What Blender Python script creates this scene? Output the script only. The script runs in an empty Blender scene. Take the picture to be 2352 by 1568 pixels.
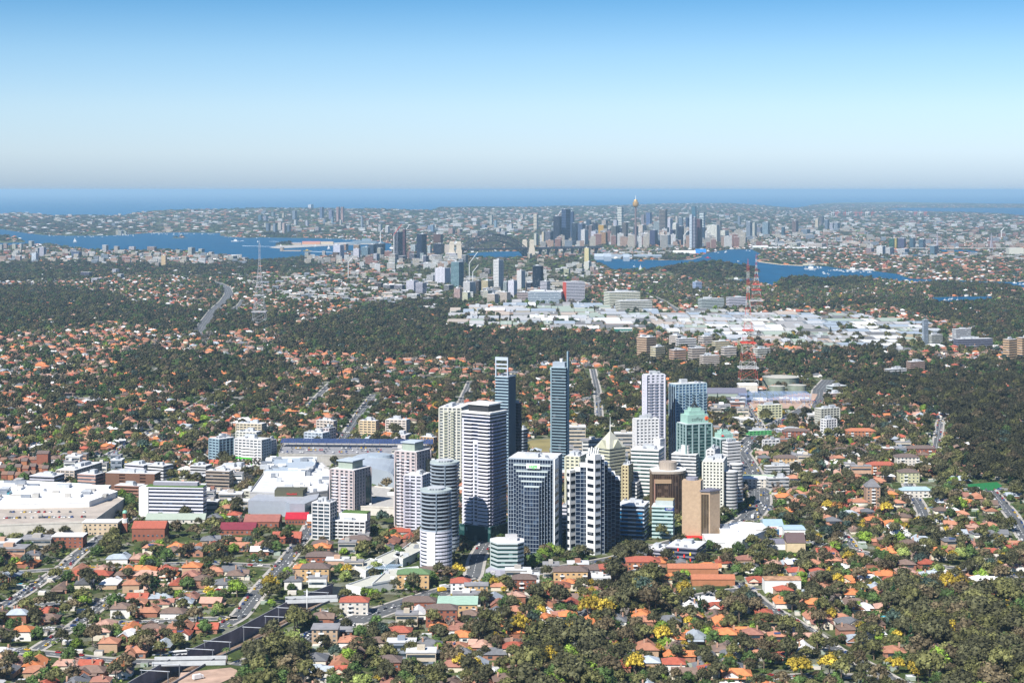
import bpy, math, random
import numpy as np
from mathutils import Vector, geometry
random.seed(7); RNG = np.random.default_rng(7)
S = bpy.context.scene; C = S.collection
# ------------------------------------------------------------------ camera, sky, sun
F = 4180.0; H = 315.0; HU = 1176.0; HV = 436.0; EYE_LIFT = 4.0     # focal length in photo widths/2352, height of the eye
cam = bpy.data.objects.new('camera', bpy.data.cameras.new('camera')); C.objects.link(cam); S.camera = cam
cam.data.sensor_width = 36.0; cam.data.lens = 36.0*F/2352.0
cam.location = (0, 0, H); cam.rotation_euler = (math.pi/2, 0, 0)
cam.data.shift_y = -(784.0-HV)/2352.0
cam.data.clip_start = 5.0; cam.data.clip_end = 900000.0
SUN_EL = math.radians(46); SUN_AZ = math.radians(214)   # azimuth: from +Y clockwise, where the sun stands
sd = Vector((math.sin(SUN_AZ)*math.cos(SUN_EL), math.cos(SUN_AZ)*math.cos(SUN_EL), math.sin(SUN_EL)))
w = bpy.data.worlds.new('World'); S.world = w; w.use_nodes = True
nt = w.node_tree; bg = nt.nodes['Background']
sky = nt.nodes.new('ShaderNodeTexSky'); sky.sky_type = 'NISHITA'; sky.sun_disc = False
sky.sun_elevation = SUN_EL; sky.sun_rotation = SUN_AZ
sky.altitude = 300; sky.air_density = 1.0; sky.dust_density = 0.6; sky.ozone_density = 2.5
# a clear spring sky: deep blue overhead paling to a milky, faintly lilac band at the horizon
tcw = nt.nodes.new('ShaderNodeTexCoord'); sx = nt.nodes.new('ShaderNodeSeparateXYZ'); nt.links.new(tcw.outputs['Generated'], sx.inputs[0])
rp = nt.nodes.new('ShaderNodeValToRGB'); nt.links.new(sx.outputs[2], rp.inputs[0]); er = rp.color_ramp.elements
er[0].position = 0.0; er[0].color = (.80, 1.04, 1.6, 1); er[1].position = .6; er[1].color = (.55, .8, 1.1, 1)
for p_, c_ in ((.008, (.90, 1.12, 1.66, 1)), (.02, (1.02, 1.2, 1.66, 1)), (.045, (1.0, 1.18, 1.52, 1)), (.075, (.77, 1.04, 1.36, 1)), (.105, (.42, .79, 1.14, 1)), (.2, (.4, .7, 1.05, 1))):
    x_ = er.new(p_); x_.color = c_
mw = nt.nodes.new('ShaderNodeMix'); mw.data_type = 'RGBA'; mw.blend_type = 'MULTIPLY'; mw.inputs[0].default_value = 1.0
nt.links.new(sky.outputs[0], mw.inputs[6]); nt.links.new(rp.outputs[0], mw.inputs[7]); nt.links.new(mw.outputs[2], bg.inputs[0]); bg.inputs[1].default_value = 0.056
sun = bpy.data.objects.new('sun', bpy.data.lights.new('sun', 'SUN')); C.objects.link(sun)
sun.data.energy = 5.0; sun.data.angle = math.radians(0.53); sun.data.color = (1.0, 0.95, 0.88)
sun.rotation_euler = (-sd).to_track_quat('-Z', 'Y').to_euler()
S.view_settings.view_transform = 'Standard'; S.view_settings.look = 'None'
S.view_settings.exposure = 0.88; S.view_settings.gamma = 1.0
S.cycles.max_bounces = 4; S.cycles.diffuse_bounces = 2; S.cycles.glossy_bounces = 2; S.cycles.volume_bounces = 0
S.cycles.use_denoising = True

# ------------------------------------------------------------------ helpers
def link(o, parent=None):
    C.objects.link(o)
    if parent: o.parent = parent
    return o
THINGS = []      # (obj, description, u, v) for things whose label says where they stand
def tag(o, label=None, cat=None, group=None, kind=None):
    if label: o['label'] = label
    if cat: o['category'] = cat
    if group: o['group'] = group
    if kind: o['kind'] = kind
    return o
def empty(name, loc, rz=0.0):
    o = bpy.data.objects.new(name, None); o.empty_display_size = 2
    o.location = loc; o.rotation_euler = (0, 0, rz); return link(o)
def W(u, v, z=0.0):
    Y = F*(H-z)/(v-HV); return Vector(((u-HU)*Y/F, Y, z))
def PX(X, Y, z=0.0):
    return HU+F*X/Y, HV+F*(H-z)/Y
def inpoly(u, v, poly):
    r = np.zeros(u.shape, bool); n = len(poly)
    for i in range(n):
        x0, y0 = poly[i]; x1, y1 = poly[(i+1) % n]
        if y0 == y1: continue
        c = ((y0 > v) != (y1 > v)) & (u < (x1-x0)*(v-y0)/(y1-y0)+x0); r ^= c
    return r
def vnoise(x, y, seed=0):
    xi = np.floor(x).astype(np.int64); yi = np.floor(y).astype(np.int64); fx = x-xi; fy = y-yi
    def h(a, b):
        n = (a*374761393+b*668265263+seed*144665) & 0x7fffffff
        n = ((n ^ (n >> 13))*1274126177) & 0x7fffffff
        return ((n ^ (n >> 16)) & 0xffff)/65535.0
    fx = fx*fx*(3-2*fx); fy = fy*fy*(3-2*fy)
    return (h(xi, yi)*(1-fx)+h(xi+1, yi)*fx)*(1-fy)+(h(xi, yi+1)*(1-fx)+h(xi+1, yi+1)*fx)*fy

class MB:
    def __init__(s): s.v = []; s.f = []; s.m = []
    def face(s, pts, m=0):
        n = len(s.v); s.v += [tuple(p) for p in pts]; s.f.append(list(range(n, n+len(pts)))); s.m.append(m); return s
    def prism(s, poly, z0, z1, m=0, mt=None, bottom=False):
        n = len(poly); b = len(s.v)
        s.v += [(p[0], p[1], z0) for p in poly]+[(p[0], p[1], z1) for p in poly]
        for i in range(n):
            j = (i+1) % n; s.f.append([b+i, b+j, b+n+j, b+n+i]); s.m.append(m)
        s.f.append([b+n+i for i in range(n)]); s.m.append(m if mt is None else mt)
        if bottom: s.f.append([b+i for i in range(n)][::-1]); s.m.append(m)
        return s
    def box(s, x0, x1, y0, y1, z0, z1, m=0, mt=None):
        return s.prism([(x0, y0), (x1, y0), (x1, y1), (x0, y1)], z0, z1, m, mt, True)
    def obox(s, c, ax, L, wd, z0, z1, m=0, mt=None):      # box centred at c along unit axis ax
        px, py = -ax[1], ax[0]; a, b = L/2, wd/2
        return s.prism([(c[0]-ax[0]*a-px*b, c[1]-ax[1]*a-py*b), (c[0]+ax[0]*a-px*b, c[1]+ax[1]*a-py*b),
                        (c[0]+ax[0]*a+px*b, c[1]+ax[1]*a+py*b), (c[0]-ax[0]*a+px*b, c[1]-ax[1]*a+py*b)], z0, z1, m, mt, True)
    def tube(s, p0, p1, r, r1=None, n=4, m=0):
        p0 = Vector(p0); p1 = Vector(p1); d = (p1-p0).normalized(); r1 = r if r1 is None else r1
        a = d.orthogonal().normalized(); b = d.cross(a); k = len(s.v)
        for p, q in ((p0, r), (p1, r1)):
            for i in range(n):
                t = 2*math.pi*(i+.5)/n; s.v.append(tuple(p+(a*math.cos(t)+b*math.sin(t))*q))
        for i in range(n):
            j = (i+1) % n; s.f.append([k+i, k+j, k+n+j, k+n+i]); s.m.append(m)
        s.f.append([k+n+i for i in range(n)]); s.m.append(m); s.f.append([k+i for i in range(n)][::-1]); s.m.append(m)
        return s
    def build(s, name, mats, parent=None, smooth=False):
        me = bpy.data.meshes.new(name); me.from_pydata(s.v, [], s.f)
        if not isinstance(mats, (list, tuple)): mats = [mats]
        for m in mats: me.materials.append(m)
        if len(mats) > 1: me.polygons.foreach_set('material_index', s.m)
        if smooth: me.polygons.foreach_set('use_smooth', [True]*len(s.f))
        me.update(); return link(bpy.data.objects.new(name, me), parent)
def npmesh(name, V, Fq, mats, cols=None, mi=None):        # V (n,3), Fq list of index arrays (k,4)/(k,3) all quads or tris
    me = bpy.data.meshes.new(name); tot = sum(f.size for f in Fq); nf = sum(len(f) for f in Fq)
    me.vertices.add(len(V)); me.vertices.foreach_set('co', np.ascontiguousarray(V, np.float32).ravel())
    me.loops.add(tot); me.loops.foreach_set('vertex_index', np.concatenate([f.ravel() for f in Fq]).astype(np.int32))
    me.polygons.add(nf); ln = np.concatenate([np.full(len(f), f.shape[1]) for f in Fq])
    me.polygons.foreach_set('loop_start', np.concatenate([[0], np.cumsum(ln)[:-1]]).astype(np.int32))
    if not isinstance(mats, (list, tuple)): mats = [mats]
    for m in mats: me.materials.append(m)
    if mi is not None: me.polygons.foreach_set('material_index', mi.astype(np.int32))
    if cols is not None:
        a = me.attributes.new('col', 'FLOAT_COLOR', 'FACE'); a.data.foreach_set('color', cols.astype(np.float32).ravel())
    me.update(); me.validate(); return me

# ------------------------------------------------------------------ materials
MC = {}
def nodes(name):
    m = bpy.data.materials.new(name); m.use_nodes = True; t = m.node_tree
    return m, t, t.nodes['Principled BSDF']
def N(t, typ, **kw):
    n = t.nodes.new(typ)
    for k, v in kw.items():
        if k in n.inputs.keys(): n.inputs[k].default_value = v
        else: setattr(n, k, v)
    return n
def noisemul(t, colsock, scale, lo, hi, detail=3, coord='Object'):
    tc = N(t, 'ShaderNodeTexCoord'); nz = N(t, 'ShaderNodeTexNoise', Scale=scale, Detail=detail)
    t.links.new(tc.outputs[coord], nz.inputs['Vector'])
    mr = N(t, 'ShaderNodeMapRange'); mr.inputs[1].default_value = .3; mr.inputs[2].default_value = .7
    mr.inputs[3].default_value = lo; mr.inputs[4].default_value = hi; t.links.new(nz.outputs[0], mr.inputs[0])
    mx = N(t, 'ShaderNodeVectorMath', operation='SCALE'); t.links.new(colsock, mx.inputs[0]); t.links.new(mr.outputs[0], mx.inputs['Scale'])
    return mx.outputs[0]
def M(name, col, rough=.7, metal=0.0, var=.12, scale=.25, spec=.3):
    if name in MC: return MC[name]
    m, t, b = nodes(name); rgb = N(t, 'ShaderNodeRGB'); rgb.outputs[0].default_value = (*col, 1)
    t.links.new(noisemul(t, rgb.outputs[0], scale, 1-var, 1+var), b.inputs['Base Color'])
    b.inputs['Roughness'].default_value = rough; b.inputs['Metallic'].default_value = metal
    b.inputs['Specular IOR Level'].default_value = spec; MC[name] = m; return m
def GL(name, col, col2=None, rough=.15, cell=3.2, frac=.2):
    """window glass: every cell a little different (blinds, curtains)"""
    if name in MC: return MC[name]
    m, t, b = nodes(name); tc = N(t, 'ShaderNodeTexCoord')
    vo = N(t, 'ShaderNodeTexVoronoi', Scale=1.0/cell, Randomness=.15); t.links.new(tc.outputs['Object'], vo.inputs['Vector'])
    sp = N(t, 'ShaderNodeSeparateColor'); t.links.new(vo.outputs['Color'], sp.inputs[0])
    mr = N(t, 'ShaderNodeMapRange'); mr.inputs[1].default_value = 1-frac; mr.inputs[2].default_value = 1.0; t.links.new(sp.outputs[0], mr.inputs[0])
    mx = N(t, 'ShaderNodeMix', data_type='RGBA'); c2 = col2 or tuple(min(1, c*2.5+.12) for c in col)
    mx.inputs[6].default_value = (*col, 1); mx.inputs[7].default_value = (*c2, 1); t.links.new(mr.outputs[0], mx.inputs[0])
    t.links.new(mx.outputs[2], b.inputs['Base Color']); b.inputs['Roughness'].default_value = rough
    b.inputs['Specular IOR Level'].default_value = .4; MC[name] = m; return m
def OC(name, rough=.75, var=.15, scale=.4, spec=.25):
    """colour from the object's own colour setting"""
    m, t, b = nodes(name); oi = N(t, 'ShaderNodeObjectInfo')
    t.links.new(noisemul(t, oi.outputs['Color'], scale, 1-var, 1+var), b.inputs['Base Color'])
    b.inputs['Roughness'].default_value = rough; b.inputs['Specular IOR Level'].default_value = spec; return m
def AC(name, rough=.8, spec=.2):
    m, t, b = nodes(name); at = N(t, 'ShaderNodeAttribute', attribute_name='col')
    t.links.new(at.outputs['Color'], b.inputs['Base Color']); b.inputs['Roughness'].default_value = rough
    b.inputs['Specular IOR Level'].default_value = spec; return m
def LEAF(name):
    m, t, b = nodes(name); at = N(t, 'ShaderNodeAttribute', attribute_name='tcol', attribute_type='INSTANCER')
    cl = N(t, 'ShaderNodeAttribute', attribute_name='cl')
    mx = N(t, 'ShaderNodeVectorMath', operation='SCALE'); t.links.new(at.outputs['Color'], mx.inputs[0]); t.links.new(cl.outputs['Fac'], mx.inputs['Scale'])
    t.links.new(mx.outputs[0], b.inputs['Base Color']); b.inputs['Roughness'].default_value = .65
    b.inputs['Specular IOR Level'].default_value = .15; return m
m_leaf = LEAF('foliage'); m_bark = M('bark', (.16, .12, .09), .9)
m_roof = OC('roof_tiles'); m_wall = OC('painted_wall', .8, .06); m_body = OC('car_paint', .3, .02, 1, .5)
m_att = AC('town_fabric')
m_glass = GL('window_glass', (.03, .045, .06)); m_dark = M('dark_metal', (.03, .032, .035), .5)
m_white = M('white_render', (.62, .63, .62), .7, var=.05); m_conc = M('concrete', (.33, .32, .3), .85)
m_asph = M('asphalt', (.085, .09, .095), .9, var=.18, scale=.08); m_line = M('road_paint', (.75, .75, .72), .7)
m_path = M('footpath', (.33, .31, .28), .9, var=.2); m_steel = M('grey_steel', (.25, .27, .3), .45, .4)

# ground: lawns, bare soil, paving and garden beds at several scales
def ground_mat():
    m, t, b = nodes('suburb_ground'); tc = N(t, 'ShaderNodeTexCoord')
    n1 = N(t, 'ShaderNodeTexNoise', Scale=.05, Detail=6); t.links.new(tc.outputs['Object'], n1.inputs['Vector'])
    n2 = N(t, 'ShaderNodeTexVoronoi', Scale=.085); t.links.new(tc.outputs['Object'], n2.inputs['Vector'])
    r1 = N(t, 'ShaderNodeValToRGB'); e = r1.color_ramp.elements; e[0].position = .3; e[1].position = .72
    e[0].color = (.025, .038, .013, 1); e[1].color = (.13, .13, .055, 1); x = e.new(.5); x.color = (.055, .078, .024, 1)
    r2 = N(t, 'ShaderNodeValToRGB'); e = r2.color_ramp.elements; r2.color_ramp.interpolation = 'CONSTANT'
    e[0].position = 0; e[0].color = (.04, .055, .02, 1); e[1].position = .45; e[1].color = (.09, .1, .045, 1)
    for p, c in ((.62, (.2, .19, .17, 1)), (.76, (.13, .11, .08, 1)), (.88, (.26, .25, .23, 1))):
        x = e.new(p); x.color = c
    sp = N(t, 'ShaderNodeSeparateColor'); t.links.new(n2.outputs['Color'], sp.inputs[0]); t.links.new(sp.outputs[0], r2.inputs[0])
    t.links.new(n1.outputs[0], r1.inputs[0]); mx = N(t, 'ShaderNodeMix', data_type='RGBA'); mx.inputs[0].default_value = .45
    t.links.new(r1.outputs[0], mx.inputs[6]); t.links.new(r2.outputs[0], mx.inputs[7])
    t.links.new(noisemul(t, mx.outputs[2], .6, .7, 1.3, 4), b.inputs['Base Color']); b.inputs['Roughness'].default_value = .95
    b.inputs['Specular IOR Level'].default_value = .05; return m
m_ground = ground_mat()
def water_mat(name, col, rough):
    m, t, b = nodes(name); tc = N(t, 'ShaderNodeTexCoord')
    rgb = N(t, 'ShaderNodeRGB'); rgb.outputs[0].default_value = (*col, 1)
    mp = N(t, 'ShaderNodeMapping'); mp.inputs['Scale'].default_value = (1, .35, 1); t.links.new(tc.outputs['Object'], mp.inputs[0])
    nz = N(t, 'ShaderNodeTexNoise', Scale=.012, Detail=8, Roughness=.65); t.links.new(mp.outputs[0], nz.inputs['Vector'])
    mr = N(t, 'ShaderNodeMapRange'); mr.inputs[1].default_value = .3; mr.inputs[2].default_value = .7; mr.inputs[3].default_value = .8; mr.inputs[4].default_value = 1.2
    t.links.new(nz.outputs[0], mr.inputs[0]); mx = N(t, 'ShaderNodeVectorMath', operation='SCALE')
    t.links.new(rgb.outputs[0], mx.inputs[0]); t.links.new(mr.outputs[0], mx.inputs['Scale']); t.links.new(mx.outputs[0], b.inputs['Base Color'])
    b.inputs['Roughness'].default_value = rough; b.inputs['Specular IOR Level'].default_value = .12
    bp = N(t, 'ShaderNodeBump', Strength=.5, Distance=2.0); n2 = N(t, 'ShaderNodeTexNoise', Scale=.15, Detail=4)
    t.links.new(tc.outputs['Object'], n2.inputs['Vector']); t.links.new(n2.outputs[0], bp.inputs['Height']); t.links.new(bp.outputs[0], b.inputs['Normal'])
    return m
m_water = water_mat('harbour_water', (.003, .062, .135), .5); m_ocean = water_mat('ocean_water', (.004, .088, .19), .6)

# ------------------------------------------------------------------ the lie of the land (photo coordinates 2352 x 1568)
CREST = [(-400, 489, 55), (0, 491, 55), (57, 488, 60), (125, 497, 40), (287, 496, 40), (310, 491, 60), (365, 485, 80), (506, 482, 90), (640, 480, 90),
         (865, 481, 80), (994, 482, 70), (1020, 476, 75), (1270, 475, 60), (1340, 475, 55), (1530, 468, 60), (1680, 468, 55), (1750, 473, 30), (1830, 479, 12),
         (1875, 470, 10), (1890, 466, 35), (2050, 464, 40), (2200, 466, 35), (2352, 469, 25), (2800, 470, 25)]
cu = np.array([c[0] for c in CREST], float); cv = np.array([c[1] for c in CREST], float); ch = np.array([c[2] for c in CREST], float)
BUMPS = [(1690, 624, 70, 24), (1640, 622, 100, 30), (1588, 624, 100, 24), (1545, 630, 80, 16), (1660, 636, 100, 18), (1850, 660, 85, 27), (0, 556, 115, 38), (1965, 650, 90, 12), (2300, 672, 70, 12), (2180, 668, 120, 10), (415, 547, 28, 12), (655, 563, 45, 14)]
BW = [(W(u, v).x, W(u, v).y, r, h) for u, v, r, h in BUMPS]
def terrain(X, Y):
    X = np.asarray(X, float); Y = np.asarray(Y, float)
    u = HU+F*X/np.maximum(Y, 1); v = np.interp(u, cu, cv); hc = np.interp(u, cu, ch); yc = F*(H-hc)/(v-HV)
    y0 = np.where(u > 1830, yc*.86, np.where(u < 900, F*H/(np.interp(u, [-60, 0, 64, 101, 236, 324, 348, 506, 516, 570, 900], [522, 525, 535, 539, 541, 536.5, 533.5, 534.5, 543, 546, 552])-HV)+120, np.where(u < 1700, 12500., 15000.)))
    t = np.clip((Y-y0)/(yc-y0), 0, 1); z = hc*t**.8*(.82+.36*vnoise(X/900, Y/1100, 3))
    z = np.where(Y > yc, hc*(1-(Y-yc)/500.0), z)
    z = np.where(Y > yc+500, -12, np.maximum(z, np.where(Y > yc, -12, 0)))
    for bx, by, r, h in BW:
        d = ((X-bx)/(r*1.2))**2+((Y-by)/(r*1.5))**2
        z = np.where(d < 1, np.maximum(z, h*np.clip(1-d, 0, 1)**.75*(.85+.3*vnoise(X/90, Y/110, 9))), z)
    return z
def TZ(x, y): return float(terrain(x, y))
# ------------------------------------------------------------------ ground, water, rail cutting, roads
TRENCH_L = [W(240, 1608), W(305, 1566), W(403, 1511), W(536, 1452), W(663, 1384), W(764, 1345)]
TL = [(p.x, p.y) for p in TRENCH_L]
def offs(line, d):
    out = []
    for i, p in enumerate(line):
        a = Vector(line[max(i-1, 0)]); b = Vector(line[min(i+1, len(line)-1)]); t = (b-a).normalized()
        out.append((p[0]+t.y*d, p[1]-t.x*d))
    return out
TR = offs(TL, 27.0); TZ0 = -9.0
def structure(name, mb, m, smooth=False):
    o = mb.build(name, m, None, smooth); o['kind'] = 'structure'; return o
hole = TL+TR[::-1]
outer = [(-1500, -600), (1500, -600), (1700, 3000), (-1700, 3000)]
pts3 = [[Vector((x, y, 0)) for x, y in outer], [Vector((x, y, 0)) for x, y in hole]]
tri = geometry.tessellate_polygon(pts3); allp = outer+hole
mb = MB(); mb.v = [(x, y, 0.0) for x, y in allp]
for t in tri:
    a, b, c = (Vector(allp[i]) for i in t); cr = (b-a).cross(c-a)
    mb.f.append(list(t) if cr > 0 else list(t)[::-1]); mb.m.append(0)
structure('ground', mb, m_ground)
# rolling country from three kilometres out to the coast
us = np.linspace(-500, 2850, 241); Ys = np.concatenate([np.linspace(3000, 12000, 110), np.linspace(12150, 42500, 150)])
UU, YY = np.meshgrid(us, Ys); XX = (UU-HU)*YY/F
XX[0, 0] = min(XX[0, 0], -1700); XX[0, -1] = max(XX[0, -1], 1700)
ZZ = terrain(XX, YY); nr, nc = XX.shape; idx = np.arange(nr*nc).reshape(nr, nc)
q = np.stack([idx[:-1, :-1], idx[:-1, 1:], idx[1:, 1:], idx[1:, :-1]], -1).reshape(-1, 4)
me = npmesh('far_terrain', np.stack([XX, YY, ZZ], -1).reshape(-1, 3), [q], m_ground)
me.polygons.foreach_set('use_smooth', [True]*len(q)); o = link(bpy.data.objects.new('terrain', me)); o['kind'] = 'structure'

LAND_W = [
 ('harbour_water', [(-60, 523), (0, 526), (64, 536), (101, 540), (150, 541.5), (236, 541.5), (324, 537), (348, 534.5), (420, 534), (506, 535.5), (516, 543.5), (570, 546.8), (600, 545), (640, 541),
   (700, 541.5), (760, 545), (800, 550), (850, 552), (900, 560), (900, 580), (840, 578), (790, 581), (762, 588), (720, 592), (688, 590), (655, 596), (620, 598), (590, 598), (545, 593), (520, 588), (470, 583),
   (430, 578), (390, 574), (330, 576), (250, 577), (200, 573), (160, 569), (110, 562), (57, 562), (-60, 575)]),
 ('harbour_water', [(1060, 584), (1110, 579), (1160, 577.5), (1203, 577.5), (1212, 592), (1150, 594), (1085, 592)]),
 ('harbour_water', [(1352, 597), (1372, 593), (1466, 596.5), (1557, 598), (1585, 595), (1605, 589), (1625, 581), (1640, 578), (1679, 572.6), (1725, 572.6), (1746, 582), (1742, 601), (1795, 608), (1844, 610), (1900, 611.5),
   (1928, 617), (1966, 619.5), (1990, 620), (2020, 624), (2060, 629), (2090, 640), (2194, 644), (2270, 647), (2352, 648), (2420, 650), (2420, 690), (2352, 676), (2337, 664), (2310, 657), (2264, 655), (2194, 652),
   (2103, 649), (2045, 646), (2000, 640), (1985, 648), (1955, 655), (1925, 656), (1907, 659), (1850, 664), (1790, 660), (1765, 657), (1735, 648), (1700, 652), (1670, 649), (1655, 640), (1560, 612), (1520, 618), (1466, 621), (1422, 622.5), (1399, 618), (1376, 606)]),
 ('harbour_water', [(2128, 688), (2142, 683), (2200, 681.5), (2275, 680.5), (2290, 686), (2270, 694), (2200, 698), (2150, 699)]),
 ('harbour_water', [(2120, 575.5), (2160, 573.5), (2215, 574), (2262, 579), (2240, 582), (2150, 579)]),
 ('harbour_water', [(2064, 588), (2110, 584.5), (2190, 583), (2176, 587), (2100, 590)]),
 ('bay_water', [(2020, 481), (2080, 477.5), (2352, 477.5), (2700, 477.5), (2700, 500), (2352, 497), (2290, 490.5), (2200, 488), (2100, 486)])]
for nm, poly in LAND_W:
    ps = [W(u, v, .5) for u, v in poly]; mb = MB(); mb.v = [tuple(p) for p in ps]
    for t in geometry.tessellate_polygon([ps]):
        a, b, c = (ps[i].xy for i in t); mb.f.append(list(t) if (b-a).cross(c-a) > 0 else list(t)[::-1]); mb.m.append(0)
    structure(nm, mb, m_water)
mb = MB(); xs = np.linspace(-700, 3000, 60); yc = F*(H-np.interp(xs, cu, ch))/(np.interp(xs, cu, cv)-HV)+200
for i in range(59):
    mb.face([((xs[i]-HU)*yc[i]/F, yc[i], .3), ((xs[i+1]-HU)*yc[i+1]/F, yc[i+1], .3), ((xs[i+1]-HU)*260000/F, 260000, .3), ((xs[i]-HU)*260000/F, 260000, .3)])
structure('ocean', mb, m_ocean)

# rail cutting: floor, retaining walls, ballast and rails
m_wallconc = M('stained_concrete', (.2, .2, .22), .9, var=.25, scale=.1); m_ballast = M('ballast', (.2, .14, .1), .95, var=.3, scale=1.5)
mb = MB()
for i in range(len(TL)-1):
    a, b, c, d = TL[i], TL[i+1], TR[i+1], TR[i]
    mb.face([(*a, TZ0), (*d, TZ0), (*c, TZ0), (*b, TZ0)])
structure('rail_cutting_floor', mb, m_ballast)
mb = MB()
for ln, s in ((TL, 1), (TR, -1)):
    for i in range(len(ln)-1):
        a, b = ln[i], ln[i+1]; f = [(*a, TZ0), (*b, TZ0), (*b, 1.6), (*a, 1.6)]; mb.face(f if s < 0 else f[::-1])
        o2 = offs(ln, -.6*s); mb.face([(*a, 1.6), (*b, 1.6), (*o2[i+1], 1.6), (*o2[i], 1.6)]); mb.face([(*o2[i], 0), (*o2[i+1], 0), (*o2[i+1], 1.6), (*o2[i], 1.6)])
o = mb.build('retaining_wall', m_wallconc); tag(o, 'long stained concrete retaining wall lining both sides of the rail cutting', 'wall')
rl = MB()
for k in (6.5, 12, 17.5):
    for g in (-.75, .75):
        ln = offs(TL, k+g)
        for i in range(len(ln)-1):
            a = Vector(ln[i]); b = Vector(ln[i+1]); rl.obox((a+b)/2, (b-a).normalized(), (b-a).length, .35, TZ0, TZ0+.3)
o = rl.build('railway_track', M('rusty_rail', (.16, .09, .06), .6)); tag(o, 'three rusty railway tracks running along the floor of the deep cutting', 'railway track')

ROADS = []   # (world polyline, half width)
def roadline(px, wd, name='road', dash=True, path=True, z=.12, jit=0):
    P = [W(u, v) for u, v in px]; P = [(p.x, p.y) for p in P]
    return roadw(P, wd, name, dash, path, z)
road_mb = MB(); kerb_mb = MB(); line_mb = MB()
def roadw(P, wd, name='road', dash=True, path=True, z=.12):
    # smooth the corners
    Q = [P[0]]
    for i in range(1, len(P)-1):
        a, b, c = Vector(P[i-1]), Vector(P[i]), Vector(P[i+1]); k = min(.35, 14/max((b-a).length, 1)); k2 = min(.35, 14/max((c-b).length, 1))
        Q += [tuple(b+(a-b)*k), tuple(b+((a-b)*k+(c-b)*k2)*.28), tuple(b+(c-b)*k2)]
    Q.append(P[-1]); P = Q
    zz = z+.02*(len(ROADS) % 9); ROADS.append((P, wd/2))
    L = offs(P, -wd/2); R = offs(P, wd/2)
    for i in range(len(P)-1): road_mb.face([(*L[i], zz), (*R[i], zz), (*R[i+1], zz), (*L[i+1], zz)])
    if path:
        for s in (-1, 1):
            a = offs(P, s*(wd/2)); b = offs(P, s*(wd/2+2.6)); 
            for i in range(len(P)-1):
                f = [(*a[i], zz+.14), (*b[i], zz+.14), (*b[i+1], zz+.14), (*a[i+1], zz+.14)]; kerb_mb.face(f if s > 0 else f[::-1])
                kerb_mb.face([(*a[i], zz-.05), (*a[i+1], zz-.05), (*a[i+1], zz+.14), (*a[i], zz+.14)])
    if dash:
        for i in range(len(P)-1):
            a = Vector(P[i]); b = Vector(P[i+1]); d = b-a; n = int(d.length/9); t = d.normalized() if d.length else d
            for k in range(n):
                line_mb.obox(a+t*(k*9+4), t, 4.5 if wd < 14 else 3.5, .35, zz+.01, zz+.03)
                if wd >= 14:
                    for s in (-wd/4, wd/4): line_mb.obox(a+t*(k*9+4)+Vector((t.y, -t.x))*s, t, 3, .3, zz+.01, zz+.03)
    return P
HWY = roadline([(560, 1530), (640, 1497), (700, 1470), (770, 1442), (850, 1412), (933, 1384), (1063, 1345), (1140, 1327), (1230, 1312), (1330, 1300), (1430, 1282), (1530, 1252), (1620, 1228), (1680, 1213), (1722, 1190), (1745, 1158), (1744, 1120), (1722, 1075), (1700, 1040)], 21)
RAILRD = roadline([(505, 1440), (548, 1418), (600, 1350), (655, 1290), (705, 1225), (720, 1195)], 11)
roadline([(762, 1050), (798, 995), (830, 945), (850, 920), (862, 905)], 12)
roadline([(700, 945), (735, 905), (760, 880)], 8)
roadline([(445, 1000), (520, 945), (560, 915)], 8)
SHADE = roadline([(1063, 1345), (1086, 1325), (1096, 1280), (1118, 1245), (1180, 1215)], 12)
HW2 = roadline([(1700, 1040), (1738, 1000), (1790, 972), (1850, 940), (1880, 915), (1884, 895), (1905, 872)], 22)
roadline([(1740, 1350), (1667, 1357), (1640, 1362), (1560, 1375)], 9); 
DIAG = roadline([(1695, 1338), (1755, 1389), (1811, 1421), (1871, 1457), (1931, 1501), (1971, 1517), (2043, 1557), (2100, 1590)], 9)
roadline([(1740, 1556), (1830, 1552), (1920, 1550), (2010, 1556), (2100, 1575)], 8)
UPR = roadline([(2085, 1110), (2098, 1138), (2115, 1165), (2128, 1200)], 10)
FARR = roadline([(2270, 1120), (2310, 1165), (2330, 1190), (2352, 1232), (2380, 1270)], 11)
roadline([(2085, 1130), (2160, 1125), (2270, 1122), (2400, 1128)], 8)
roadline([(1923, 1217), (1950, 1240), (1970, 1268)], 7)
roadline([(1740, 1195), (1810, 1236), (1880, 1248), (1960, 1262), (2040, 1285), (2160, 1300), (2352, 1325)], 8)
roadline([(2148, 1040), (2155, 1000), (2160, 965), (2200, 955)], 8)
roadline([(1500, 895), (1400, 900), (1330, 920), (1250, 935)], 8)
PAR = roadline([(0, 1492), (110, 1500), (240, 1516), (330, 1520), (372, 1519)], 9)
roadline([(0, 1400), (120, 1385), (240, 1378), (330, 1370), (430, 1362), (530, 1355), (600, 1350)], 8)
roadline([(0, 1455), (150, 1442), (300, 1430), (420, 1424), (545, 1418)], 8)
roadline([(0, 1316), (150, 1306), (330, 1296), (480, 1292), (640, 1300)], 8)
roadline([(120, 1330), (175, 1275), (260, 1215), (330, 1165)], 10)
FREE = roadline([(455, 765), (470, 742), (492, 712), (515, 692), (526, 675), (520, 660), (500, 650), (468, 643)], 25)
roadline([(1560, 715), (1520, 690), (1480, 672)], 14); roadline([(530, 715), (552, 700), (560, 688)], 14)
roadline([(1265, 1045), (1420, 1040)], 5, dash=False)
for x, y0, y1 in ((-395, 1280, 1560), (-330, 1220, 1420), (-560, 1560, 2050), (-690, 1750, 2300), (-820, 2250, 3000), (-480, 2150, 2900), (-90, 2350, 3000), (-640, 2700, 3300), (330, 2400, 2900), (120, 2500, 3200)):
    roadw([(x, y0), (x+14, (y0+y1)/2), (x+22, y1)], 8)
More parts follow.
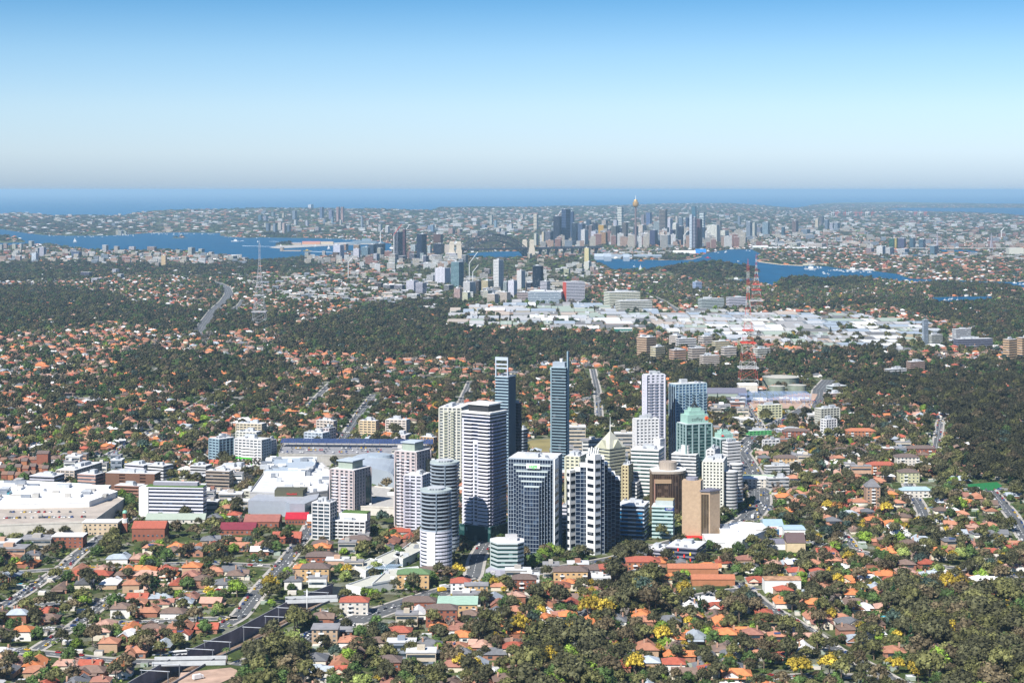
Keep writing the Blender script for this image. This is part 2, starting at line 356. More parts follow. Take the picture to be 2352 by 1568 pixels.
for y, x0, x1 in ((1950, -560, -330), (2080, -700, -380), (2330, -900, -120), (2520, -1000, -60), (2740, -1000, 0), (2960, -1100, 100), (2480, 60, 420), (2700, 60, 420), (3200, -1100, 100)):
    roadw([(x0, y), ((x0+x1)/2, y+18), (x1, y+30)], 8)
structure('road', road_mb, m_asph); structure('footpath', kerb_mb, m_path)
o = line_mb.build('road_markings', m_line); o['kind'] = 'structure'
SEG = np.array([(P[i][0], P[i][1], P[i+1][0], P[i+1][1], hw) for P, hw in ROADS for i in range(len(P)-1)]+[(TL[i][0]+13, TL[i][1]-4, TL[i+1][0]+13, TL[i+1][1]-4, 17) for i in range(len(TL)-1)])
def roaddist(X, Y):
    """distance beyond the edge of the nearest road"""
    r = np.full(X.shape, 1e9)
    for x0, y0, x1, y1, hw in SEG:
        dx, dy = x1-x0, y1-y0; L = dx*dx+dy*dy+1e-6; t = np.clip(((X-x0)*dx+(Y-y0)*dy)/L, 0, 1)
        r = np.minimum(r, np.hypot(X-x0-t*dx, Y-y0-t*dy)-hw)
    return r
# parks and pitches
def patch(name, px, m, z=.35):
    ps = [W(u, v) for u, v in px]; mb = MB(); mb.face([(p.x, p.y, z) for p in ps][::-1] if sum((ps[i].x-ps[i-1].x)*(ps[i].y+ps[i-1].y) for i in range(len(ps))) > 0 else [(p.x, p.y, z) for p in ps])
    structure(name, mb, m)
m_oval = M('dry_grass', (.2, .17, .07), .95, var=.2, scale=.03); m_green = M('mown_grass', (.07, .13, .03), .95, var=.2, scale=.1)
m_turf = M('synthetic_turf', (.01, .13, .035), .9, var=.05); m_earth = M('bare_earth', (.36, .25, .19), .95, var=.25, scale=.1)
patch('sports_oval', [(1205, 1018), (1220, 1011), (1262, 1008), (1330, 1006), (1385, 1012), (1400, 1024), (1370, 1036), (1300, 1042), (1225, 1044), (1205, 1036)], m_oval)
patch('sports_pitch', [(2222, 1112), (2290, 1107), (2302, 1116), (2284, 1126), (2226, 1125)], m_turf)
patch('tennis_court', [(2019, 1115), (2048, 1112), (2053, 1130), (2020, 1133)], M('tennis_green', (.13, .2, .09), .9))
patch('tennis_court', [(2072, 1119), (2148, 1117), (2150, 1131), (2078, 1133)], MC['tennis_green'])
patch('vacant_lot', [(415, 1545), (530, 1533), (560, 1545), (480, 1580), (400, 1600)], m_earth)
patch('building_site', [(1722, 922), (1720, 938), (1862, 938), (1878, 905), (1840, 902)], m_earth)
patch('lawn', [(905, 1320), (920, 1304), (940, 1300), (952, 1310), (930, 1322), (912, 1330)], m_green)
patch('shore_park', [(1540, 580), (1575, 578), (1590, 584), (1575, 590), (1530, 591)], m_green, .8)
patch('wharf_apron', [(618, 569), (640, 571.5), (740, 566), (800, 563), (862, 561), (862, 556), (790, 557), (720, 560), (650, 562)], m_conc, 1.5)
FLATS = [[(1205, 1006), (1400, 1006), (1400, 1044), (1205, 1044)], [(2220, 1106), (2304, 1106), (2304, 1130), (2220, 1130)], [(2015, 1110), (2150, 1110), (2150, 1134), (2015, 1134)],
         [(415, 1535), (560, 1535), (560, 1600), (400, 1600)], [(1720, 896), (1878, 896), (1872, 940), (1718, 940)], [(900, 1300), (955, 1300), (955, 1335), (900, 1335)]]
# ------------------------------------------------------------------ towers and blocks
FOOT = []      # (cx, cy, radius) kept clear of houses and trees
FR = []        # footprint rectangles as (cx,cy,ax,ay,halfL,halfW)
def solve(uc, vb, ul, ur, th, dmax=90.0):
    c = W(uc, vb); th = math.radians(th); A = (-math.cos(th), math.sin(th)); B = (math.sin(th), math.cos(th))
    def t(d, u):
        k = (u-HU)/F; den = d[0]-k*d[1]; tt = (k*c.y-c.x)/den if abs(den) > 1e-3 else dmax
        return min(max(tt, 4.0), dmax*3) if tt > 0 else 18.0
    return c, A, B, t(A, ul), min(t(B, ur), dmax)
def grow(poly, d):
    n = len(poly); out = []
    for i in range(n):
        p, a, b = Vector(poly[i]), Vector(poly[i-1]), Vector(poly[(i+1) % n])
        e1 = (p-a).normalized(); e2 = (b-p).normalized(); n1 = Vector((e1.y, -e1.x)); n2 = Vector((e2.y, -e2.x))
        k = (n1+n2); out.append(tuple(p+k*(d/max(.3, k.length_squared/2*1.0))))
    return out
def rectpoly(A, B, la, lb):       # local, near corner at the origin, counter-clockwise
    return [(A[0]*la, A[1]*la), (0, 0), (B[0]*lb, B[1]*lb), (A[0]*la+B[0]*lb, A[1]*la+B[1]*lb)]
def ell(cx, cy, rx, ry, n=28):
    return [(cx+rx*math.cos(2*math.pi*i/n), cy+ry*math.sin(2*math.pi*i/n)) for i in range(n)]
def c3(s):
    return tuple(int(ch, 16)/15.0*.72 for ch in s) if len(s) == 3 else s
def wallm(hexc): return M('wall_'+hexc, tuple(c**1.6 for c in c3(hexc)), .75, var=.06)
GLASS = {'k': GL('dark_glass', (.01, .014, .022), frac=.12), 'b': GL('blue_glass', (.04, .1, .2), (.25, .4, .55)), 'g': GL('green_glass', (.012, .045, .045), (.14, .24, .22)),
         'n': GL('navy_glass', (.007, .014, .034), (.04, .065, .11)), 'w': GL('grey_glass', (.08, .1, .13), (.35, .38, .4)), 'r': GL('bronze_glass', (.035, .02, .015), (.12, .08, .06)), 'm': m_glass}
def body(root, poly, h, wall, glass, fh=3.3, bf=.5, pier=0.0, pw=.8, proud=.35, merge=False, z0=0.0, roofm=None, parapet=True):
    gm = GLASS[glass]; wm = wall
    MB().prism(grow(poly, -.05), z0, h-.1, 0).build('glazing', gm, root)
    n = max(1, int(round((h-z0)/fh))); fh = (h-z0)/n; out = grow(poly, proud)
    if n > 98: merge = True
    allb = MB()
    for k in range(n):
        b = allb if merge else MB(); b.prism(out, z0+k*fh, z0+k*fh+fh*bf, 0, bottom=True)
        if not merge: b.build('floor_band', wm, root)
    if merge: allb.build('floor_band', wm, root)
    if pier > 0:
        p = MB(); m = len(poly); pp = proud+.12
        for i in range(m):
            a = Vector(out[i]); b = Vector(out[(i+1) % m]); L = (b-a).length
            if L < 2.5: continue
            t = (b-a)/L; nn = Vector((t.y, -t.x)); c = max(1, int(round(L/pier))); 
            for j in range(c+1):
                q = a+t*(L*j/c)-nn*.1; p.obox(q, t, pw, .7, z0, h)
        p.build('pier', wm, root)
    if parapet:
        MB().prism(grow(poly, proud+.15), h-.1, h+1.0, 0, 1).build('roof', [wm, roofm or m_roofw], root)
m_roofw = M('pale_roof', (.5, .51, .52), .8, var=.12, scale=.15); m_roofg = M('grey_roof', (.22, .22, .23), .85, var=.2, scale=.15)
m_plant = M('plant_room', (.38, .4, .42), .7)
def plant(root, A, B, la, lb, h, n=2, seed=0, mat=None, hh=3.5):
    r = random.Random(seed)
    for k in range(n):
        sa = la*r.uniform(.18, .38); sb = lb*r.uniform(.2, .4); ca = la*r.uniform(.3, .7); cb = lb*r.uniform(.3, .7)
        MB().obox((A[0]*ca+B[0]*cb, A[1]*ca+B[1]*cb), A, sa, sb, h+1.0, h+1.0+hh*r.uniform(.6, 1.2)).build('plant_room', mat or m_plant, root)
    for k in range(3):
        ca = la*r.uniform(.1, .9); cb = lb*r.uniform(.1, .9); MB().obox((A[0]*ca+B[0]*cb, A[1]*ca+B[1]*cb), A, 2.5, 2, h+1.0, h+2.6).build('air_conditioner', m_steel, root)
NB = [0]
def block(ul, uc, ur, vb, vt, th, wall, glass='m', fh=3.3, bf=.5, pier=0, pw=.8, label=None, name='office_tower', cat='office tower', group=None, merge=False, plants=2, roofm=None, proud=.35, desc=None, z0=0., pre=True, dmax=90.):
    c, A, B, la, lb = solve(uc, vb, ul, ur, th, dmax); h = H-(vt-HV)*c.y/F; NB[0] += 1
    r = empty(name, (c.x, c.y, z0)); tag(r, label, cat, group)
    if not label: THINGS.append((r, desc or 'tower', (ul+ur)/2, (vt+vb)/2))
    poly = rectpoly(A, B, la, lb); wm = wallm(wall) if isinstance(wall, str) else wall
    body(r, poly, h-z0, wm, glass, fh, bf, pier, pw, proud, merge, 0, roofm)
    if plants: plant(r, A, B, la, lb, h-z0, plants, NB[0])
    m = Vector(poly[0])+Vector(poly[2]); FR.append((c.x+m.x/2, c.y+m.y/2, A[0], A[1], la/2+3, lb/2+3))
    return r, A, B, la, lb, h
def sign(root, text, size, loc, face, m, thick=.15, backm=None, backsize=None):
    """upright lettering: face = unit 2D direction the sign looks towards"""
    cv_ = bpy.data.curves.new('sign_text', 'FONT'); cv_.body = text; cv_.size = size; cv_.extrude = thick; cv_.align_x = 'CENTER'; cv_.align_y = 'CENTER'
    t = bpy.data.objects.new('tmp_text', cv_); C.objects.link(t); dg = bpy.context.evaluated_depsgraph_get()
    me_ = bpy.data.meshes.new_from_object(t.evaluated_get(dg)); bpy.data.objects.remove(t); me_.materials.clear(); me_.materials.append(m)
    o = bpy.data.objects.new('sign_text', me_); link(o, root); o.location = loc
    o.rotation_euler = (math.pi/2, 0, math.atan2(face[0], -face[1]))
    if backm:
        t2 = Vector((-face[1], face[0])); bk = MB(); bk.obox((loc[0]-face[0]*.35, loc[1]-face[1]*.35), t2, backsize[0], .3, loc[2]-backsize[1]/2, loc[2]+backsize[1]/2); bk.build('sign_board', backm, root)
    return o
def norm2(A): return Vector((A[0], A[1]))
def faceA(A):    # outward normal of the face along A (the left-going face)
    return Vector((-A[1], A[0])) if -A[1]*0+A[0]*1 < 0 else Vector((A[1], -A[0]))

# ---- Chatswood towers, one by one
def balconies(root, p0, t, nrm, L, h, z0, fh, dep, m, name='balcony', every=1):
    n = int((h-z0)/fh)
    for k in range(0, n, every):
        z = z0+k*fh; b = MB(); c = Vector(p0)+t*(L/2)+nrm*(dep/2+.3)
        b.obox(c, t, L, dep, z, z+.3); b.obox(c+nrm*(dep/2), t, L, .15, z, z+1.15); b.build(name, m, root)
def vstrip(root, p0, t, nrm, L, z0, z1, dep, m, name='column'):
    b = MB(); b.obox(Vector(p0)+t*(L/2)+nrm*(dep/2), t, L, dep, z0, z1); return b.build(name, m, root)
def nA(A): return Vector((-A[1], -abs(A[0]))) if False else Vector((A[1]*-1.0*(-1 if A[0] > 0 else 1), A[0])) 
def out_left(th):  th = math.radians(th); return Vector((-math.sin(th), -math.cos(th)))    # normal of the left-going face
def out_right(th): th = math.radians(th); return Vector((math.cos(th), -math.sin(th)))
wW = wallm('eef'); wC = wallm('ddb'); wG = wallm('99a'); wK = wallm('334')

# cream residential tower with balconies
r, A, B, la, lb, h = block(1010, 1058, 1080, 1112, 938, 14, 'ddc', 'm', 3.1, .42, 4.5, 1.6, 'cream residential tower with stacked balconies behind the tallest white apartment tower', 'apartment_tower', 'apartment tower')
for f in (.3, .62): balconies(r, norm2(A)*la*f, norm2(A), out_left(14), la*.17, h, 2, 3.1, 1.6, wC)
# the tallest apartment tower on a green glass podium
th = 33; r, A, B, la, lb, h = block(1062, 1125, 1163.5, 1244, 951, th, 'eef', 'n', 3.2, .34, 0, 1, 'tallest white apartment tower with dark windows, white roof cap and green glass podium', 'apartment_tower', 'apartment tower', plants=0)
a2, b2 = norm2(A), norm2(B)
vstrip(r, a2*la*.42, a2, out_left(th), la*.17, 14, h-24, .9, wW); vstrip(r, a2*la*.93, a2, out_left(th), la*.05, 14, h-6, .9, wW)
balconies(r, a2*la*.03, a2, out_left(th), la*.36, h-4, 15, 3.2, 1.7, wW); balconies(r, a2*la*.62, a2, out_left(th), la*.3, h-4, 15, 3.2, 1.7, wW)
balconies(r, b2*lb*.1, b2, out_right(th), lb*.5, h-4, 15, 3.2, 1.2, wallm('99b'))
wr = MB()
for k in range(22):
    z = 17+k*3.2; wr.obox(a2*la*.505+out_left(th)*1.0, a2, 1.5, .3, z, z+1.9); wr.obox(a2*la*.455+out_left(th)*1.0, a2, .9, .3, z, z+1.9)
wr.build('window', m_glass, r)
MB().prism(grow(rectpoly(A, B, la, lb), 2.2), 0, 13.5).build('podium', GLASS['g'], r)
pp = rectpoly(A, B, la, lb); ctr = (Vector(pp[0])+Vector(pp[2]))/2
sc = lambda k: [tuple(ctr+(Vector(p)-ctr)*k) for p in pp]
MB().prism(sc(.72), h+1, h+7).build('crown_storey', m_dark, r); MB().prism(sc(.82), h+7, h+8.2, 0, 0).build('roof_cap', m_white, r)
MB().prism(sc(1.06), h-.5, h+1.2).build('cornice', m_white, r)
# slender tower with a portal frame on top
th = 24; r, A, B, la, lb, h = block(1138, 1167, 1184, 1118, 867, th, '9bc', 'n', 3.2, .42, 0, 1, 'slender pale blue tower with an open portal frame standing above its roof', 'apartment_tower', 'apartment tower')
a2, b2 = norm2(A), norm2(B); fr = MB()
for f in (0, .93): fr.obox(a2*(la*(f+.03)), a2, la*.08, 1.5, h, h+20)
for z in (18, 13, 9): fr.obox(a2*la*.5, a2, la, 1.4, h+z, h+z+(1.6 if z < 18 else 3.5))
fr.build('portal_frame', wallm('bcd'), r)
vstrip(r, b2*.5, b2, out_right(th), lb-1, 0, h-2, .6, wallm('345'), 'dark_side_cladding')
r, A, B, la, lb, h = block(1172, 1190, 1198, 1110, 927, 40, '334', 'k', 3.2, .2, 0, 1, 'black glass tower tucked behind the right side of the portal frame tower', 'apartment_tower', 'apartment tower', plants=1)
r, A, B, la, lb, h = block(1192, 1202, 1212, 1098, 988, 40, '9ab', 'k', 3.2, .35, 0, 1, 'short dark glass block with stepped white fins beside the black glass tower', 'apartment_tower', 'apartment tower', plants=1)
# right-hand twin with the tall fin
th = 20; r, A, B, la, lb, h = block(1265, 1299, 1307, 1105, 846, th, '79a', 'k', 3.2, .36, 0, 1, 'slender dark tower with horizontal pale bands and a tall fin at its corner', 'apartment_tower', 'apartment tower', plants=0)
a2, b2 = norm2(A), norm2(B)
MB().prism([tuple(a2*la*.9+b2*1), tuple(a2*la*.08+b2*1), tuple(a2*la*.08+b2*lb*.9), tuple(a2*la*.9+b2*lb*.9)], h+1, h+6.5).build('plant_room', wallm('9ab'), r)
vstrip(r, b2*lb*.35, b2, out_right(th), lb*.4, 0, h+18, 1.2, wallm('8ab'), 'corner_fin')
vstrip(r, a2*(la-1.2), a2, out_left(th), 1.2, 0, h+1, 1.0, wallm('8ab'), 'column')
MB().tube(tuple(a2*la*.4+b2*lb*.5)+(h+6,), tuple(a2*la*.4+b2*lb*.5)+(h+10,), 1.6, 2.2, 8).build('satellite_dish', m_white, r)
# stepped grid tower with the green sign
th = 13; r, A, B, la, lb, h = block(1168, 1270, 1290, 1273, 1057, th, '9ab', 'n', 3.4, .12, 2.4, .3, 'broad dark glass tower of nested stepped slabs in a white grid with green sage sign', plants=2, proud=.2)
a2, b2 = norm2(A), norm2(B); nL = out_left(th)
zv = lambda v: H-(v-HV)*W(1270, 1273).y/F
for k, (l, rt, vt_) in enumerate(((.87, .045, 1070), (.8, .1, 1083), (.73, .15, 1094), (.66, .2, 1104), (.58, .25, 1115))):
    L = la*(l-rt); p0 = a2*la*rt+nL*(2.3*k); hz = zv(vt_); poly = [tuple(p0+a2*L+nL*2.4), tuple(p0+nL*2.4), tuple(p0), tuple(p0+a2*L)]
    s_ = MB().prism(poly, 0, hz-.2).build('stepped_bay', GLASS['n'], r)
    g = MB(); n_ = int(hz/3.4)
    for j in range(n_): g.obox(p0+a2*L/2+nL*2.45, a2, L, .3, j*hz/n_, j*hz/n_+.4)
    m_ = int(L/2.2)
    for j in range(m_+1): g.obox(p0+a2*(L*j/m_)+nL*2.45, a2, .28, .4, 0, hz)
    g.build('white_grid', wallm('89a'), s_); MB().prism(grow(poly, .25), hz-.2, hz+.8).build('white_coping', wallm('cdd'), s_)
vstrip(r, b2*0, b2, out_right(th), lb*.45, 0, h+1, 1.6, m_white, 'white_corner')
g = MB()
for j in range(int(h/6.8)): g.obox(b2*lb*.22+out_right(th)*1.7, b2, lb*.36, .3, j*6.8+2.2, j*6.8+4.9)
g.build('window', m_glass, r)
q = a2*la*.42+nL*5.2; sign(r, 'sage', 4.4, (q.x, q.y, zv(1069.5)), nL, M('sign_green', (.1, .55, .1), .6), .1, m_white, (12, 4.2))
# twin stepped grid tower with a white corner pillar
th = 45; c0 = W(1363, 1275); r = empty('office_tower', c0); tag(r, 'white and dark gridded tower with a tall white corner pillar and stepped glass wings', 'office tower')
T = math.radians(th)
def wing(ul, ur, vt_, hz=None, off=0, nm='stepped_wing', dz=0):     # a grid block between two photo columns, set back from the pillar
    c_ = W((ul+ur)/2, 1275-off); w_ = (ur-ul)*c_.y/F; x0 = c_.x-c0.x; y0 = c_.y-c0.y; hz = H-(vt_-HV)*(c_.y)/F
    o_ = MB().box(x0-w_/2, x0+w_/2, y0, y0+16, 0, hz-.1).build(nm, GLASS['n'], r); g_ = MB()
    n_ = max(1, int(hz/3.4)); m_ = max(1, int(w_/2.2))
    for j in range(n_): g_.box(x0-w_/2, x0+w_/2, y0-.25, y0+.2, j*hz/n_, j*hz/n_+.4)
    for j in range(m_+1): g_.box(x0-w_/2+w_*j/m_-.14, x0-w_/2+w_*j/m_+.14, y0-.3, y0+.2, 0, hz)
    g_.build('white_grid', wallm('9ab'), o_); MB().box(x0-w_/2-.2, x0+w_/2+.2, y0-.5, y0+16, hz-.1, hz+1.6).build('white_coping', m_white, o_); return hz
def banded(ul, uc, ur, vt_, off, nm):
    c_, A_, B_, l1, l2 = solve(uc, 1275-off, ul, ur, th); hz = H-(vt_-HV)*c_.y/F; o_ = MB()
    pl = [(p[0]+c_.x-c0.x, p[1]+c_.y-c0.y) for p in rectpoly(A_, B_, l1, l2)]; o_.prism(pl, 0, hz, 0); o_ = o_.build(nm, m_white, r)
    for ax, L, nn in ((A_, l1, out_left(th)), (B_, l2, out_right(th))):
        w_ = MB()
        for j in range(int(hz/6.9)): w_.obox(Vector((c_.x-c0.x, c_.y-c0.y))+norm2(ax)*L*.5+nn*.05, norm2(ax), L*.72, .3, j*6.9+3, j*6.9+5.8)
        w_.build('window', GLASS['k'], o_)
    return hz
banded(1305, 1309, 1324, 1080, 10, 'left_pillar'); wing(1322, 1333, 1082, off=8); wing(1333, 1350, 1072, off=5)
hp = banded(1347, 1366, 1380, 1044, 0, 'corner_pillar')
for k, (u0, u1, vt_) in enumerate(((1379, 1388, 1054), (1388, 1396, 1068), (1396, 1404, 1083), (1404, 1413, 1091), (1413, 1424, 1102))): wing(u0, u1, vt_, off=4+k*5)
MB().box(-6, 6, 6, 22, 0, hp-6).build('tower_core', m_white, r); FR.append((c0.x, c0.y+12, 1, 0, 26, 18))
cr = MB()
for k in range(5): cr.tube((-4+2*k, 3+k, hp), (-3+2*k, 6, hp+5+k % 2), .7, n=4)
cr.build('rooftop_aerials', m_white, r)
# round white towers
def roundtower(uc, rpx, vb, vt, vmid, label, lo='eef', hi='678', ry=1.0):
    c_ = W(uc, vb); R_ = rpx*c_.y/F; h_ = H-(vt-HV)*(c_.y+R_)/F; hm = H-(vmid-HV)*c_.y/F; r_ = empty('apartment_tower', (c_.x, c_.y+R_, 0)); tag(r_, label, 'apartment tower')
    lowp = ell(0, 0, R_, R_*ry, 32); body(r_, lowp, hm, wallm(lo), 'm', 3.1, .55, 0, 1, .5, False, 0)
    up = ell(0, 0, R_*.95, R_*ry*.95, 32); body(r_, up, h_, wallm('9ab'), 'k', 3.1, .28, 0, 1, .9, False, hm+1.2)
    pc = MB()
    for a_ in range(-48, -18, 6): x_, y_ = R_*math.cos(math.radians(a_-70)), R_*math.sin(math.radians(a_-70)); pc.obox((x_, y_), (-y_/R_, x_/R_), R_*.12, 1.6, 0, hm)
    pc.build('white_curved_wall', m_white, r_); MB().prism(ell(0, 0, R_*1.02, R_*ry*1.02, 32), h_+.9, h_+2.2).build('roof_rim', wallm('abb'), r_)
    MB().prism(ell(0, R_*.1, R_*.6, R_*.6, 16), h_+2.2, h_+3.4).build('plant_room', m_plant, r_); sp_ = MB()
    for k in range(5): sp_.box(-R_*.4+k*2.4, -R_*.4+k*2.4+1.6, -R_*.5, R_*.1, h_+2.2, h_+2.9)
    sp_.build('solar_panel', GLASS['n'], r_); vstrip(r_, (R_*.02, -R_), Vector((1, 0)), Vector((0, -1)), .9, hm, h_, .8, wallm('678'), 'mullion')
    FR.append((c_.x, c_.y+R_, 1, 0, R_+4, R_+4)); return r_
roundtower(1000, 36, 1316, 1128, 1224, 'round front apartment tower, white curved lower storeys and dark balconies above')
roundtower(1020, 33, 1268, 1064, 1240, 'second curved apartment tower rising directly behind the round front one', lo='cde')
r, A, B, la, lb, h = block(930, 968, 988, 1225, 1094, 20, 'dde', 'm', 3.1, .5, 5, 1.6, 'narrow white apartment tower with grey balconies left of the round front tower', 'apartment_tower', 'apartment tower')
balconies(r, norm2(A)*la*.55, norm2(A), out_left(20), la*.4, h, 3, 3.1, 1.4, wG)
for (a_, b_, c_, d_, e_, lab) in ((909, 955, 987, 1215, 1040, 'pinkish apartment tower with a grey crown behind the narrow white tower'), (760, 812, 850, 1185, 1082, 'pinkish apartment tower with a grey crown right behind the white terraced flats')):
    r, A, B, la, lb, h = block(a_, b_, c_, d_, e_, 28, 'cbb', 'm', 3.1, .42, 5.2, 2.4, lab, 'apartment_tower', 'apartment tower', plants=0)
    balconies(r, norm2(A)*la*.3, norm2(A), out_left(28), la*.22, h-3, 3, 3.1, 1.3, wW); balconies(r, norm2(A)*la*.68, norm2(A), out_left(28), la*.2, h-3, 3, 3.1, 1.3, wW)
    pp = rectpoly(A, B, la, lb); ctr = (Vector(pp[0])+Vector(pp[2]))/2; sc = lambda k: [tuple(ctr+(Vector(p)-ctr)*k) for p in pp]
    MB().prism(sc(.62), h+1, h+8).build('crown_storey', wallm('9a9'), r); MB().prism(sc(.72), h+8, h+9).build('roof_cap', wallm('bcd'), r)
    vstrip(r, norm2(B)*lb*.7, norm2(B), out_right(28), lb*.3, 0, h-8, .8, GLASS['g'], 'green_glazed_corner'); vstrip(r, norm2(A)*la*.97, norm2(A), out_left(28), la*.06, 0, h-10, .8, GLASS['g'], 'green_glazed_corner')
r, A, B, la, lb, h = block(718, 757, 772, 1240, 1157, 18, 'eee', 'm', 3.1, .3, 5, .8, 'white ten storey flats with a white flat roof at the end of the terraced block', 'apartment_block', 'apartment block')
for (a_, b_, c_, d_, e_) in ((765, 838, 848, 1240, 1199),):
    r, A, B, la, lb, h = block(a_, b_, c_, d_, e_, 12, 'eee', 'k', 3.1, .42, 5, .7, 'low white terraced flats with roof gardens and dark lower floors', 'apartment_block', 'apartment block', plants=1)
    g = MB(); pp = rectpoly(A, B, la, lb)
    MB().prism([tuple(Vector(p)*.9+norm2(B)*6) for p in pp], h, h+6.5).build('upper_terrace', m_white, r); MB().prism([tuple(Vector(p)*.8+norm2(B)*7) for p in pp], h+6.5, h+7.3).build('roof_garden', m_green, r)
# octagonal office in front
c_ = W(1163, 1318); r = empty('office_building', (c_.x, c_.y+14, 0)); tag(r, 'low pale green banded octagonal office at the corner, marked 845', 'office building')
hz = H-(1250-HV)*c_.y/F; oc = [(-13, -3), (-7, -14), (9, -14), (14, -7), (14, 7), (8, 13), (-8, 13), (-13, 7)]
body(r, oc, hz, wallm('bcc'), 'g', 3.4, .48, 0, 1, .5); MB().prism([(-1, -4), (9, -4), (9, 6), (-1, 6)], hz+1, hz+5).build('plant_room', wallm('ccc'), r)
MB().prism([(-17, -15), (-5, -20), (10, -18), (14, -10), (-14, -3)], 0, 4).build('podium', wallm('aab'), r); sign(r, '845', 2.4, (-10.5, -18.2, 3), Vector((-.38, -.92)), m_white)
FR.append((c_.x, c_.y+14, 1, 0, 19, 20))
# pyramid roofed tower
r, A, B, la, lb, h = block(1367, 1400, 1436, 1160, 1032, 45, 'cca', 'm', 3.3, .55, 0, 1, 'stone coloured office tower with a pointed pyramid roof and mast', plants=0)
pp = rectpoly(A, B, la, lb); ctr = (Vector(pp[0])+Vector(pp[2]))/2; rf = MB(); m_ = wallm('bba')
for i in range(4): a_, b_ = pp[i], pp[(i+1) % 4]; rf.face([(*a_, h+1), (*b_, h+1), (*ctr, h+17)])
rf.build('pyramid_roof', m_, r); MB().tube((*ctr, h+15), (*ctr, h+31), .5, .15, 6).build('mast', m_white, r); ga = MB()
for ax, L, nn in ((norm2(A), la, out_left(45)), (norm2(B), lb, out_right(45))):
    c1 = ax*L/2+nn*.6; ga.face([(*(c1-ax*L*.28), h+1), (*(c1+ax*L*.28), h+1), (*c1, h+9)]); ga.face([(*(c1-ax*L*.28), h+1), (*c1, h+9), (*(c1-nn*9), h+7)]); ga.face([(*(c1+ax*L*.28), h+1), (*(c1-nn*9), h+7), (*c1, h+9)])
ga.build('gable', wallm('cca'), r)
# tall white tower and the blue tower
th = 72; r, A, B, la, lb, h = block(1478, 1485, 1526, 1118, 862, th, 'eef', 'w', 3.1, .45, 5, 2.4, 'tall plain white apartment tower with rows of small balconies', 'apartment_tower', 'apartment tower')
for f in (.12, .42, .72): balconies(r, norm2(B)*lb*f, norm2(B), out_right(th), lb*.16, h-5, 3, 3.1, 1.2, wG)
r, A, B, la, lb, h = block(1538, 1552, 1622, 1105, 884, 66, 'acd', 'b', 3.1, .28, 4.2, .9, 'wide blue glass apartment slab behind the green glass tower', 'apartment_tower', 'apartment tower', plants=1)
vstrip(r, norm2(A)*0, norm2(A), out_left(66), la, 0, h-2, .5, GLASS['n'], 'dark_end_wall')
for f in (.08, .3, .52, .74, .9): balconies(r, norm2(B)*lb*f, norm2(B), out_right(66), lb*.09, h-5, 3, 3.1, 1.2, wallm('79a'))
# green glass towers with dark steel spires
for (ul, uc, ur, vb, vt_, vtop, lab, txt) in ((1556, 1576, 1634, 1128, 976, 912, 'green glass tower with dark steel spire frame and coffey sign near its top', 'coffey'), (1637, 1655, 1688, 1130, 1010, 965, 'shorter pale green domed office with dark steel frame spire and red flower sign', 'HUAWEI')):
    th = 68; r, A, B, la, lb, h = block(ul, uc, ur, vb, vt_, th, '9bb', 'g', 3.4, .1, 8, 1.5, lab, plants=0); pp = rectpoly(A, B, la, lb); ctr = (Vector(pp[0])+Vector(pp[2]))/2
    k = 1.0 if txt == 'coffey' else .6; sc = lambda q: [tuple(ctr+(Vector(p)-ctr)*q) for p in pp]; pg = wallm('9cb')
    MB().prism(sc(.82), h+1, h+10*k).build('upper_drum', pg, r); MB().prism(sc(.6), h+10*k, h+14*k).build('top_drum', pg, r); MB().prism(sc(.4), h+14*k, h+17*k).build('roof_cap', pg, r)
    hs = H-(vtop-HV)*(c_.y*0+W(uc, vb).y)/F; sp_ = MB()
    for p in sc(.62): sp_.tube((*p, h+8*k), (*ctr, hs-7*k), .7, n=4)
    sp_.tube((*ctr, hs-9*k), (*ctr, hs), .6, .2, 5); sp_.tube((*sc(.3)[1], h+17*k), (*sc(.3)[2], h+17*k), .5); sp_.build('spire_frame', m_dark, r)
    nn = out_right(th); q = Vector(pp[1])+(Vector(pp[2])-Vector(pp[1]))*.5; q = ctr+(q-ctr)*.82+nn*.3
    sign(r, txt, 5.5*k, (q.x-1, q.y, h+5.2*k), nn, m_dark if txt == 'coffey' else wallm('455'), .12)
    lg = MB(); bx = norm2(B); q2 = q+bx*lb*(.33 if txt == 'coffey' else -.3)
    for a_ in ((0, 60, 120, 180, 240, 300) if txt == 'coffey' else (0, 22, 45, 67, 90, 112, 135, 157, 180)):
        d_ = Vector((math.cos(math.radians(a_)), math.sin(math.radians(a_)))); lg.tube((*(q2+bx*d_.x*.5), h+6*k+d_.y*.5), (*(q2+bx*d_.x*2.2*k), h+6*k+d_.y*2.2*k), .45*k+.15, n=4)
    lg.build('sign_emblem', M('emblem_orange', (.8, .12, .02), .5) if txt == 'coffey' else M('emblem_red', (.7, .02, .02), .5), r)
# white office cluster
block(1455, 1462, 1512, 1150, 964, 75, 'eee', 'm', 3.1, .55, 4, 1.5, 'white stepped apartment tower left of the tall plain white one', 'apartment_tower', 'apartment tower', plants=3)
block(1450, 1512, 1525, 1165, 1036, 16, 'eee', 'g', 3.6, .52, 0, 1, 'white office tower with green glass bands in front of the stepped apartments', plants=3)
block(1500, 1516, 1526, 1150, 1010, 40, 'fff', 'm', 3.6, .9, 0, 1, 'windowless white lift tower standing above the green banded office', 'lift_tower', 'lift tower', plants=0)
block(1430, 1462, 1476, 1168, 1110, 18, 'eee', 'm', 3.4, .5, 0, 1, 'small white banded office left of the brown curved tower', 'office_building', 'office building')
block(1430, 1442, 1452, 1172, 1070, 20, 'cb8', 'r', 3.4, .5, 4, 1.4, 'narrow tan office behind the small white banded one')
block(1300, 1330, 1352, 1170, 1050, 20, 'ddb', 'm', 3.4, .55, 5, 2, 'beige office tower partly hidden behind the white corner pillar')
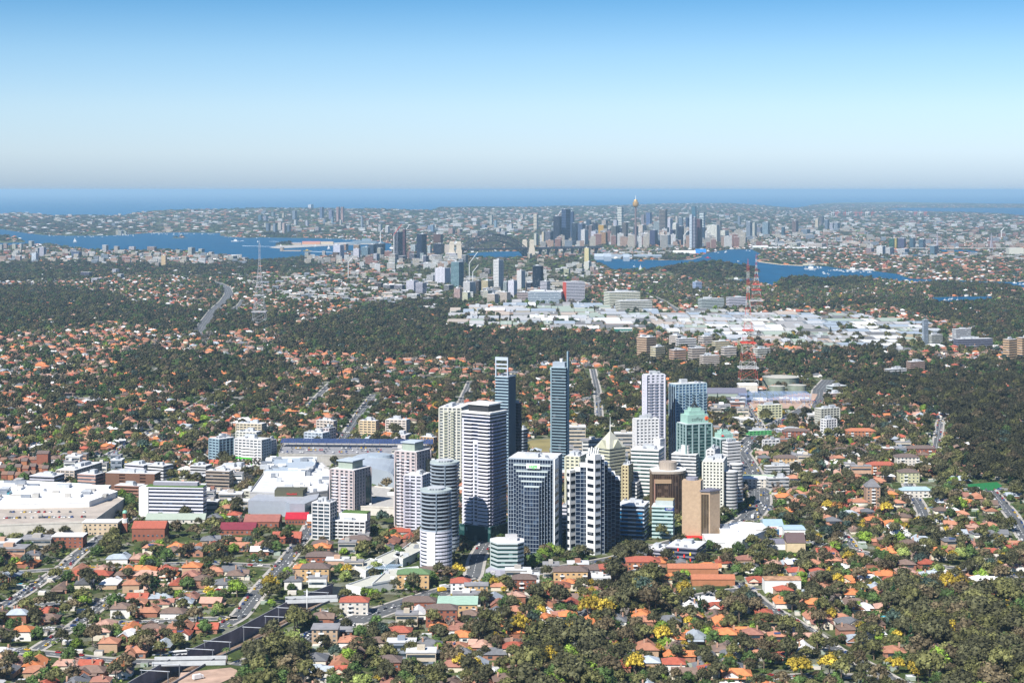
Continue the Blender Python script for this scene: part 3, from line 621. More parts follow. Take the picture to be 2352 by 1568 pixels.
block(1290, 1318, 1330, 1225, 1165, 15, 'dde', 'm', 3.4, .5, 0, 1, 'low white banded offices between the two gridded towers', 'office_building', 'office building')
block(1543, 1598, 1616, 1130, 1046, 18, 'eee', 'm', 3.6, .5, 0, 1, 'white banded office below the green glass tower', plants=3)
block(1566, 1580, 1590, 1128, 1025, 40, 'fff', 'm', 3.6, .9, 0, 1, 'windowless white stair tower in front of the green glass tower', 'lift_tower', 'lift tower', plants=0)
block(1615, 1660, 1668, 1185, 1062, 12, 'eed', 'k', 3.1, .5, 3.4, 1.6, 'white hotel wing with square punched windows beside the round hotel tower', 'hotel', 'hotel', plants=3)
block(1624, 1640, 1652, 1150, 1035, 20, 'eee', 'm', 3.1, .55, 3.4, 1.6, 'white stepped upper hotel block behind the punched window wing', 'hotel', 'hotel')
def cyl(uc, rpx, vb, vt, wall, glass, lab, fh=3.2, bf=.5, name='office_tower', cat='office tower', ry=1., roofm=None):
    q = W(uc, vb); R_ = rpx*q.y/F; h_ = H-(vt-HV)*(q.y+R_)/F; r_ = empty(name, (q.x, q.y+R_*ry, 0)); tag(r_, lab, cat)
    body(r_, ell(0, 0, R_, R_*ry, 30), h_, wallm(wall), glass, fh, bf, 0, 1, .4, roofm=roofm); FR.append((q.x, q.y+R_, 1, 0, R_+4, R_+4)); return r_, R_, h_
r, R_, h_ = cyl(1679, 17, 1184, 1083, 'ccc', 'm', 'round grey white banded hotel tower overlooking the highway curve', name='hotel', cat='hotel')
r, R_, h_ = cyl(1693, 15, 1168, 1066, 'ddd', 'm', 'curved white banded hotel wing nearest the highway', name='hotel', cat='hotel')
block(1660, 1672, 1700, 1135, 1018, 60, 'eee', 'm', 3.4, .6, 0, 1, 'white hotel block with a folded roof beside the pale green dome', 'hotel', 'hotel', plants=3)
# brown curved tower
q = W(1537, 1188); r = empty('office_tower', (q.x, q.y, 0)); tag(r, 'dark brown office tower with a curved front and a round tan roof drum', 'office tower')
pl = [(-17, 22), (-16, 0), (0, -1)]+[(17*math.sin(math.radians(a_)), 14-15*math.cos(math.radians(a_))) for a_ in range(15, 100, 12)]+[(14, 30), (-8, 32)]
hz = H-(1088-HV)*q.y/F; MB().prism(pl, 0, hz).build('glazing', GLASS['r'], r); g = MB()
for i in range(len(pl)):
    a_, b_ = Vector(pl[i]), Vector(pl[(i+1) % len(pl)]); L = (b_-a_).length; k_ = max(1, int(L/1.9)); t_ = (b_-a_)/L
    for j in range(k_): g.obox(a_+t_*(L*(j+.5)/k_), t_, .35, .5, 0, hz)
g.build('mullion', wallm('543'), r); MB().prism(grow(pl, .6), hz, hz+2.4, 0, 1).build('roof', [wallm('a98'), m_white], r)
MB().prism(ell(0, 14, 8.5, 8.5, 20), hz+2.4, hz+10).build('roof_drum', wallm('a98'), r); MB().obox((-6, -1.4), (1, 0), 16, .7, hz-9, hz-5).build('tan_panel', wallm('a86'), r); MB().obox((-14, -.8), (1, 0), 1, .8, 4, hz-5).build('tan_strip', wallm('a76'), r)
FR.append((q.x, q.y+15, 1, 0, 20, 19))
# tan brick twin tower
m_tan = M('tan_brick', (.37, .27, .18), .85, var=.1, scale=.4)
q = W(1594, 1240); r = empty('office_tower', (q.x, q.y, 0)); tag(r, 'windowless tan brick tower joined to a lower brown glass fronted tan wing', 'office tower'); z_ = lambda v: H-(v-HV)*q.y/F
MB().prism([(-10.5, 3), (6, 0), (9, 10), (-8, 13)], 0, z_(1104)).build('brick_tower', m_tan, r); MB().prism(ell(-1, 7, 5.5, 5.5, 10), z_(1104), z_(1100)+.8).build('plant_room', wallm('889'), r)
MB().prism([(6, -.8), (14, -2), (24, 6), (14, 12)], 0, z_(1128)).build('brick_wing', m_tan, r)
MB().obox((9.6, -1.6), Vector((8, -1.2)).normalized(), 6.6, .7, 5, z_(1134)).build('glazing', GLASS['r'], r); mb = MB()
for j in range(5): mb.obox((7+j*1.35, -1.8-.2*j*.8), (1, 0), .3, .5, 5, z_(1134))
mb.build('mullion', wallm('875'), r); MB().prism([(5, -1.6), (14, -3), (25.3, 6), (14, 13)], z_(1128), z_(1128)+1.3).build('roof', wallm('667'), r); MB().box(-9, 12, -4, 1, 2.2, 4).build('awning', M('red_awning', (.55, .02, .02), .6), r)
FR.append((q.x+5, q.y+6, 1, 0, 19, 10))
r, A, B, la, lb, h = block(1420, 1479, 1490, 1240, 1163, 14, 'cde', 'n', 3.6, .35, 0, 1, 'pale office with bright blue window bands right of the white corner pillar', 'office_building', 'office building')
g = MB(); a2 = norm2(A)
for j in range(6):
    for f0, f1 in ((.05, .3), (.62, .95)): g.obox(a2*la*(f0+f1)/2+out_left(14)*.75, a2, la*(f1-f0), .3, 4+j*3.9, 5.1+j*3.9)
g.build('blue_panel', M('blue_panel', (.02, .2, .42), .4), r)
r, A, B, la, lb, h = block(1498, 1545, 1549, 1236, 1166, 10, 'bdd', 'g', 3.5, .5, 0, 1, 'pale green banded office with URM sign below the brown curved tower', 'office_building', 'office building', plants=1, dmax=40)
MB().prism([tuple(Vector(p)*.86+norm2(B)*3) for p in rectpoly(A, B, la, lb)], h+1, h+6, 0, 1).build('top_storey', [wallm('bcc'), wallm('a96')], r)
nn = out_left(10); q = norm2(A)*la*.16+nn*.7; sign(r, 'URM', 2.6, (q.x, q.y, h-1), nn, m_white, .1, M('navy_board', (.01, .03, .2), .5), (8, 3))
r, A, B, la, lb, h = block(1530, 1600, 1622, 1292, 1262, 20, '667', 'n', 3.6, .4, 0, 1, 'charcoal banded office with red and yellow window panels among the trees', 'office_building', 'office building'); a2 = norm2(A)
for j, (f, z, cc) in enumerate(((.2, 1, 0), (.2, 6, 1), (.4, 4, 0), (.6, 9, 0), (.6, 2, 0), (.75, 6, 1))): MB().obox(a2*la*f+out_left(20)*.8, a2, 1.3, .3, z, z+2.6).build('coloured_panel', M('panel_red', (.6, .03, .02), .5) if cc == 0 else M('panel_yellow', (.75, .5, .02), .5), r)
block(1486, 1528, 1548, 1290, 1266, 22, '99a', 'n', 3.4, .5, 0, 1, 'small dark grey office with a pale blue curved roof', 'office_building', 'office building', plants=1)
# ------------------------------------------------------------------ tables of smaller buildings: ul uc ur vb vt angle wall glass label
LOW = '''
481 503 536 1068 1010 40 8ab n grey blue office tower left of the white and green flats|office_tower|office tower
540 600 621 1070 1012 25 eee m white and dark flats with green framed shops at street level|apartment_block|apartment block
615 622 634 1062 1012 30 bbb w grey rear wing behind the white and green flats|apartment_block|apartment block
321 466 474 1188 1122 6 eef n long white banded hospital style office block with a planted roof|office_building|office building
243 355 369 1133 1090 8 643 r dark brown brick office block with white window bays|office_building|office building
263 318 332 1142 1118 12 965 r low orange brick block with solar panels beside the long white banded block|office_building|office building
179 219 241 1131 1092 18 c98 w pink brick block with a white window grid|office_building|office building
130 170 232 1115 1082 15 cba m cream brick flats behind the pink gridded block|apartment_block|apartment block
69 124 148 1128 1096 15 bbc k grey white stepped office above the shopping centre roof|office_building|office building
287 330 352 1100 1070 25 dde k white office with a pale roof, left one behind the dark brown block|office_building|office building
340 375 397 1102 1072 25 ddd k white office with a dark banded side, right one behind the dark brown block|office_building|office building
473 526 536 1130 1084 12 987 k brown striped office block with a busy flat roof|office_building|office building
437 472 486 1098 1072 15 ccc k pale office left of the brown striped block|office_building|office building
412 460 480 1112 1098 15 ccb k low concrete podium in front of the pale office|office_building|office building
495 560 581 1104 1078 15 dcb w peach fronted shops right of the brown striped block|shop_building|shops
554 592 610 1152 1130 20 bba k low grey shops left of the silver fronted mall|shop_building|shops
728 765 773 1000 968 25 dcb m cream balcony flats with castellated roof beside the straight road|apartment_block|apartment block
700 740 756 1030 996 25 bcd w pale blue grey flats with curved roof left of the straight road|apartment_block|apartment block
742 755 770 1018 985 25 dcc m cream flats just behind the pale blue grey flats|apartment_block|apartment block
826 862 869 1008 968 18 ec9 m peach and cream flats with dark roof deck right of the straight road|apartment_block|apartment block
887 932 940 1000 966 15 edc m beige flats with white balconies behind the solar canopy|apartment_block|apartment block
898 930 944 1018 1001 18 edd w low white roofed block in front of the beige balcony flats|apartment_block|apartment block
966 995 1004 1034 1006 30 c96 w orange brick flats with pale octagonal roof near the cream tower|apartment_block|apartment block
543 600 611 1010 975 15 dca m tan brick flats with white roof above the white and green flats|apartment_block|apartment block
543 588 600 1018 994 20 eed m white stepped flats in front of the tan brick flats|apartment_block|apartment block
1463 1485 1507 822 776 45 ca8 r tall tan brick flats, left end of the apartment cluster|apartment_block|apartment block
1494 1506 1527 828 798 45 dc9 m cream flats right of the tall tan brick flats|apartment_block|apartment block
1537 1556 1570 800 772 35 dcb m beige flats behind the grey white slab|apartment_block|apartment block
1553 1560 1599 805 779 70 ddd k long grey white slab of flats in the apartment cluster|apartment_block|apartment block
1604 1616 1636 800 774 60 dcb m pale flats right of the long grey white slab|apartment_block|apartment block
1635 1643 1675 809 785 68 dc9 m yellowish flats in the middle of the apartment cluster|apartment_block|apartment block
1537 1549 1576 837 805 60 c97 m red brick and white flats, nearest left in the apartment cluster|apartment_block|apartment block
1580 1590 1621 833 801 65 cba k cream flats with dark balconies right of the red brick and white flats|apartment_block|apartment block
1607 1616 1652 852 818 68 dcb k cream striped flats, nearest of the apartment cluster|apartment_block|apartment block
1656 1664 1691 826 799 65 dcb m cream stepped flats just left of the big lattice mast|apartment_block|apartment block
1694 1702 1725 800 783 65 dc9 m yellowish flats behind the big lattice mast|apartment_block|apartment block
1730 1740 1769 822 802 60 ddc k cream flats with dark red roof tower right of the big lattice mast|apartment_block|apartment block
1873 1886 1928 984 940 62 ccb k beige slab of flats standing right of the highway|apartment_block|apartment block
1886 1898 1921 1008 965 55 eee m white tower of flats in front of the beige slab|apartment_block|apartment block
1742 1750 1795 962 932 70 dda m cream stepped block by the highway below the building site|apartment_block|apartment block
1898 1912 1944 905 888 60 bcc k white and glass office on the highway bend|office_building|office building
1892 1908 1935 925 905 60 dba m peach and cream shops beside the highway bend|office_building|office building
1780 1800 1850 1004 990 70 aab m low car showroom with white roof and NISSAN sign|car_showroom|car showroom
1716 1722 1771 1000 991 75 4a5 m long green shop building with yellow sign at the highway|shop_building|shops
1752 1756 1790 1040 1012 75 ddd m white flats by the highway footbridge|apartment_block|apartment block
1755 1760 1813 1098 1072 80 ccc m pale warehouse block behind the car showroom|office_building|office building
1760 1766 1812 1125 1100 80 bbb m white roofed low block above the showroom yard|office_building|office building
2304 2318 2336 830 781 50 da7 m orange brick tower of flats, left of the pair at the right edge|apartment_block|apartment block
2335 2348 2368 825 777 50 da7 m orange brick tower of flats, right of the pair at the right edge|apartment_block|apartment block
2118 2122 2132 792 736 60 9ab w slim blue grey factory tower in the warehouse district|factory_tower|factory tower
2131 2140 2165 792 770 60 aa9 w grey concrete plant building beside the slim factory tower|factory|factory
2082 2092 2124 855 832 65 a87 k brick office with white bands among trees at right|office_building|office building
2032 2042 2082 868 849 65 ddd m white balcony flats left of the brick banded office|apartment_block|apartment block
2187 2196 2230 790 757 65 ccc w pale sloping office at the right end of the warehouse district|office_building|office building
2190 2200 2280 800 780 75 667 n long dark glass office wing below the pale sloping office|office_building|office building
1603 1612 1663 711 687 70 bcc k white and grey office in front of the forested headland|office_building|office building
1668 1675 1716 709 684 70 dde n white and dark office left of the big lattice mast|office_building|office building
1591 1598 1612 668 648 60 abd b blue and white tower on the edge of the forest|office_tower|office tower
1387 1400 1482 705 672 70 eec m white hospital building above the warehouses|hospital|hospital
1413 1425 1500 715 692 70 ddc k cream hospital annex with car decks|hospital|hospital
1293 1301 1343 696 648 72 dde k white hospital tower with red end wall|hospital|hospital
1213 1289 1296 697 671 8 9ab w wide blue grey hospital block|hospital|hospital
1188 1213 1220 690 672 15 a99 k low pinkish block left of the wide blue grey hospital|hospital|hospital
1241 1256 1264 676 647 40 ccd k grey glass office behind the wide hospital|office_building|office building
'''
ORD = []
RT = {}
for ln in LOW.strip().split('\n'):
    a = ln.split(' ', 8); lab, nm, ct = a[8].split('|'); v = list(map(float, a[:6]))
    RT[lab[:22]] = block(*v, a[6], a[7], fh=3.3 if v[3] > 850 else 4.2, bf=.5, pier=5 if v[3] > 900 and ct != 'office building' else 0, pw=1.3, label=lab, name=nm, cat=ct, merge=v[3] < 900, plants=2 if v[3] > 700 else 1)
def fx(k): return RT[[x for x in RT if x.startswith(k)][0]]
r, A, B, la, lb, h = fx('low car showroom'); nn = out_right(70); q = norm2(B)*lb*.25+nn; sign(r, 'NISSAN', 3.2, (q.x, q.y, h-1.5), nn, M('sign_red', (.6, .02, .03), .5), .1)
r, A, B, la, lb, h = fx('white hospital tower'); vstrip(r, norm2(A)*0, norm2(A), out_left(72), la, 0, h, .6, M('red_wall', (.35, .06, .04), .7), 'red_end_wall')
r, A, B, la, lb, h = fx('long white banded hosp'); vstrip(r, norm2(A)*la*.86, norm2(A), out_left(6), la*.15, 0, h, .9, m_white, 'white_mural_wall')
MB().prism([tuple(Vector(p)*.9) for p in rectpoly(A, B, la, lb)], h+1, h+2).build('roof_garden', m_green, r); MB().obox(norm2(A)*la*.45+norm2(B)*lb*.5, A, la*.7, lb*.5, h+2, h+5.5, 0, 1).build('roof_storey', [wallm('889'), m_roofw], r)
r, A, B, la, lb, h = fx('white and dark flats w'); g = MB(); nn = out_left(25)
for j in range(4): g.obox(norm2(A)*la*(.35+.2*j)+nn*1.2, A, .7, .5, 0, 8)
g.obox(norm2(A)*la*.65+nn*1.2, A, la*.62, .5, 7.5, 8.4); g.build('green_frame', M('green_frame', (.08, .55, .04), .5), r)
balconies(r, norm2(A)*la*.2, norm2(A), nn, la*.55, h-4, 9, 3.3, 1.3, m_white)
r, A, B, la, lb, h = fx('dark brown brick'); nn = out_left(8)
vstrip(r, norm2(A)*0, norm2(A), nn, la*.18, 0, h, .5, wallm('643'), 'brick_wall'); vstrip(r, norm2(A)*la*.3, norm2(A), nn, la*.3, 0, h, .5, wallm('643'), 'brick_wall'); vstrip(r, norm2(A)*la*.72, norm2(A), nn, la*.28, 0, h, .5, wallm('643'), 'brick_wall')

def box3(name, cat, lab, px, h, m, mt, z0=0.0, para=True):
    """low building from its photo roof-plan corners (given on the ground)"""
    ps = [W(u, v) for u, v in px]; c_ = sum(ps, Vector((0, 0, 0)))/len(ps); pl = [(p.x-c_.x, p.y-c_.y) for p in ps]
    ar = sum(pl[i-1][0]*pl[i][1]-pl[i][0]*pl[i-1][1] for i in range(len(pl)))
    if ar < 0: pl = pl[::-1]
    r_ = empty(name, (c_.x, c_.y, z0)); tag(r_, lab, cat)
    MB().prism(pl, 0, h, 0, 1).build('wall', [m, mt], r_)
    if para:
        g = MB(); n_ = len(pl)
        for i in range(n_):
            a_, b_ = Vector(pl[i]), Vector(pl[(i+1) % n_]); L = (b_-a_).length
            if L > 1: g.obox((a_+b_)/2, (b_-a_)/L, L+.3, .5, h-.4, h+1.1)
        g.build('parapet', m, r_)
    rad = max(Vector(p).length for p in pl); FPX.append(px); return r_, pl, h
FPX = []
m_cream = M('cream_wall', (.5, .47, .42), .8); m_deck = M('roof_deck', (.34, .3, .26), .9, var=.2, scale=.06); m_wroof = M('white_roof', (.68, .69, .7), .7, var=.1, scale=.08)
def junk(r_, pl, h, n, seed, m=None, smax=9):
    rr = random.Random(seed); xs_ = [p[0] for p in pl]; ys_ = [p[1] for p in pl]; k = 0
    while k < n:
        x, y = rr.uniform(min(xs_), max(xs_)), rr.uniform(min(ys_), max(ys_))
        if not inpoly(np.array([x]), np.array([y]), pl)[0]: k += .2; continue
        k += 1; a_, b_ = rr.uniform(2, smax), rr.uniform(2, smax*.7)
        MB().box(x-a_/2, x+a_/2, y-b_/2, y+b_/2, h+.02, h+rr.uniform(1.2, 4)).build('roof_plant', m or rr.choice([m_plant, m_white, m_conc, m_steel]), r_)
# left shopping centre with rooftop parking
r, pl, h = box3('shopping_centre', 'shopping centre', 'huge white roofed shopping centre with rooftop car park at the left edge', [(-60, 1236), (212, 1226), (285, 1172), (215, 1150), (-60, 1150)], 11, m_cream, m_deck)
junk(r, pl, h, 3, 4)
r, pl, h = box3('shopping_centre_roof', 'roof building', 'white upper roofs of the left shopping centre with skylights and ducts', [(-60, 1196), (120, 1192), (205, 1190), (270, 1166), (205, 1148), (60, 1140), (-60, 1140)], 4.5, m_white, m_wroof, 11)
junk(r, pl, h, 46, 5, smax=17); 
for k in range(5): MB().box(-75+k*9, -69+k*9, -12, -2, h, h+2).build('skylight', M('teal_skylight', (.03, .2, .24), .2), r)
# the big mall, its car park with a solar roof, and the silver hall
r, pl, h = box3('shopping_mall', 'shopping mall', 'sprawling grey roofed shopping mall with a dark sloping glass entrance', [(574, 1168), (700, 1172), (752, 1165), (760, 1118), (740, 1096), (622, 1098)], 16, wallm('aaa'), m_roofw)
junk(r, pl, h, 28, 6); q = pl[0]; c1 = W(665, 1172); c0_ = Vector(r.location)
MB().prism([(c1.x-c0_.x-14, c1.y-c0_.y-6), (c1.x-c0_.x+14, c1.y-c0_.y-7), (c1.x-c0_.x+16, c1.y-c0_.y+14), (c1.x-c0_.x-14, c1.y-c0_.y+14)], 0, 21).build('dark_entrance', wallm('443'), r)
MB().obox((c1.x-c0_.x-1, c1.y-c0_.y-7), (1, 0), 20, .6, 2, 14).build('entrance_glass', GLASS['w'], r); sign(r, 'Westfield', 2.6, (c1.x-c0_.x+3, c1.y-c0_.y-7.2, 17.5), Vector((0, -1)), M('sign_red', (.6, .02, .03), .5), .1)
r, pl, h = box3('shopping_mall', 'shopping mall', 'white stepped department store box with wavy roof behind the mall entrance', [(606, 1128), (700, 1128), (722, 1112), (728, 1092), (612, 1094)], 20, m_white, wallm('abc')); junk(r, pl, h, 22, 9, smax=12)
r, pl, h = box3('silver_hall', 'hall', 'silver metal clad hall with a curved shiny front at the mall', [(570, 1184), (655, 1186), (666, 1192), (700, 1192), (728, 1180), (735, 1163), (700, 1160), (600, 1163)], 15, M('silver_metal', (.42, .46, .52), .35, .5, var=.05), M('silver_roof', (.4, .42, .45), .5, .3), para=False)
MB().obox((36, -16), (1, -.2), 3, .5, 1, 11).build('window', GLASS['k'], r)
r, pl, h = box3('car_park', 'car park', 'flat concrete rooftop car park behind the mall', [(640, 1066), (770, 1070), (900, 1066), (985, 1062), (990, 1045), (650, 1042)], 12, m_conc, m_roofg); CPK = (r, pl, h)
sp = MB(); p0 = W(645, 1048); p1 = W(995, 1051); d_ = (p1-p0); n_ = 60
for k in range(n_):
    a_ = p0+d_*(k/n_); b_ = p0+d_*((k+.93)/n_); sp.face([(a_.x, a_.y-6, 17), (b_.x, b_.y-6, 17), (b_.x, b_.y+9, 20.5), (a_.x, a_.y+9, 20.5)])
r = empty('solar_canopy', (0, 0, 0)); tag(r, 'very long blue solar panel canopy over the car park behind the mall', 'solar canopy'); sp.build('solar_panel', M('solar_blue', (.035, .055, .13), .35, var=.2, scale=.3, spec=.4), r); g = MB()
for k in range(0, n_+1, 3): a_ = p0+d_*(k/n_); g.tube((a_.x, a_.y+1, 12), (a_.x, a_.y+1, 18.3), .25)
g.build('support_post', m_steel, r)
# barrel roofed hall
c_ = W(850, 1118); r = empty('barrel_roof_hall', c_); tag(r, 'big grey barrel roofed mall hall behind the pinkish tower', 'mall hall'); mb = MB(); NSEG = 12; Wd, Ln = 52, 95
for k in range(NSEG):
    a0, a1 = math.pi*k/NSEG, math.pi*(k+1)/NSEG; x0, z0 = -Wd/2*math.cos(a0), 12+9*math.sin(a0); x1, z1 = -Wd/2*math.cos(a1), 12+9*math.sin(a1)
    mb.face([(x0, -10, z0), (x1, -10, z1), (x1*1.15, Ln, z1+2), (x0*1.15, Ln, z0+2)]); mb.face([(x0, -10, z0), (x0, -10, 0), (x1, -10, 0), (x1, -10, z1)])
mb.build('barrel_roof', M('blue_grey_roof', (.3, .34, .38), .5, var=.08, scale=.05), r, True); MB().box(-Wd/2, Wd/2, -9, Ln-5, 0, 12).build('wall', wallm('a99'), r)
g = MB()
for y_ in (10, 38, 66): g.box(-Wd/2*.98, Wd/2*.98, y_, y_+1.2, 11, 13)
g.build('roof_rib', m_steel, r); MB().prism(ell(5, 70, 14, 9, 20), 20, 24.5).build('roof_drum', wallm('9ab'), r)
FPX.append([(786, 1130), (910, 1130), (915, 1065), (790, 1065)])
r, pl, h = box3('shopping_mall', 'shopping mall', 'low cream shop buildings and courtyard between the two pinkish towers', [(770, 1180), (905, 1185), (905, 1140), (860, 1135), (775, 1150)], 8, m_cream, m_conc); junk(r, pl, h, 7, 11)
# car showrooms
THING_LAST = [None, 0, 0]
def shed(ul, ur, vb, vt, dep, wall, roofc, lab, name='warehouse', cat='warehouse', roofh=2.0, group=None, z=0):
    a_ = W(ul, vb); b_ = W(ur, vb); h_ = (vb-vt)*a_.y/F; r_ = empty(name, ((a_.x+b_.x)/2, a_.y, z)); w_ = (b_.x-a_.x)/2; tag(r_, lab, cat, group)
    MB().box(-w_, w_, 0, dep, 0, h_).build('wall', wall, r_); f = MB(); e = .5
    f.face([(-w_-e, -e, h_+.05), (w_+e, -e, h_+.05), (w_+e, dep/2, h_+roofh), (-w_-e, dep/2, h_+roofh)]); f.face([(-w_-e, dep/2, h_+roofh), (w_+e, dep/2, h_+roofh), (w_+e, dep+e, h_+.05), (-w_-e, dep+e, h_+.05)])
    f.face([(-w_-e, -e, h_+.05), (-w_-e, dep/2, h_+roofh), (-w_-e, dep+e, h_+.05)]); f.face([(w_+e, dep+e, h_+.05), (w_+e, dep/2, h_+roofh), (w_+e, -e, h_+.05)])
    f.build('roof', roofc, r_); FR.append((r_.location.x, r_.location.y+dep/2, 1, 0, w_+3, dep/2+3)); THING_LAST[:] = [r_, w_, h_]; return r_, w_, h_
r, w_, h_ = shed(1757, 1800, 1232, 1208, 30, m_white, wallm('9bc'), 'white car dealership with sloping blue grey roof and TOYOTA sign', 'car_showroom', 'car showroom', 4)
MB().box(-w_*.8, w_*.5, -.5, .2, .5, h_-2.5).build('showroom_glass', GLASS['b'], r); sign(r, 'TOYOTA', 1.9, (-w_*.2, -.7, h_-1.2), Vector((0, -1)), M('sign_red', (.6, .02, .03), .5), .1, m_white, (11, 2.6))
shed(1802, 1850, 1240, 1216, 24, m_white, wallm('acd'), 'white service building joined right of the sloping roof dealership', 'car_showroom', 'car showroom', 1)
r, w_, h_ = shed(1624, 1700, 1262, 1245, 40, m_white, m_wroof, 'long white roofed showroom left of the dealership, nearest the dark office', 'car_showroom', 'car showroom', 3)
r, pl, h = box3('car_showroom', 'car showroom', 'large white showroom with a curved roof edge beside the highway', [(1665, 1262), (1705, 1265), (1764, 1240), (1750, 1226), (1700, 1222), (1650, 1232)], 9, m_white, m_wroof); junk(r, pl, h, 5, 21)
shed(1764, 1812, 1262, 1248, 18, m_white, wallm('667'), 'white gabled hall right of the curved roof showroom', 'hall', 'hall', 3)
shed(1808, 1850, 1268, 1246, 22, M('sandstone', (.5, .4, .25), .9), wallm('544'), 'sandstone church with dark slate roof below the dealership', 'church', 'church', 7)
shed(1757, 1840, 1362, 1332, 16, m_white, M('rusty_roof', (.3, .17, .1), .8, var=.4, scale=.3), 'long two storey white house with a rusty roof beside the diagonal street', 'apartment_block', 'apartment block', 1.6)
m_or = M('orange_brick', (.33, .14, .07), .85, var=.12); m_ort = M('orange_tiles', (.34, .13, .07), .8, var=.15, scale=.8)
shed(1535, 1650, 1322, 1305, 12, m_or, m_ort, 'long orange brick townhouse row with tiled roof, rear one of two', 'townhouse_row', 'townhouses', 3); shed(1590, 1688, 1345, 1330, 12, m_or, m_ort, 'long orange brick townhouse row with tiled roof, front one of two', 'townhouse_row', 'townhouses', 3)
m_red = M('red_tiles', (.3, .085, .055), .8, var=.15, scale=.8); m_brr = M('brown_tiles', (.12, .09, .08), .85, var=.15, scale=.8); m_by = M('yellow_brick', (.45, .3, .15), .85, var=.1); m_br = M('red_brick', (.22, .08, .05), .85, var=.12)
m_grt = M('green_tiles', (.1, .17, .08), .8, var=.15, scale=.8); m_grm = M('pale_green_roof', (.3, .44, .35), .7, var=.08)
def flats(ul, ur, vb, vt, dep, wall, roofc, lab, hip=3.0, th=0.0, name='apartment_block', cat='apartment block', balc=True, fh=3.0):
    a_ = W(ul, vb); b_ = W(ur, vb); h_ = (vb-vt)*a_.y/F; w_ = (b_.x-a_.x)/2; r_ = empty(name, ((a_.x+b_.x)/2, a_.y, 0), math.radians(th)); tag(r_, lab, cat)
    MB().box(-w_, w_, 0, dep, 0, h_).build('wall', wall, r_); e = .7; f = MB(); k = min(w_, dep/2)*.9; x0, x1, y0, y1, zz, zr = -w_-e, w_+e, -e, dep+e, h_, h_+hip
    if hip: 
        R0, R1 = (x0+k, (y0+y1)/2, zr), (x1-k, (y0+y1)/2, zr); f.face([(x0, y0, zz), (x1, y0, zz), R1, R0]); f.face([(x1, y1, zz), (x0, y1, zz), R0, R1]); f.face([(x1, y0, zz), (x1, y1, zz), R1]); f.face([(x0, y1, zz), (x0, y0, zz), R0])
    else: f.box(x0, x1, y0, y1, h_, h_+.6)
    f.build('roof', roofc, r_); n_ = max(1, int(h_/fh)); c_ = max(2, int(w_*2/4.2))
    for j in range(n_):
        z = j*h_/n_+.9
        for i in range(c_):
            x = -w_+2*w_*(i+.5)/c_
            if balc and i % 4 == 1:
                b = MB(); b.box(x-1.9, x+1.9, -1.5, -.02, z-.9, z-.65); b.box(x-1.9, x+1.9, -1.5, -1.35, z-.65, z+.3); b.build('balcony', m_white, r_)
            MB().box(x-.85, x+.85, -.08, .1, z, z+1.3).build('window', m_glass, r_)
    FR.append((r_.location.x, r_.location.y+dep/2, math.cos(math.radians(th)), math.sin(math.radians(th)), w_+2, dep/2+2)); return r_
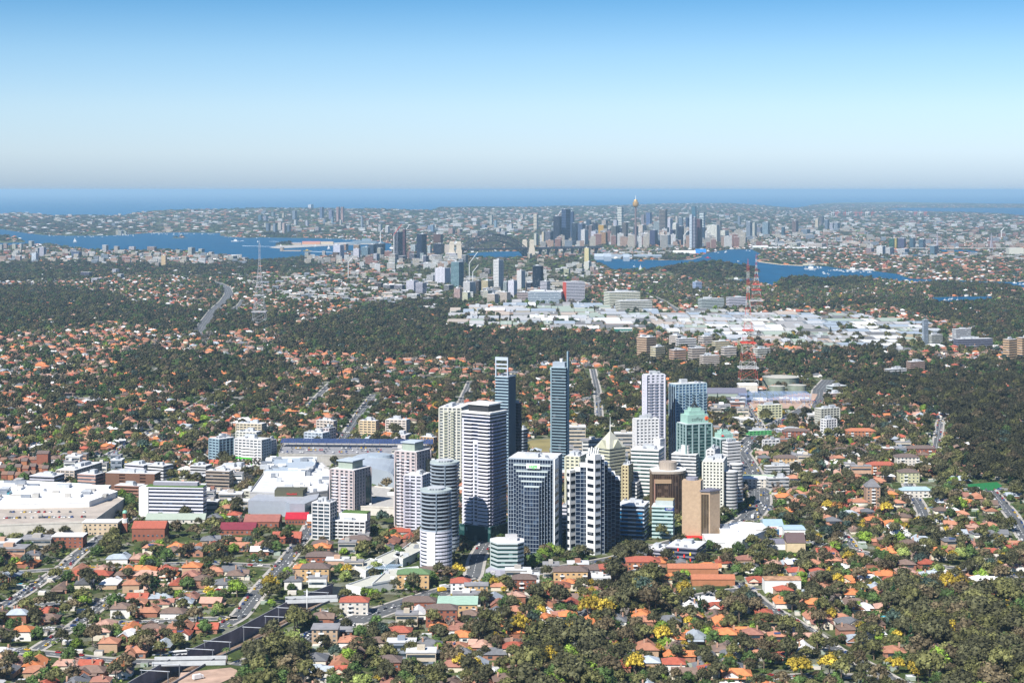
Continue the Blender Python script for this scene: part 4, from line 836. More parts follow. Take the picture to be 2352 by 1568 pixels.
for row in ((912, 985, 1352, 1318, 16, m_by, m_grt, 'yellow brick flats with a moss green tiled roof below the round front tower'), (978, 1050, 1440, 1400, 14, m_br, m_brr, 'brown roofed brick flats with white balconies left of the pale green roof'),
            (1005, 1095, 1422, 1388, 26, m_by, m_grm, 'cream brick flats with a large flat pale green roof'), (925, 1000, 1405, 1382, 14, m_br, m_brr, 'brown roofed brick wing behind the balcony flats'),
            (1272, 1350, 1345, 1312, 16, m_by, m_brr, 'cream brick flats with white balcony fronts and brown roof'), (1178, 1232, 1360, 1330, 15, m_br, m_brr, 'red brick flats with brown hipped roof and white balconies'),
            (1243, 1310, 1372, 1348, 16, m_by, m_br, 'yellow brick flats with reddish roof right of the red brick flats'), (1345, 1394, 1335, 1308, 16, M('grey_render', (.3, .3, .31), .8), m_brr, 'grey rendered flats with white balconies'),
            (1378, 1442, 1342, 1306, 18, m_br, m_red, 'red tiled brick flats right of the grey rendered flats'), (1440, 1517, 1318, 1290, 18, m_or, m_red, 'square orange roofed brick flats below the charcoal office'),
            (955, 1040, 1323, 1312, 14, m_or, m_brr, 'low brown roofed row at the foot of the round front tower'), (702, 772, 1300, 1278, 15, m_br, m_brr, 'long dark roofed brick flats beside the straight street'),
            (790, 850, 1262, 1240, 14, m_by, m_brr, 'dark roofed flats directly below the white terraced flats'), (715, 762, 1268, 1250, 14, m_br, m_brr, 'brown roofed flats at the head of the straight street'),
            (690, 755, 1335, 1305, 16, m_by, m_brr, 'grey hipped roof flats beside the straight street'), (716, 775, 1485, 1445, 16, M('tan_block', (.35, .26, .18), .85), m_roofg, 'tan brick flats with a lift tower beside the highway, near the bottom'),
            (866, 920, 1550, 1520, 15, m_br, m_brr, 'brown roofed flats with white balconies at the bottom edge'), (745, 808, 1470, 1450, 13, m_br, m_roofg, 'dark brick flats right of the tan brick flats'),
            (1067, 1120, 1372, 1345, 12, m_by, m_roofg, 'cream flats with grey flat roof beside the highway'), (1035, 1080, 1365, 1338, 14, m_white, m_red, 'white rendered house block with red hipped roof'),
            (780, 845, 1412, 1382, 14, m_cream, m_red, 'cream hall with red hipped roof near the highway'), (889, 944, 1478, 1452, 14, M('pink_brick', (.4, .24, .17), .85), m_red, 'two storey pink brick flats with red hipped roof'),
            (190, 270, 1228, 1200, 16, M('tan_frame', (.45, .36, .25), .85), m_wroof, 'cream and red brick school block with a flat roof'), (120, 190, 1258, 1232, 16, m_br, m_wroof, 'flat roofed red brick block left of the cream school block'),
            (1690, 1765, 1120, 1100, 16, m_cream, m_wroof, 'cream terrace above the highway'), (2067, 2112, 1108, 1085, 18, M('olive_render', (.38, .38, .24), .8), m_brr, 'olive green flats with brown mansard roof at right'),
            (1995, 2060, 1088, 1068, 16, m_or, m_red, 'orange roofed flats left of the olive green flats'), (2060, 2112, 1075, 1050, 20, m_cream, m_brr, 'pale flats with a brown terraced roof above the orange roofed flats'),
            (2070, 2140, 1142, 1126, 12, m_cream, wallm('9bc'), 'low hall with pale blue metal roof and solar panels'), (1990, 2022, 1162, 1118, 14, M('school_brick', (.3, .2, .14), .85), M('slate', (.14, .14, .15), .8), 'tall brown brick gabled building beside the tennis courts'),
            (1800, 1860, 1012, 990, 14, m_br, m_brr, 'dark brick flats right of the highway'), (1945, 2012, 1012, 990, 16, m_or, m_ort, 'stepped orange brick flats with two storey balconies'), (1910, 1990, 1048, 1035, 14, m_white, m_brr, 'long low white flats with grey roofs'),
            (2085, 2150, 1050, 1030, 16, m_br, m_brr, 'brown roofed brick flats in the trees at right'), (1780, 1832, 1078, 1052, 14, m_by, m_brr, 'cream brick flats with dark roof near the footbridge')):
    ul, ur, vb, vt_, dep, wl, rc, lab = row; hp_ = 0 if rc in (m_roofg, m_wroof, m_grm) else (7 if 'gabled' in lab else 3.2)
    flats(ul, ur, vb, vt_, dep, wl, rc, lab, hp_, balc='school' not in lab)
# school and hall on the left
m_mar = M('maroon_roof', (.17, .03, .045), .6)
for row in ((505, 585, 1228, 1216, 22, m_br, m_mar, 'maroon roofed school wing right of the red hall'), (560, 640, 1212, 1198, 26, m_br, M('reddish_tiles', (.25, .1, .08), .85), 'large brown red roofed school building'),
            (655, 706, 1205, 1192, 20, m_br, M('bright_red_roof', (.36, .02, .035), .5), 'school wing with a bright crimson metal roof'), (625, 690, 1248, 1236, 15, m_br, m_red, 'red tiled school hall near the straight street'),
            (303, 378, 1242, 1213, 22, m_br, m_red, 'large red brick hall with a red tiled roof beside the domed tower'), (335, 470, 1202, 1193, 14, m_cream, wallm('9a9'), 'long low school roofs below the long white banded block'), (706, 740, 1212, 1196, 14, m_or, m_wroof, 'orange brick block with white roof at the street corner')):
    ul, ur, vb, vt_, dep, wl, rc, lab = row; shed(ul, ur, vb, vt_, dep, wl, rc, lab, 'school_building', 'school building', 5)
    for kx in range(7):
        wx = (kx-3)/3.6*THING_LAST[1]; MB().box(wx-.8, wx+.8, -.12, .1, THING_LAST[2]*.35, THING_LAST[2]*.35+1.7).build('window', m_glass, THING_LAST[0])
r = empty('domed_bell_tower', W(287, 1222)); tag(r, 'slim brick and white bell tower with a green copper dome', 'bell tower'); MB().box(-2.6, 2.6, -2.6, 2.6, 0, 9).build('brick_base', m_br, r)
MB().prism(ell(0, 0, 3, 3, 8), 9, 13).build('white_stage', m_white, r); MB().prism(ell(0, 0, 1.9, 1.9, 8), 13, 18).build('belfry', m_br, r); d = MB()
for k in range(4): a0, a1 = k*math.pi/8, (k+1)*math.pi/8; [d.face([(2.4*math.cos(a0)*math.cos(t), 2.4*math.cos(a0)*math.sin(t), 18+2.6*math.sin(a0)), (2.4*math.cos(a0)*math.cos(t+.63), 2.4*math.cos(a0)*math.sin(t+.63), 18+2.6*math.sin(a0)), (2.4*math.cos(a1)*math.cos(t+.63), 2.4*math.cos(a1)*math.sin(t+.63), 18+2.6*math.sin(a1)), (2.4*math.cos(a1)*math.cos(t), 2.4*math.cos(a1)*math.sin(t), 18+2.6*math.sin(a1))]) for t in [j*.628 for j in range(10)]]
d.build('copper_dome', M('copper_green', (.16, .35, .27), .6), r)
# low white terraces, station and canopy around the round tower
for px, hh, lab in (([(905, 1292), (945, 1262), (965, 1262), (965, 1282), (925, 1302)], 6, 'white flat roofed terrace left of the round front tower, topmost of three'), ([(862, 1300), (905, 1280), (925, 1290), (885, 1318)], 6, 'white flat roofed terrace left of the round front tower, middle of three'), ([(815, 1318), (850, 1300), (875, 1308), (840, 1330)], 6, 'white flat roofed terrace left of the round front tower, lowest of three'),
                    ([(795, 1360), (830, 1366), (935, 1345), (940, 1325), (850, 1340)], 5, 'grey flat roofed station building crossing above the rail line'), ([(855, 1362), (890, 1330), (960, 1322), (965, 1338), (920, 1350)], 7, 'white modern theatre building beside the station')):
    r, pl, h = box3('terrace_building', 'building', lab, px, hh, m_white, wallm('ccb')); junk(r, pl, h, 3, hh, smax=5)
c_ = W(880, 1322); r = empty('glass_canopy', c_); tag(r, 'slatted steel and glass canopy over a turquoise pool left of the round tower', 'canopy'); g = MB()
for k in range(16): g.obox((-12+k*1.6, 8), (.3, .95), 16, .45, 6.2, 6.7)
g.obox((0, 1), (1, 0), 26, .6, 5.5, 6.3); g.obox((2, 14), (1, 0), 26, .6, 5.5, 6.3); g.build('slats', M('pale_steel', (.45, .55, .65), .4), r); MB().box(-2, 14, 2, 12, .4, .8).build('pool', M('turquoise', (.05, .45, .6), .2), r)
p_ = MB(); [p_.tube((x, y, 0), (x, y, 5.6), .25) for x in (-11, 11) for y in (1, 14)]; p_.build('post', m_steel, r)
# bridges over the cutting, footbridge over the highway
def bridge(px0, px1, wd, z, lab, m, name='road_bridge', rails=1.3, cat='bridge'):
    a_, b_ = W(*px0), W(*px1); d_ = (b_-a_); L = d_.length; t_ = (d_.x/L, d_.y/L); c_ = (a_+b_)/2; r_ = empty(name, (c_.x, c_.y, 0)); tag(r_, lab, cat)
    MB().obox((0, 0), t_, L, wd, z-1.1, z, 0, 1).build('deck', [m, m_asph], r_); n_ = (-t_[1], t_[0])
    for s in (-1, 1): MB().obox((n_[0]*wd/2*s, n_[1]*wd/2*s), t_, L, .8, z-.6, z+rails).build('barrier', m, r_)
    if z > 3:
        for f in (-.45, 0, .45): MB().obox((t_[0]*L*f, t_[1]*L*f), t_, .8, wd*.5, 0, z-1.1).build('pier', m, r_)
    return r_
m_pale = M('pale_concrete', (.45, .47, .48), .8)
bridge((352, 1524), (520, 1521), 13, .9, 'pale concrete road bridge over the rail cutting near the bottom edge', m_pale, rails=2.2); bridge((655, 1382), (775, 1378), 12, .9, 'upper road bridge over the rail cutting beside the highway', m_pale, rails=2)
bridge((1700, 1108), (1778, 1108), 4, 7, 'pale green footbridge spanning the highway', M('pale_green', (.4, .5, .38), .7), 'footbridge')
bridge((350, 1503), (400, 1503), 1, .1, 'thin pipe bridge behind the lower road bridge', m_pale, 'pipe_bridge', .2)
# reservoirs, dark shed, steel frame building site
for uc_, rp, vb_, vt_, lab in ((1799, 42, 893, 869, 'largest round water reservoir behind the building site'), (1787, 18, 905, 888, 'small left round water reservoir in front of the largest one'), (1834, 21, 903, 886, 'small right round water reservoir nearest the highway')):
    q = W(uc_, vb_); R_ = rp*q.y/F; h_ = (vb_-vt_)*q.y/F; r = empty('water_reservoir', (q.x, q.y+R_, 0)); tag(r, lab, 'water tank'); pl = ell(0, 0, R_, R_, 36); MB().prism(pl, 0, h_).build('tank_wall', M('tank_green', (.17, .2, .16), .8, var=.25, scale=.1), r)
    f = MB(); [f.face([(pl[i][0]*1.02, pl[i][1]*1.02, h_), (pl[(i+1) % 36][0]*1.02, pl[(i+1) % 36][1]*1.02, h_), (0, 0, h_+R_*.09)]) for i in range(36)]; f.build('conical_roof', M('tank_roof', (.36, .35, .31), .8), r); FR.append((q.x, q.y+R_, 1, 0, R_+3, R_+3))
r, w_, h_ = shed(1623, 1716, 925, 903, 42, wallm('667'), wallm('667'), 'long dark grey sports hall with clerestory windows right of the blue slab', 'sports_hall', 'sports hall', 6)
MB().box(-w_+2, w_-14, -.6, .1, h_-5, h_-1).build('clerestory', wallm('9a9'), r)
q = W(1790, 928); r = empty('steel_frame', q); tag(r, 'blue painted steel frame rising on the pink earth building site', 'steel frame'); g = MB()
for i in range(12):
    for j in range(4): g.tube((-58+i*9.5, j*14, 0), (-58+i*9.5, j*14, 14), .35, n=3)
for z in (7, 14):
    for j in range(4): g.tube((-58, j*14, z), (46, j*14, z), .35, n=3)
    for i in range(12): g.tube((-58+i*9.5, 0, z), (-58+i*9.5, 42, z), .3, n=3)
g.build('steel_members', M('site_blue', (.2, .28, .45), .6), r)
for k, (x, y) in enumerate(((-20, 44), (30, 46), (-45, 42), (10, 20), (40, 20), (-30, 12))): MB().box(x-7, x+7, y-4, y+4, 0 if k < 3 else 7, 5 if k < 3 else 7.5).build('site_decking', m_wroof, r)
FR.append((q.x, q.y+22, 1, 0, 66, 32))
# lattice masts
m_mred, m_mwht, m_mgry = M('mast_red', (.5, .06, .04), .6), M('mast_white', (.65, .65, .63), .6), M('mast_grey', (.38, .38, .4), .6)
def mast(u, vb, vt, base_px, lab, bands=True, waist=None, top=1.6, nseg=16):
    q = W(u, vb); h_ = H-(vt-HV)*q.y/F; b_ = base_px*q.y/F/2; r_ = empty('lattice_mast', (q.x, q.y, 0)); tag(r_, lab, 'radio mast')
    tk = 1 if bands else 1.3
    def wd(z): f = z/h_; return b_*(1-f/.8)**1.15+top if f < .8 else top
    for k in range(nseg):
        z0, z1 = h_*(k/nseg)**.9, h_*((k+1)/nseg)**.9; a, b = wd(z0), wd(z1); g = MB(); t_ = (.1+.15*(1-k/nseg))*tk
        cs0 = [(-a, -a), (a, -a), (a, a), (-a, a)]; cs1 = [(-b, -b), (b, -b), (b, b), (-b, b)]
        for i in range(4):
            j = (i+1) % 4; g.tube((*cs0[i], z0), (*cs1[i], z1), t_, n=3); g.tube((*cs0[i], z0), (*cs1[j], z1), t_*.6, n=3); g.tube((*cs0[j], z0), (*cs1[i], z1), t_*.6, n=3); g.tube((*cs1[i], z1), (*cs1[j], z1), t_*.7, n=3)
        g.build('lattice_section', (m_mred if k % 2 else m_mwht) if bands else m_mgry, r_)
    MB().tube((0, 0, h_), (0, 0, h_+h_*.05), .5, .2, 5).build('antenna', m_mred if bands else m_mgry, r_)
    for zf in ((.17, 1.25), (.37, 1.3), (.47, 1.2)):
        a = wd(h_*zf[0])*zf[1]; g = MB(); z = h_*zf[0]
        for s in (-1, 1): g.box(-a, a, s*a-.6, s*a+.6, z, z+1.6); g.box(s*a-.6, s*a+.6, -a+.7, a-.7, z, z+1.5)
        g.build('platform', m_mgry if zf[0] < .3 else (m_mred if bands else m_mgry), r_)
    return r_
mast(1718, 893, 608, 40, 'tallest red and white lattice mast standing behind the building site'); mast(1737, 712, 588, 26, 'shorter red and white lattice mast behind the tallest one, near the water'); mast(596, 748, 560, 30, 'grey lattice mast on the left side of the photo', False)
r, w_, h_ = shed(1697, 1740, 902, 884, 26, m_cream, m_wroof, 'white transmitter building at the foot of the tallest mast', 'transmitter_building', 'building', 2)
rr2 = random.Random(3)
for k in range(20):
    u = 2+(k % 7)*16+rr2.uniform(-3, 3); v = 1068+(k//7)*17+rr2.uniform(-2, 2); r, w_, h_ = shed(u, u+13, v, v-rr2.uniform(9, 14), 9, m_br if k % 3 else m_or, m_brr if k % 2 else wallm('754'), None, 'townhouse', 'townhouse', 3.2, 'brown brick townhouses at the left edge'); THINGS.append((r, ('dark brick townhouse' if k % 3 else 'orange brick townhouse'), u+6, v-8))
r, w_, h_ = shed(84, 110, 1072, 1042, 14, m_br, m_brr, 'tall brown brick tower block among the brick townhouses at left', 'apartment_block', 'apartment block', 3)
# small poles near the bottom
for u, vb, vt_, lab in ((705, 1410, 1352, 'slim white telecom pole beside the upper road bridge'),):
    q = W(u, vb); hh = (vb-vt_)*q.y/F; r = empty('telecom_pole', q); tag(r, lab, 'pole'); MB().tube((0, 0, 0), (0, 0, hh), .35, .2, 6).build('pole', m_white, r); MB().box(-.6, .6, -.6, .6, hh-6, hh-1).build('antenna_panel', m_white, r)
for k, (u, v) in enumerate(((325, 1550), (352, 1535), (430, 1500), (470, 1482), (560, 1450), (610, 1425), (640, 1405), (700, 1368))):
    q = W(u, v); r = empty('catenary_gantry', (q.x, q.y, TZ0)); THINGS.append((r, 'steel overhead wire gantry', u, v)); tag(r, None, 'gantry', 'overhead wire gantries along the railway'); g = MB(); g.tube((0, 0, 0), (0, 0, 13), .3); g.tube((18, -4, 0), (18, -4, 13), .3); g.build('post', m_steel, r); MB().tube((-1, 0, 12.4), (19, -4, 12.4), .35).build('crossbeam', m_steel, r)

# ------------------------------------------------------------------ the far city: ul ur vb vt wall glass kind
FAR = '''
1134 1156 672 597 eee m w|1188 1206 669 622 eee m w|1223 1248 669 611 123 k k|1168 1187 683 645 eef m w|1156 1168 672 648 abb m g|1036 1065 663 602 79a g g|1000 1034 656 616 eef w w|1065 1092 679 648 eee k w|1107 1133 676 645 dc9 k c
1092 1107 674 645 654 k n|1043 1061 692 663 c98 w p|1055 1080 692 672 ddb g c|1110 1130 688 668 ccb k c|934 960 672 645 dde n w|955 980 678 650 ccd n g|990 1012 640 628 ccc w w|1020 1042 672 655 ccc k w|980 1000 650 633 ddd m w|905 930 668 655 dde k w|935 965 690 676 eee m w|1120 1145 700 676 dcb k c|1150 1172 697 672 dcb k c|860 880 665 650 654 k n|880 905 670 655 ccc k g|1208 1223 672 650 334 k k
903 925 596 533 889 k g|925 933 594 527 844 k n|957 980 598 538 124 k k|995 1018 560 538 532 r n|995 1020 586 560 223 k k|1022 1041 586 563 dcb m c|845 862 588 562 345 n k|862 885 588 560 234 k k|867 880 592 570 bba k c|830 850 592 568 79a n g|812 828 594 572 dde m w|766 790 597 563 dde b w|764 780 598 580 543 r n|789 800 575 561 c97 r p|812 828 575 563 b97 r p|740 748 588 577 dcb m w|700 713 592 580 bba m c|943 960 580 562 bcc w w|982 992 592 565 cdd w g|1040 1050 590 570 79a g g|895 915 600 584 cba m c|972 985 612 588 667 n g|965 975 600 582 abb m g|1025 1055 596 582 dde m w|990 1010 600 586 ccd n w|893 912 608 592 eed m w|915 935 600 588 889 k g|940 958 598 584 99a k g|858 872 600 583 dde m w|1060 1075 604 586 ccc k g
1343 1355 610 570 ed9 m c|1342 1358 622 602 eed m c|1325 1340 618 606 dca m c|1355 1368 628 613 ca9 m p|1295 1310 632 618 dda m w|1322 1342 630 618 ddd m w|1097 1110 636 622 ca6 k c|1112 1128 632 618 dcc k p|1222 1235 628 616 dc9 k c|1212 1222 597 583 dca m c
1223 1236 531 491 edb m c|1227 1236 567 537 ccb m c|1245 1252 566 533 dca k c|1252 1271 568 532 aab k g|1271 1290 563 497 223 k k|1290 1310 562 481 346 n k|1310 1319 548 486 346 n k|1313 1327 567 513 234 k k|1327 1344 561 514 568 n g|1344 1352 547 519 877 k n|1352 1362 547 518 766 r n|1362 1373 545 512 322 k k|1347 1361 530 504 234 n k|1335 1351 565 528 eee m w|1358 1371 563 532 dde m w|1364 1378 564 548 16c b b|1375 1393 548 517 c93 r c|1379 1395 564 534 b85 k c|1381 1398 535 505 cba k c|1394 1403 555 527 445 n k|1404 1424 564 519 998 k n|1417 1434 520 475 eed m w|1408 1421 530 505 dde n w|1423 1430 560 524 334 n k|1429 1443 561 511 987 k n|1443 1455 564 537 eee k w|1455 1466 560 520 345 n k|1464 1487 548 517 dcb m c|1473 1485 517 493 988 k n|1485 1501 520 488 569 n b|1475 1491 563 539 a99 n n|1492 1511 565 529 446 n k|1492 1498 562 530 ddb m c|1501 1523 540 509 abb n g|1514 1533 550 482 a98 k n|1517 1528 570 534 dcb m c|1528 1543 566 540 567 n g|1519 1537 545 523 9ab n g|1533 1545 540 503 dde n w|1545 1560 545 514 eed n w|1556 1571 565 520 223 k k|1539 1552 560 528 224 n k|1550 1558 520 496 dcb m c|1560 1572 520 500 678 n b|1575 1584 545 500 346 n k|1584 1593 572 494 cde n w|1591 1600 572 500 99a n g|1600 1613 571 503 534 r n|1588 1602 510 474 367 n b|1604 1620 532 488 dee n w|1613 1620 560 522 345 n k|1625 1653 558 517 eed m w|1656 1674 557 530 eed m w|1645 1659 530 507 987 k n|1575 1584 568 532 456 n k
1714 1728 552 510 9ab n b|1728 1738 545 512 ccb m c|1751 1768 545 511 9bc n b|1738 1752 540 522 889 n g|1795 1803 549 522 467 n b|1819 1834 538 507 766 r n|1840 1862 538 527 89a n g|1873 1882 524 503 dca m c|1884 1893 518 497 988 k n|1894 1905 528 505 789 n b|1906 1916 530 513 dde n w|1917 1930 528 512 9ab n g|1780 1790 560 548 bbb m w|2042 2056 570 548 385 k n|2055 2063 571 547 db0 w y|2063 2081 572 548 557 n k|2089 2103 573 547 467 n b|2110 2126 576 550 467 n b|2014 2034 587 566 eee m w|2034 2054 588 569 eee m w|2062 2088 586 572 eee m w|1985 1998 560 552 a87 m p|1990 2008 583 570 a88 m p|2136 2156 584 565 689 n g|1948 1975 577 571 b76 m p|1853 1900 572 560 dcb m c|1813 1840 568 558 ddc m c|1700 1716 560 545 aab n g|1680 1700 545 534 ca8 m c|1640 1645 548 535 ca8 m c|1668 1680 505 495 89a n g|1695 1703 518 497 89a n g
590 602 508 494 578 n g|602 614 510 496 889 m w|622 632 499 487 788 n g|648 655 503 489 dca m c|670 682 505 484 89a n g|708 720 494 470 eee m w|733 744 504 476 679 n g|752 765 506 482 88a n g|770 780 503 475 a76 m p|783 792 503 475 a76 m p|772 780 512 490 c98 m p|783 792 512 490 c98 m p|605 612 524 512 ccb m w|608 620 535 513 678 n g|627 637 535 514 89a n g|637 650 530 510 dcb m c|648 658 538 512 dba m c|658 668 535 516 567 n k|675 684 520 505 ddd m w|702 710 520 506 ccd m w|723 740 533 522 a99 m p|742 750 515 503 789 n g|760 767 515 499 79a n g|780 787 520 505 ccb m w|827 834 528 496 9ab n b|841 850 520 507 ccb m w|868 878 535 515 ccc m w|885 897 538 520 ddd m w|905 915 538 522 dcb m c|980 992 530 518 89b n b|990 1000 536 516 79b n b|1125 1134 518 494 ccb m c|1133 1142 528 505 8ab n b|1170 1180 528 514 eee m w|1138 1152 535 525 eee m w|1105 1120 526 515 89a n g|1195 1205 505 492 dcb m c|1030 1045 540 525 c98 m p|1050 1062 538 526 c97 m p|1150 1165 542 532 ddd m w|1085 1100 545 536 b98 m p
271 283 541 530 bba m w|266 276 540 529 cb9 m c|286 292 541 532 ccb m w|66 79 569 554 ddc m w|28 40 576 561 ddb m c|45 53 574 560 eed m w|-2 8 578 562 ccb m w|8 18 574 560 b98 m p|81 92 585 570 ddd m w|91 106 593 568 bbc n w|73 88 602 582 def n w|35 50 600 588 ca9 m c|143 160 582 573 dcb m c|164 188 592 578 568 n g|235 249 578 563 ddd m w|262 275 578 566 dcb m c|272 290 585 575 eed m w|296 312 578 567 edd m w|338 360 578 567 a87 m n|342 352 594 582 ddb m c|371 383 612 587 db8 m c|356 367 616 604 ba9 m c|302 318 590 580 cb9 m c|405 420 585 575 ddc m w|432 448 588 569 ddc m w|456 470 582 572 ddc m w|480 492 590 579 edc m w|418 434 600 590 dca m c|365 382 604 594 dcb m c|455 480 598 588 eee m w|258 274 630 619 dde m w|185 212 640 626 556 n g|210 235 650 640 dde n w|270 285 642 630 ddd m w|525 545 600 588 ccb m c|555 570 600 592 dcb m c
'''
KN = {'w': 'white tower', 'g': 'grey tower', 'k': 'dark glass tower', 'c': 'cream coloured tower', 'n': 'brown tower', 'b': 'blue glass tower', 'p': 'pinkish brick tower', 'y': 'bright yellow tower'}
for chunk in FAR.replace('\n', '|').split('|'):
    a = chunk.split()
    if len(a) != 7: continue
    ul, ur, vb, vt = map(float, a[:4]); small = (vb-vt) < 20
    uc = ul+(ur-ul)*(.62+.12*((ul*7) % 3-1)); NB[0] += 1
    Yb = W(uc, vb).y; z0 = TZ(W(uc, vb).x, Yb)
    if z0 > 5:        # standing on the far slopes: find the ground along the sight line
        for Yt in np.arange(11500, 34000, 60.):
            zt = TZ((uc-HU)*Yt/F, Yt)
            if H-(vb-HV)*Yt/F <= zt: break
        h_ = (vb-vt)*Yt/F; x_ = (uc-HU)*Yt/F; w_ = (ur-ul)*Yt/F; r = empty('apartment_tower', (x_, Yt, zt-2)); tag(r, None, 'tower', 'towers of the far shore')
        THINGS.append((r, KN[a[6]], (ul+ur)/2, (vt+vb)/2)); body(r, rectpoly((-.87, .5), (.5, .87), w_*.62, w_*.62), h_, wallm(a[4]), a[5], max(3.5, h_/12), .5, 0, 1, .5, True, 0); continue
    block(ul, uc, ur, vb, vt, 32, a[4], a[5], fh=max(3.6, (vb-vt)*Yb/F/22), bf=.42 if a[5] != 'k' else .22, pier=(ur-ul)*Yb/F/9 if a[6] in 'wc' and not small else 0, pw=max(1.2, (ur-ul)*Yb/F/24),
          name='office_tower' if not small else 'apartment_block', cat='tower' if not small else 'apartment block', merge=True, plants=0 if small else 1, desc=KN[a[6]] if not small else KN[a[6]].replace('tower', 'apartment block'), proud=.5, dmax=60)
# landmarks of the far city
q = W(1460, 566); Yk = q.y; zt = lambda v: H-(v-HV)*Yk/F; r = empty('observation_tower', q); tag(r, 'observation tower with a golden turret on a slim brown shaft and white spire', 'observation tower')
MB().tube((0, 0, 0), (0, 0, zt(476)), 7, 4.5, 10).build('shaft', wallm('655'), r); t_ = MB(); prof = [(476, 8), (473, 15), (470, 17), (465, 17.5), (464, 12), (461, 11), (459, 9), (458, 4)]
for i in range(len(prof)-1): (v0, r0), (v1, r1) = prof[i], prof[i+1]; t_.tube((0, 0, zt(v0)), (0, 0, zt(v1)), r0, r1, 16)
t_.build('turret', M('gold_turret', (.42, .28, .12), .4, .3), r); MB().tube((0, 0, zt(458)), (0, 0, zt(449)), 2, .8, 6).build('spire', m_white, r)
# steel arch bridge
m_br2 = M('bridge_grey', (.055, .065, .08), .6, .1); m_gran = M('granite', (.42, .38, .31), .85)
P0 = Vector((-247, 8280, 0)); P1 = Vector((66, 8560, 0)); D = P1-P0; Lb = D.length; t = D/Lb; nb = Vector((-t.y, t.x, 0)); r = empty('arch_bridge', P0); tag(r, 'dark steel arch bridge with stone pylons crossing the harbour', 'arch bridge')
DK = 43.0
def arc(s, top): f = 4*s*(1-s); return (94 if top else 80)*f**(.95)+(18 if top else 4)*(1-f)+(0 if top else 0)
NS = 26
for side in (-1, 1):
    for top in (0, 1):
        g = MB(); o_ = nb*15*side
        for k in range(NS): a_, b_ = k/NS, (k+1)/NS; g.tube(tuple(t*Lb*a_+o_+Vector((0, 0, arc(a_, top)+(16 if top else 0)))), tuple(t*Lb*b_+o_+Vector((0, 0, arc(b_, top)+(16 if top else 0)))), 1.9, n=4)
        g.build('arch_chord', m_br2, r)
    g = MB(); hg = MB()
    for k in range(NS+1):
        a_ = k/NS; p_ = t*Lb*a_+nb*15*side; g.tube(tuple(p_+Vector((0, 0, arc(a_, 0)))), tuple(p_+Vector((0, 0, arc(a_, 1)+16))), .9, n=4)
        if k < NS: g.tube(tuple(p_+Vector((0, 0, arc(a_, 1)+16))), tuple(t*Lb*(k+1)/NS+nb*15*side+Vector((0, 0, arc((k+1)/NS, 0)))), .8, n=4)
        if arc(a_, 0) > DK+3: hg.tube(tuple(p_+Vector((0, 0, DK))), tuple(p_+Vector((0, 0, arc(a_, 0)))), .8, n=4)
    g.build('arch_lattice', m_br2, r); hg.build('hanger', m_br2, r)
g = MB()
for k in range(NS+1): a_ = k/NS; g.tube(tuple(t*Lb*a_-nb*15+Vector((0, 0, arc(a_, 1)+16))), tuple(t*Lb*a_+nb*15+Vector((0, 0, arc(a_, 1)+16))), 1.0, n=4)
g.build('cross_bracing', m_br2, r)
MB().obox((t*(Lb/2)).xy, t.xy, Lb+30, 38, DK-5, DK+2).build('deck', m_br2, r)
e2 = W(1385, 590)-P0; v2 = Vector((e2.x, e2.y+250, 0)); s2 = t*(Lb+14); d2 = v2-s2; MB().obox(((s2+v2)/2).xy, d2.xy.normalized(), d2.length, 32, DK-9, DK+1).build('approach_deck', m_br2, r)
for k in range(9): c2 = s2+d2*((k+.5)/9); MB().obox(c2.xy, d2.xy.normalized(), 5, 24, 0, DK-9).build('approach_pier', wallm('776'), r)
for s_, f in ((0, -14), (1, Lb+14)):
    for side in (-1, 1):
        p_ = (t*f+nb*25*side); g = MB(); hp_ = (76 if side < 0 else 76); q_ = lambda w, z0, z1: g.prism([(p_.x-w, p_.y-w), (p_.x+w, p_.y-w), (p_.x+w, p_.y+w), (p_.x-w, p_.y+w)], z0, z1)
        q_(14, 0, DK); q_(11, DK, DK+26); q_(12, DK+26, DK+30); q_(9, DK+30, DK+38); g.build('stone_pylon', m_gran, r)
# opera house shells
q = W(1046, 574); r = empty('shell_roofed_hall', (q.x-10, q.y+500, 0)); tag(r, 'white shell roofed concert hall peeping out beside the arch bridge', 'concert hall'); MB().box(-30, 45, -15, 20, 0, 14).build('podium', wallm('a98'), r)
for k, (x, hh, w_) in enumerate(((-10, 20, 14), (2, 27, 15), (13, 23, 14), (22, 14, 10))):
    g = MB()
    for i in range(6):
        a0, a1 = i/6, (i+1)/6; z0, z1 = hh*math.sin(a0*1.57), hh*math.sin(a1*1.57); x0, x1 = x-w_*(1-a0**2), x-w_*(1-a1**2); y0, y1 = 12*(1-a0), 12*(1-a1)
        g.face([(x0, -y0, 14+z0*.7), (x0+w_*.8, -y0*.3, 14), (x1+w_*.8*(1-a1*.5), -y1*.3, 14), (x1, -y1, 14+z1*.7)]); g.face([(x0, y0, 14+z0*.7), (x1, y1, 14+z1*.7), (x1, -y1, 14+z1*.7), (x0, -y0, 14+z0*.7)])
    g.build('white_shell', m_white, r)
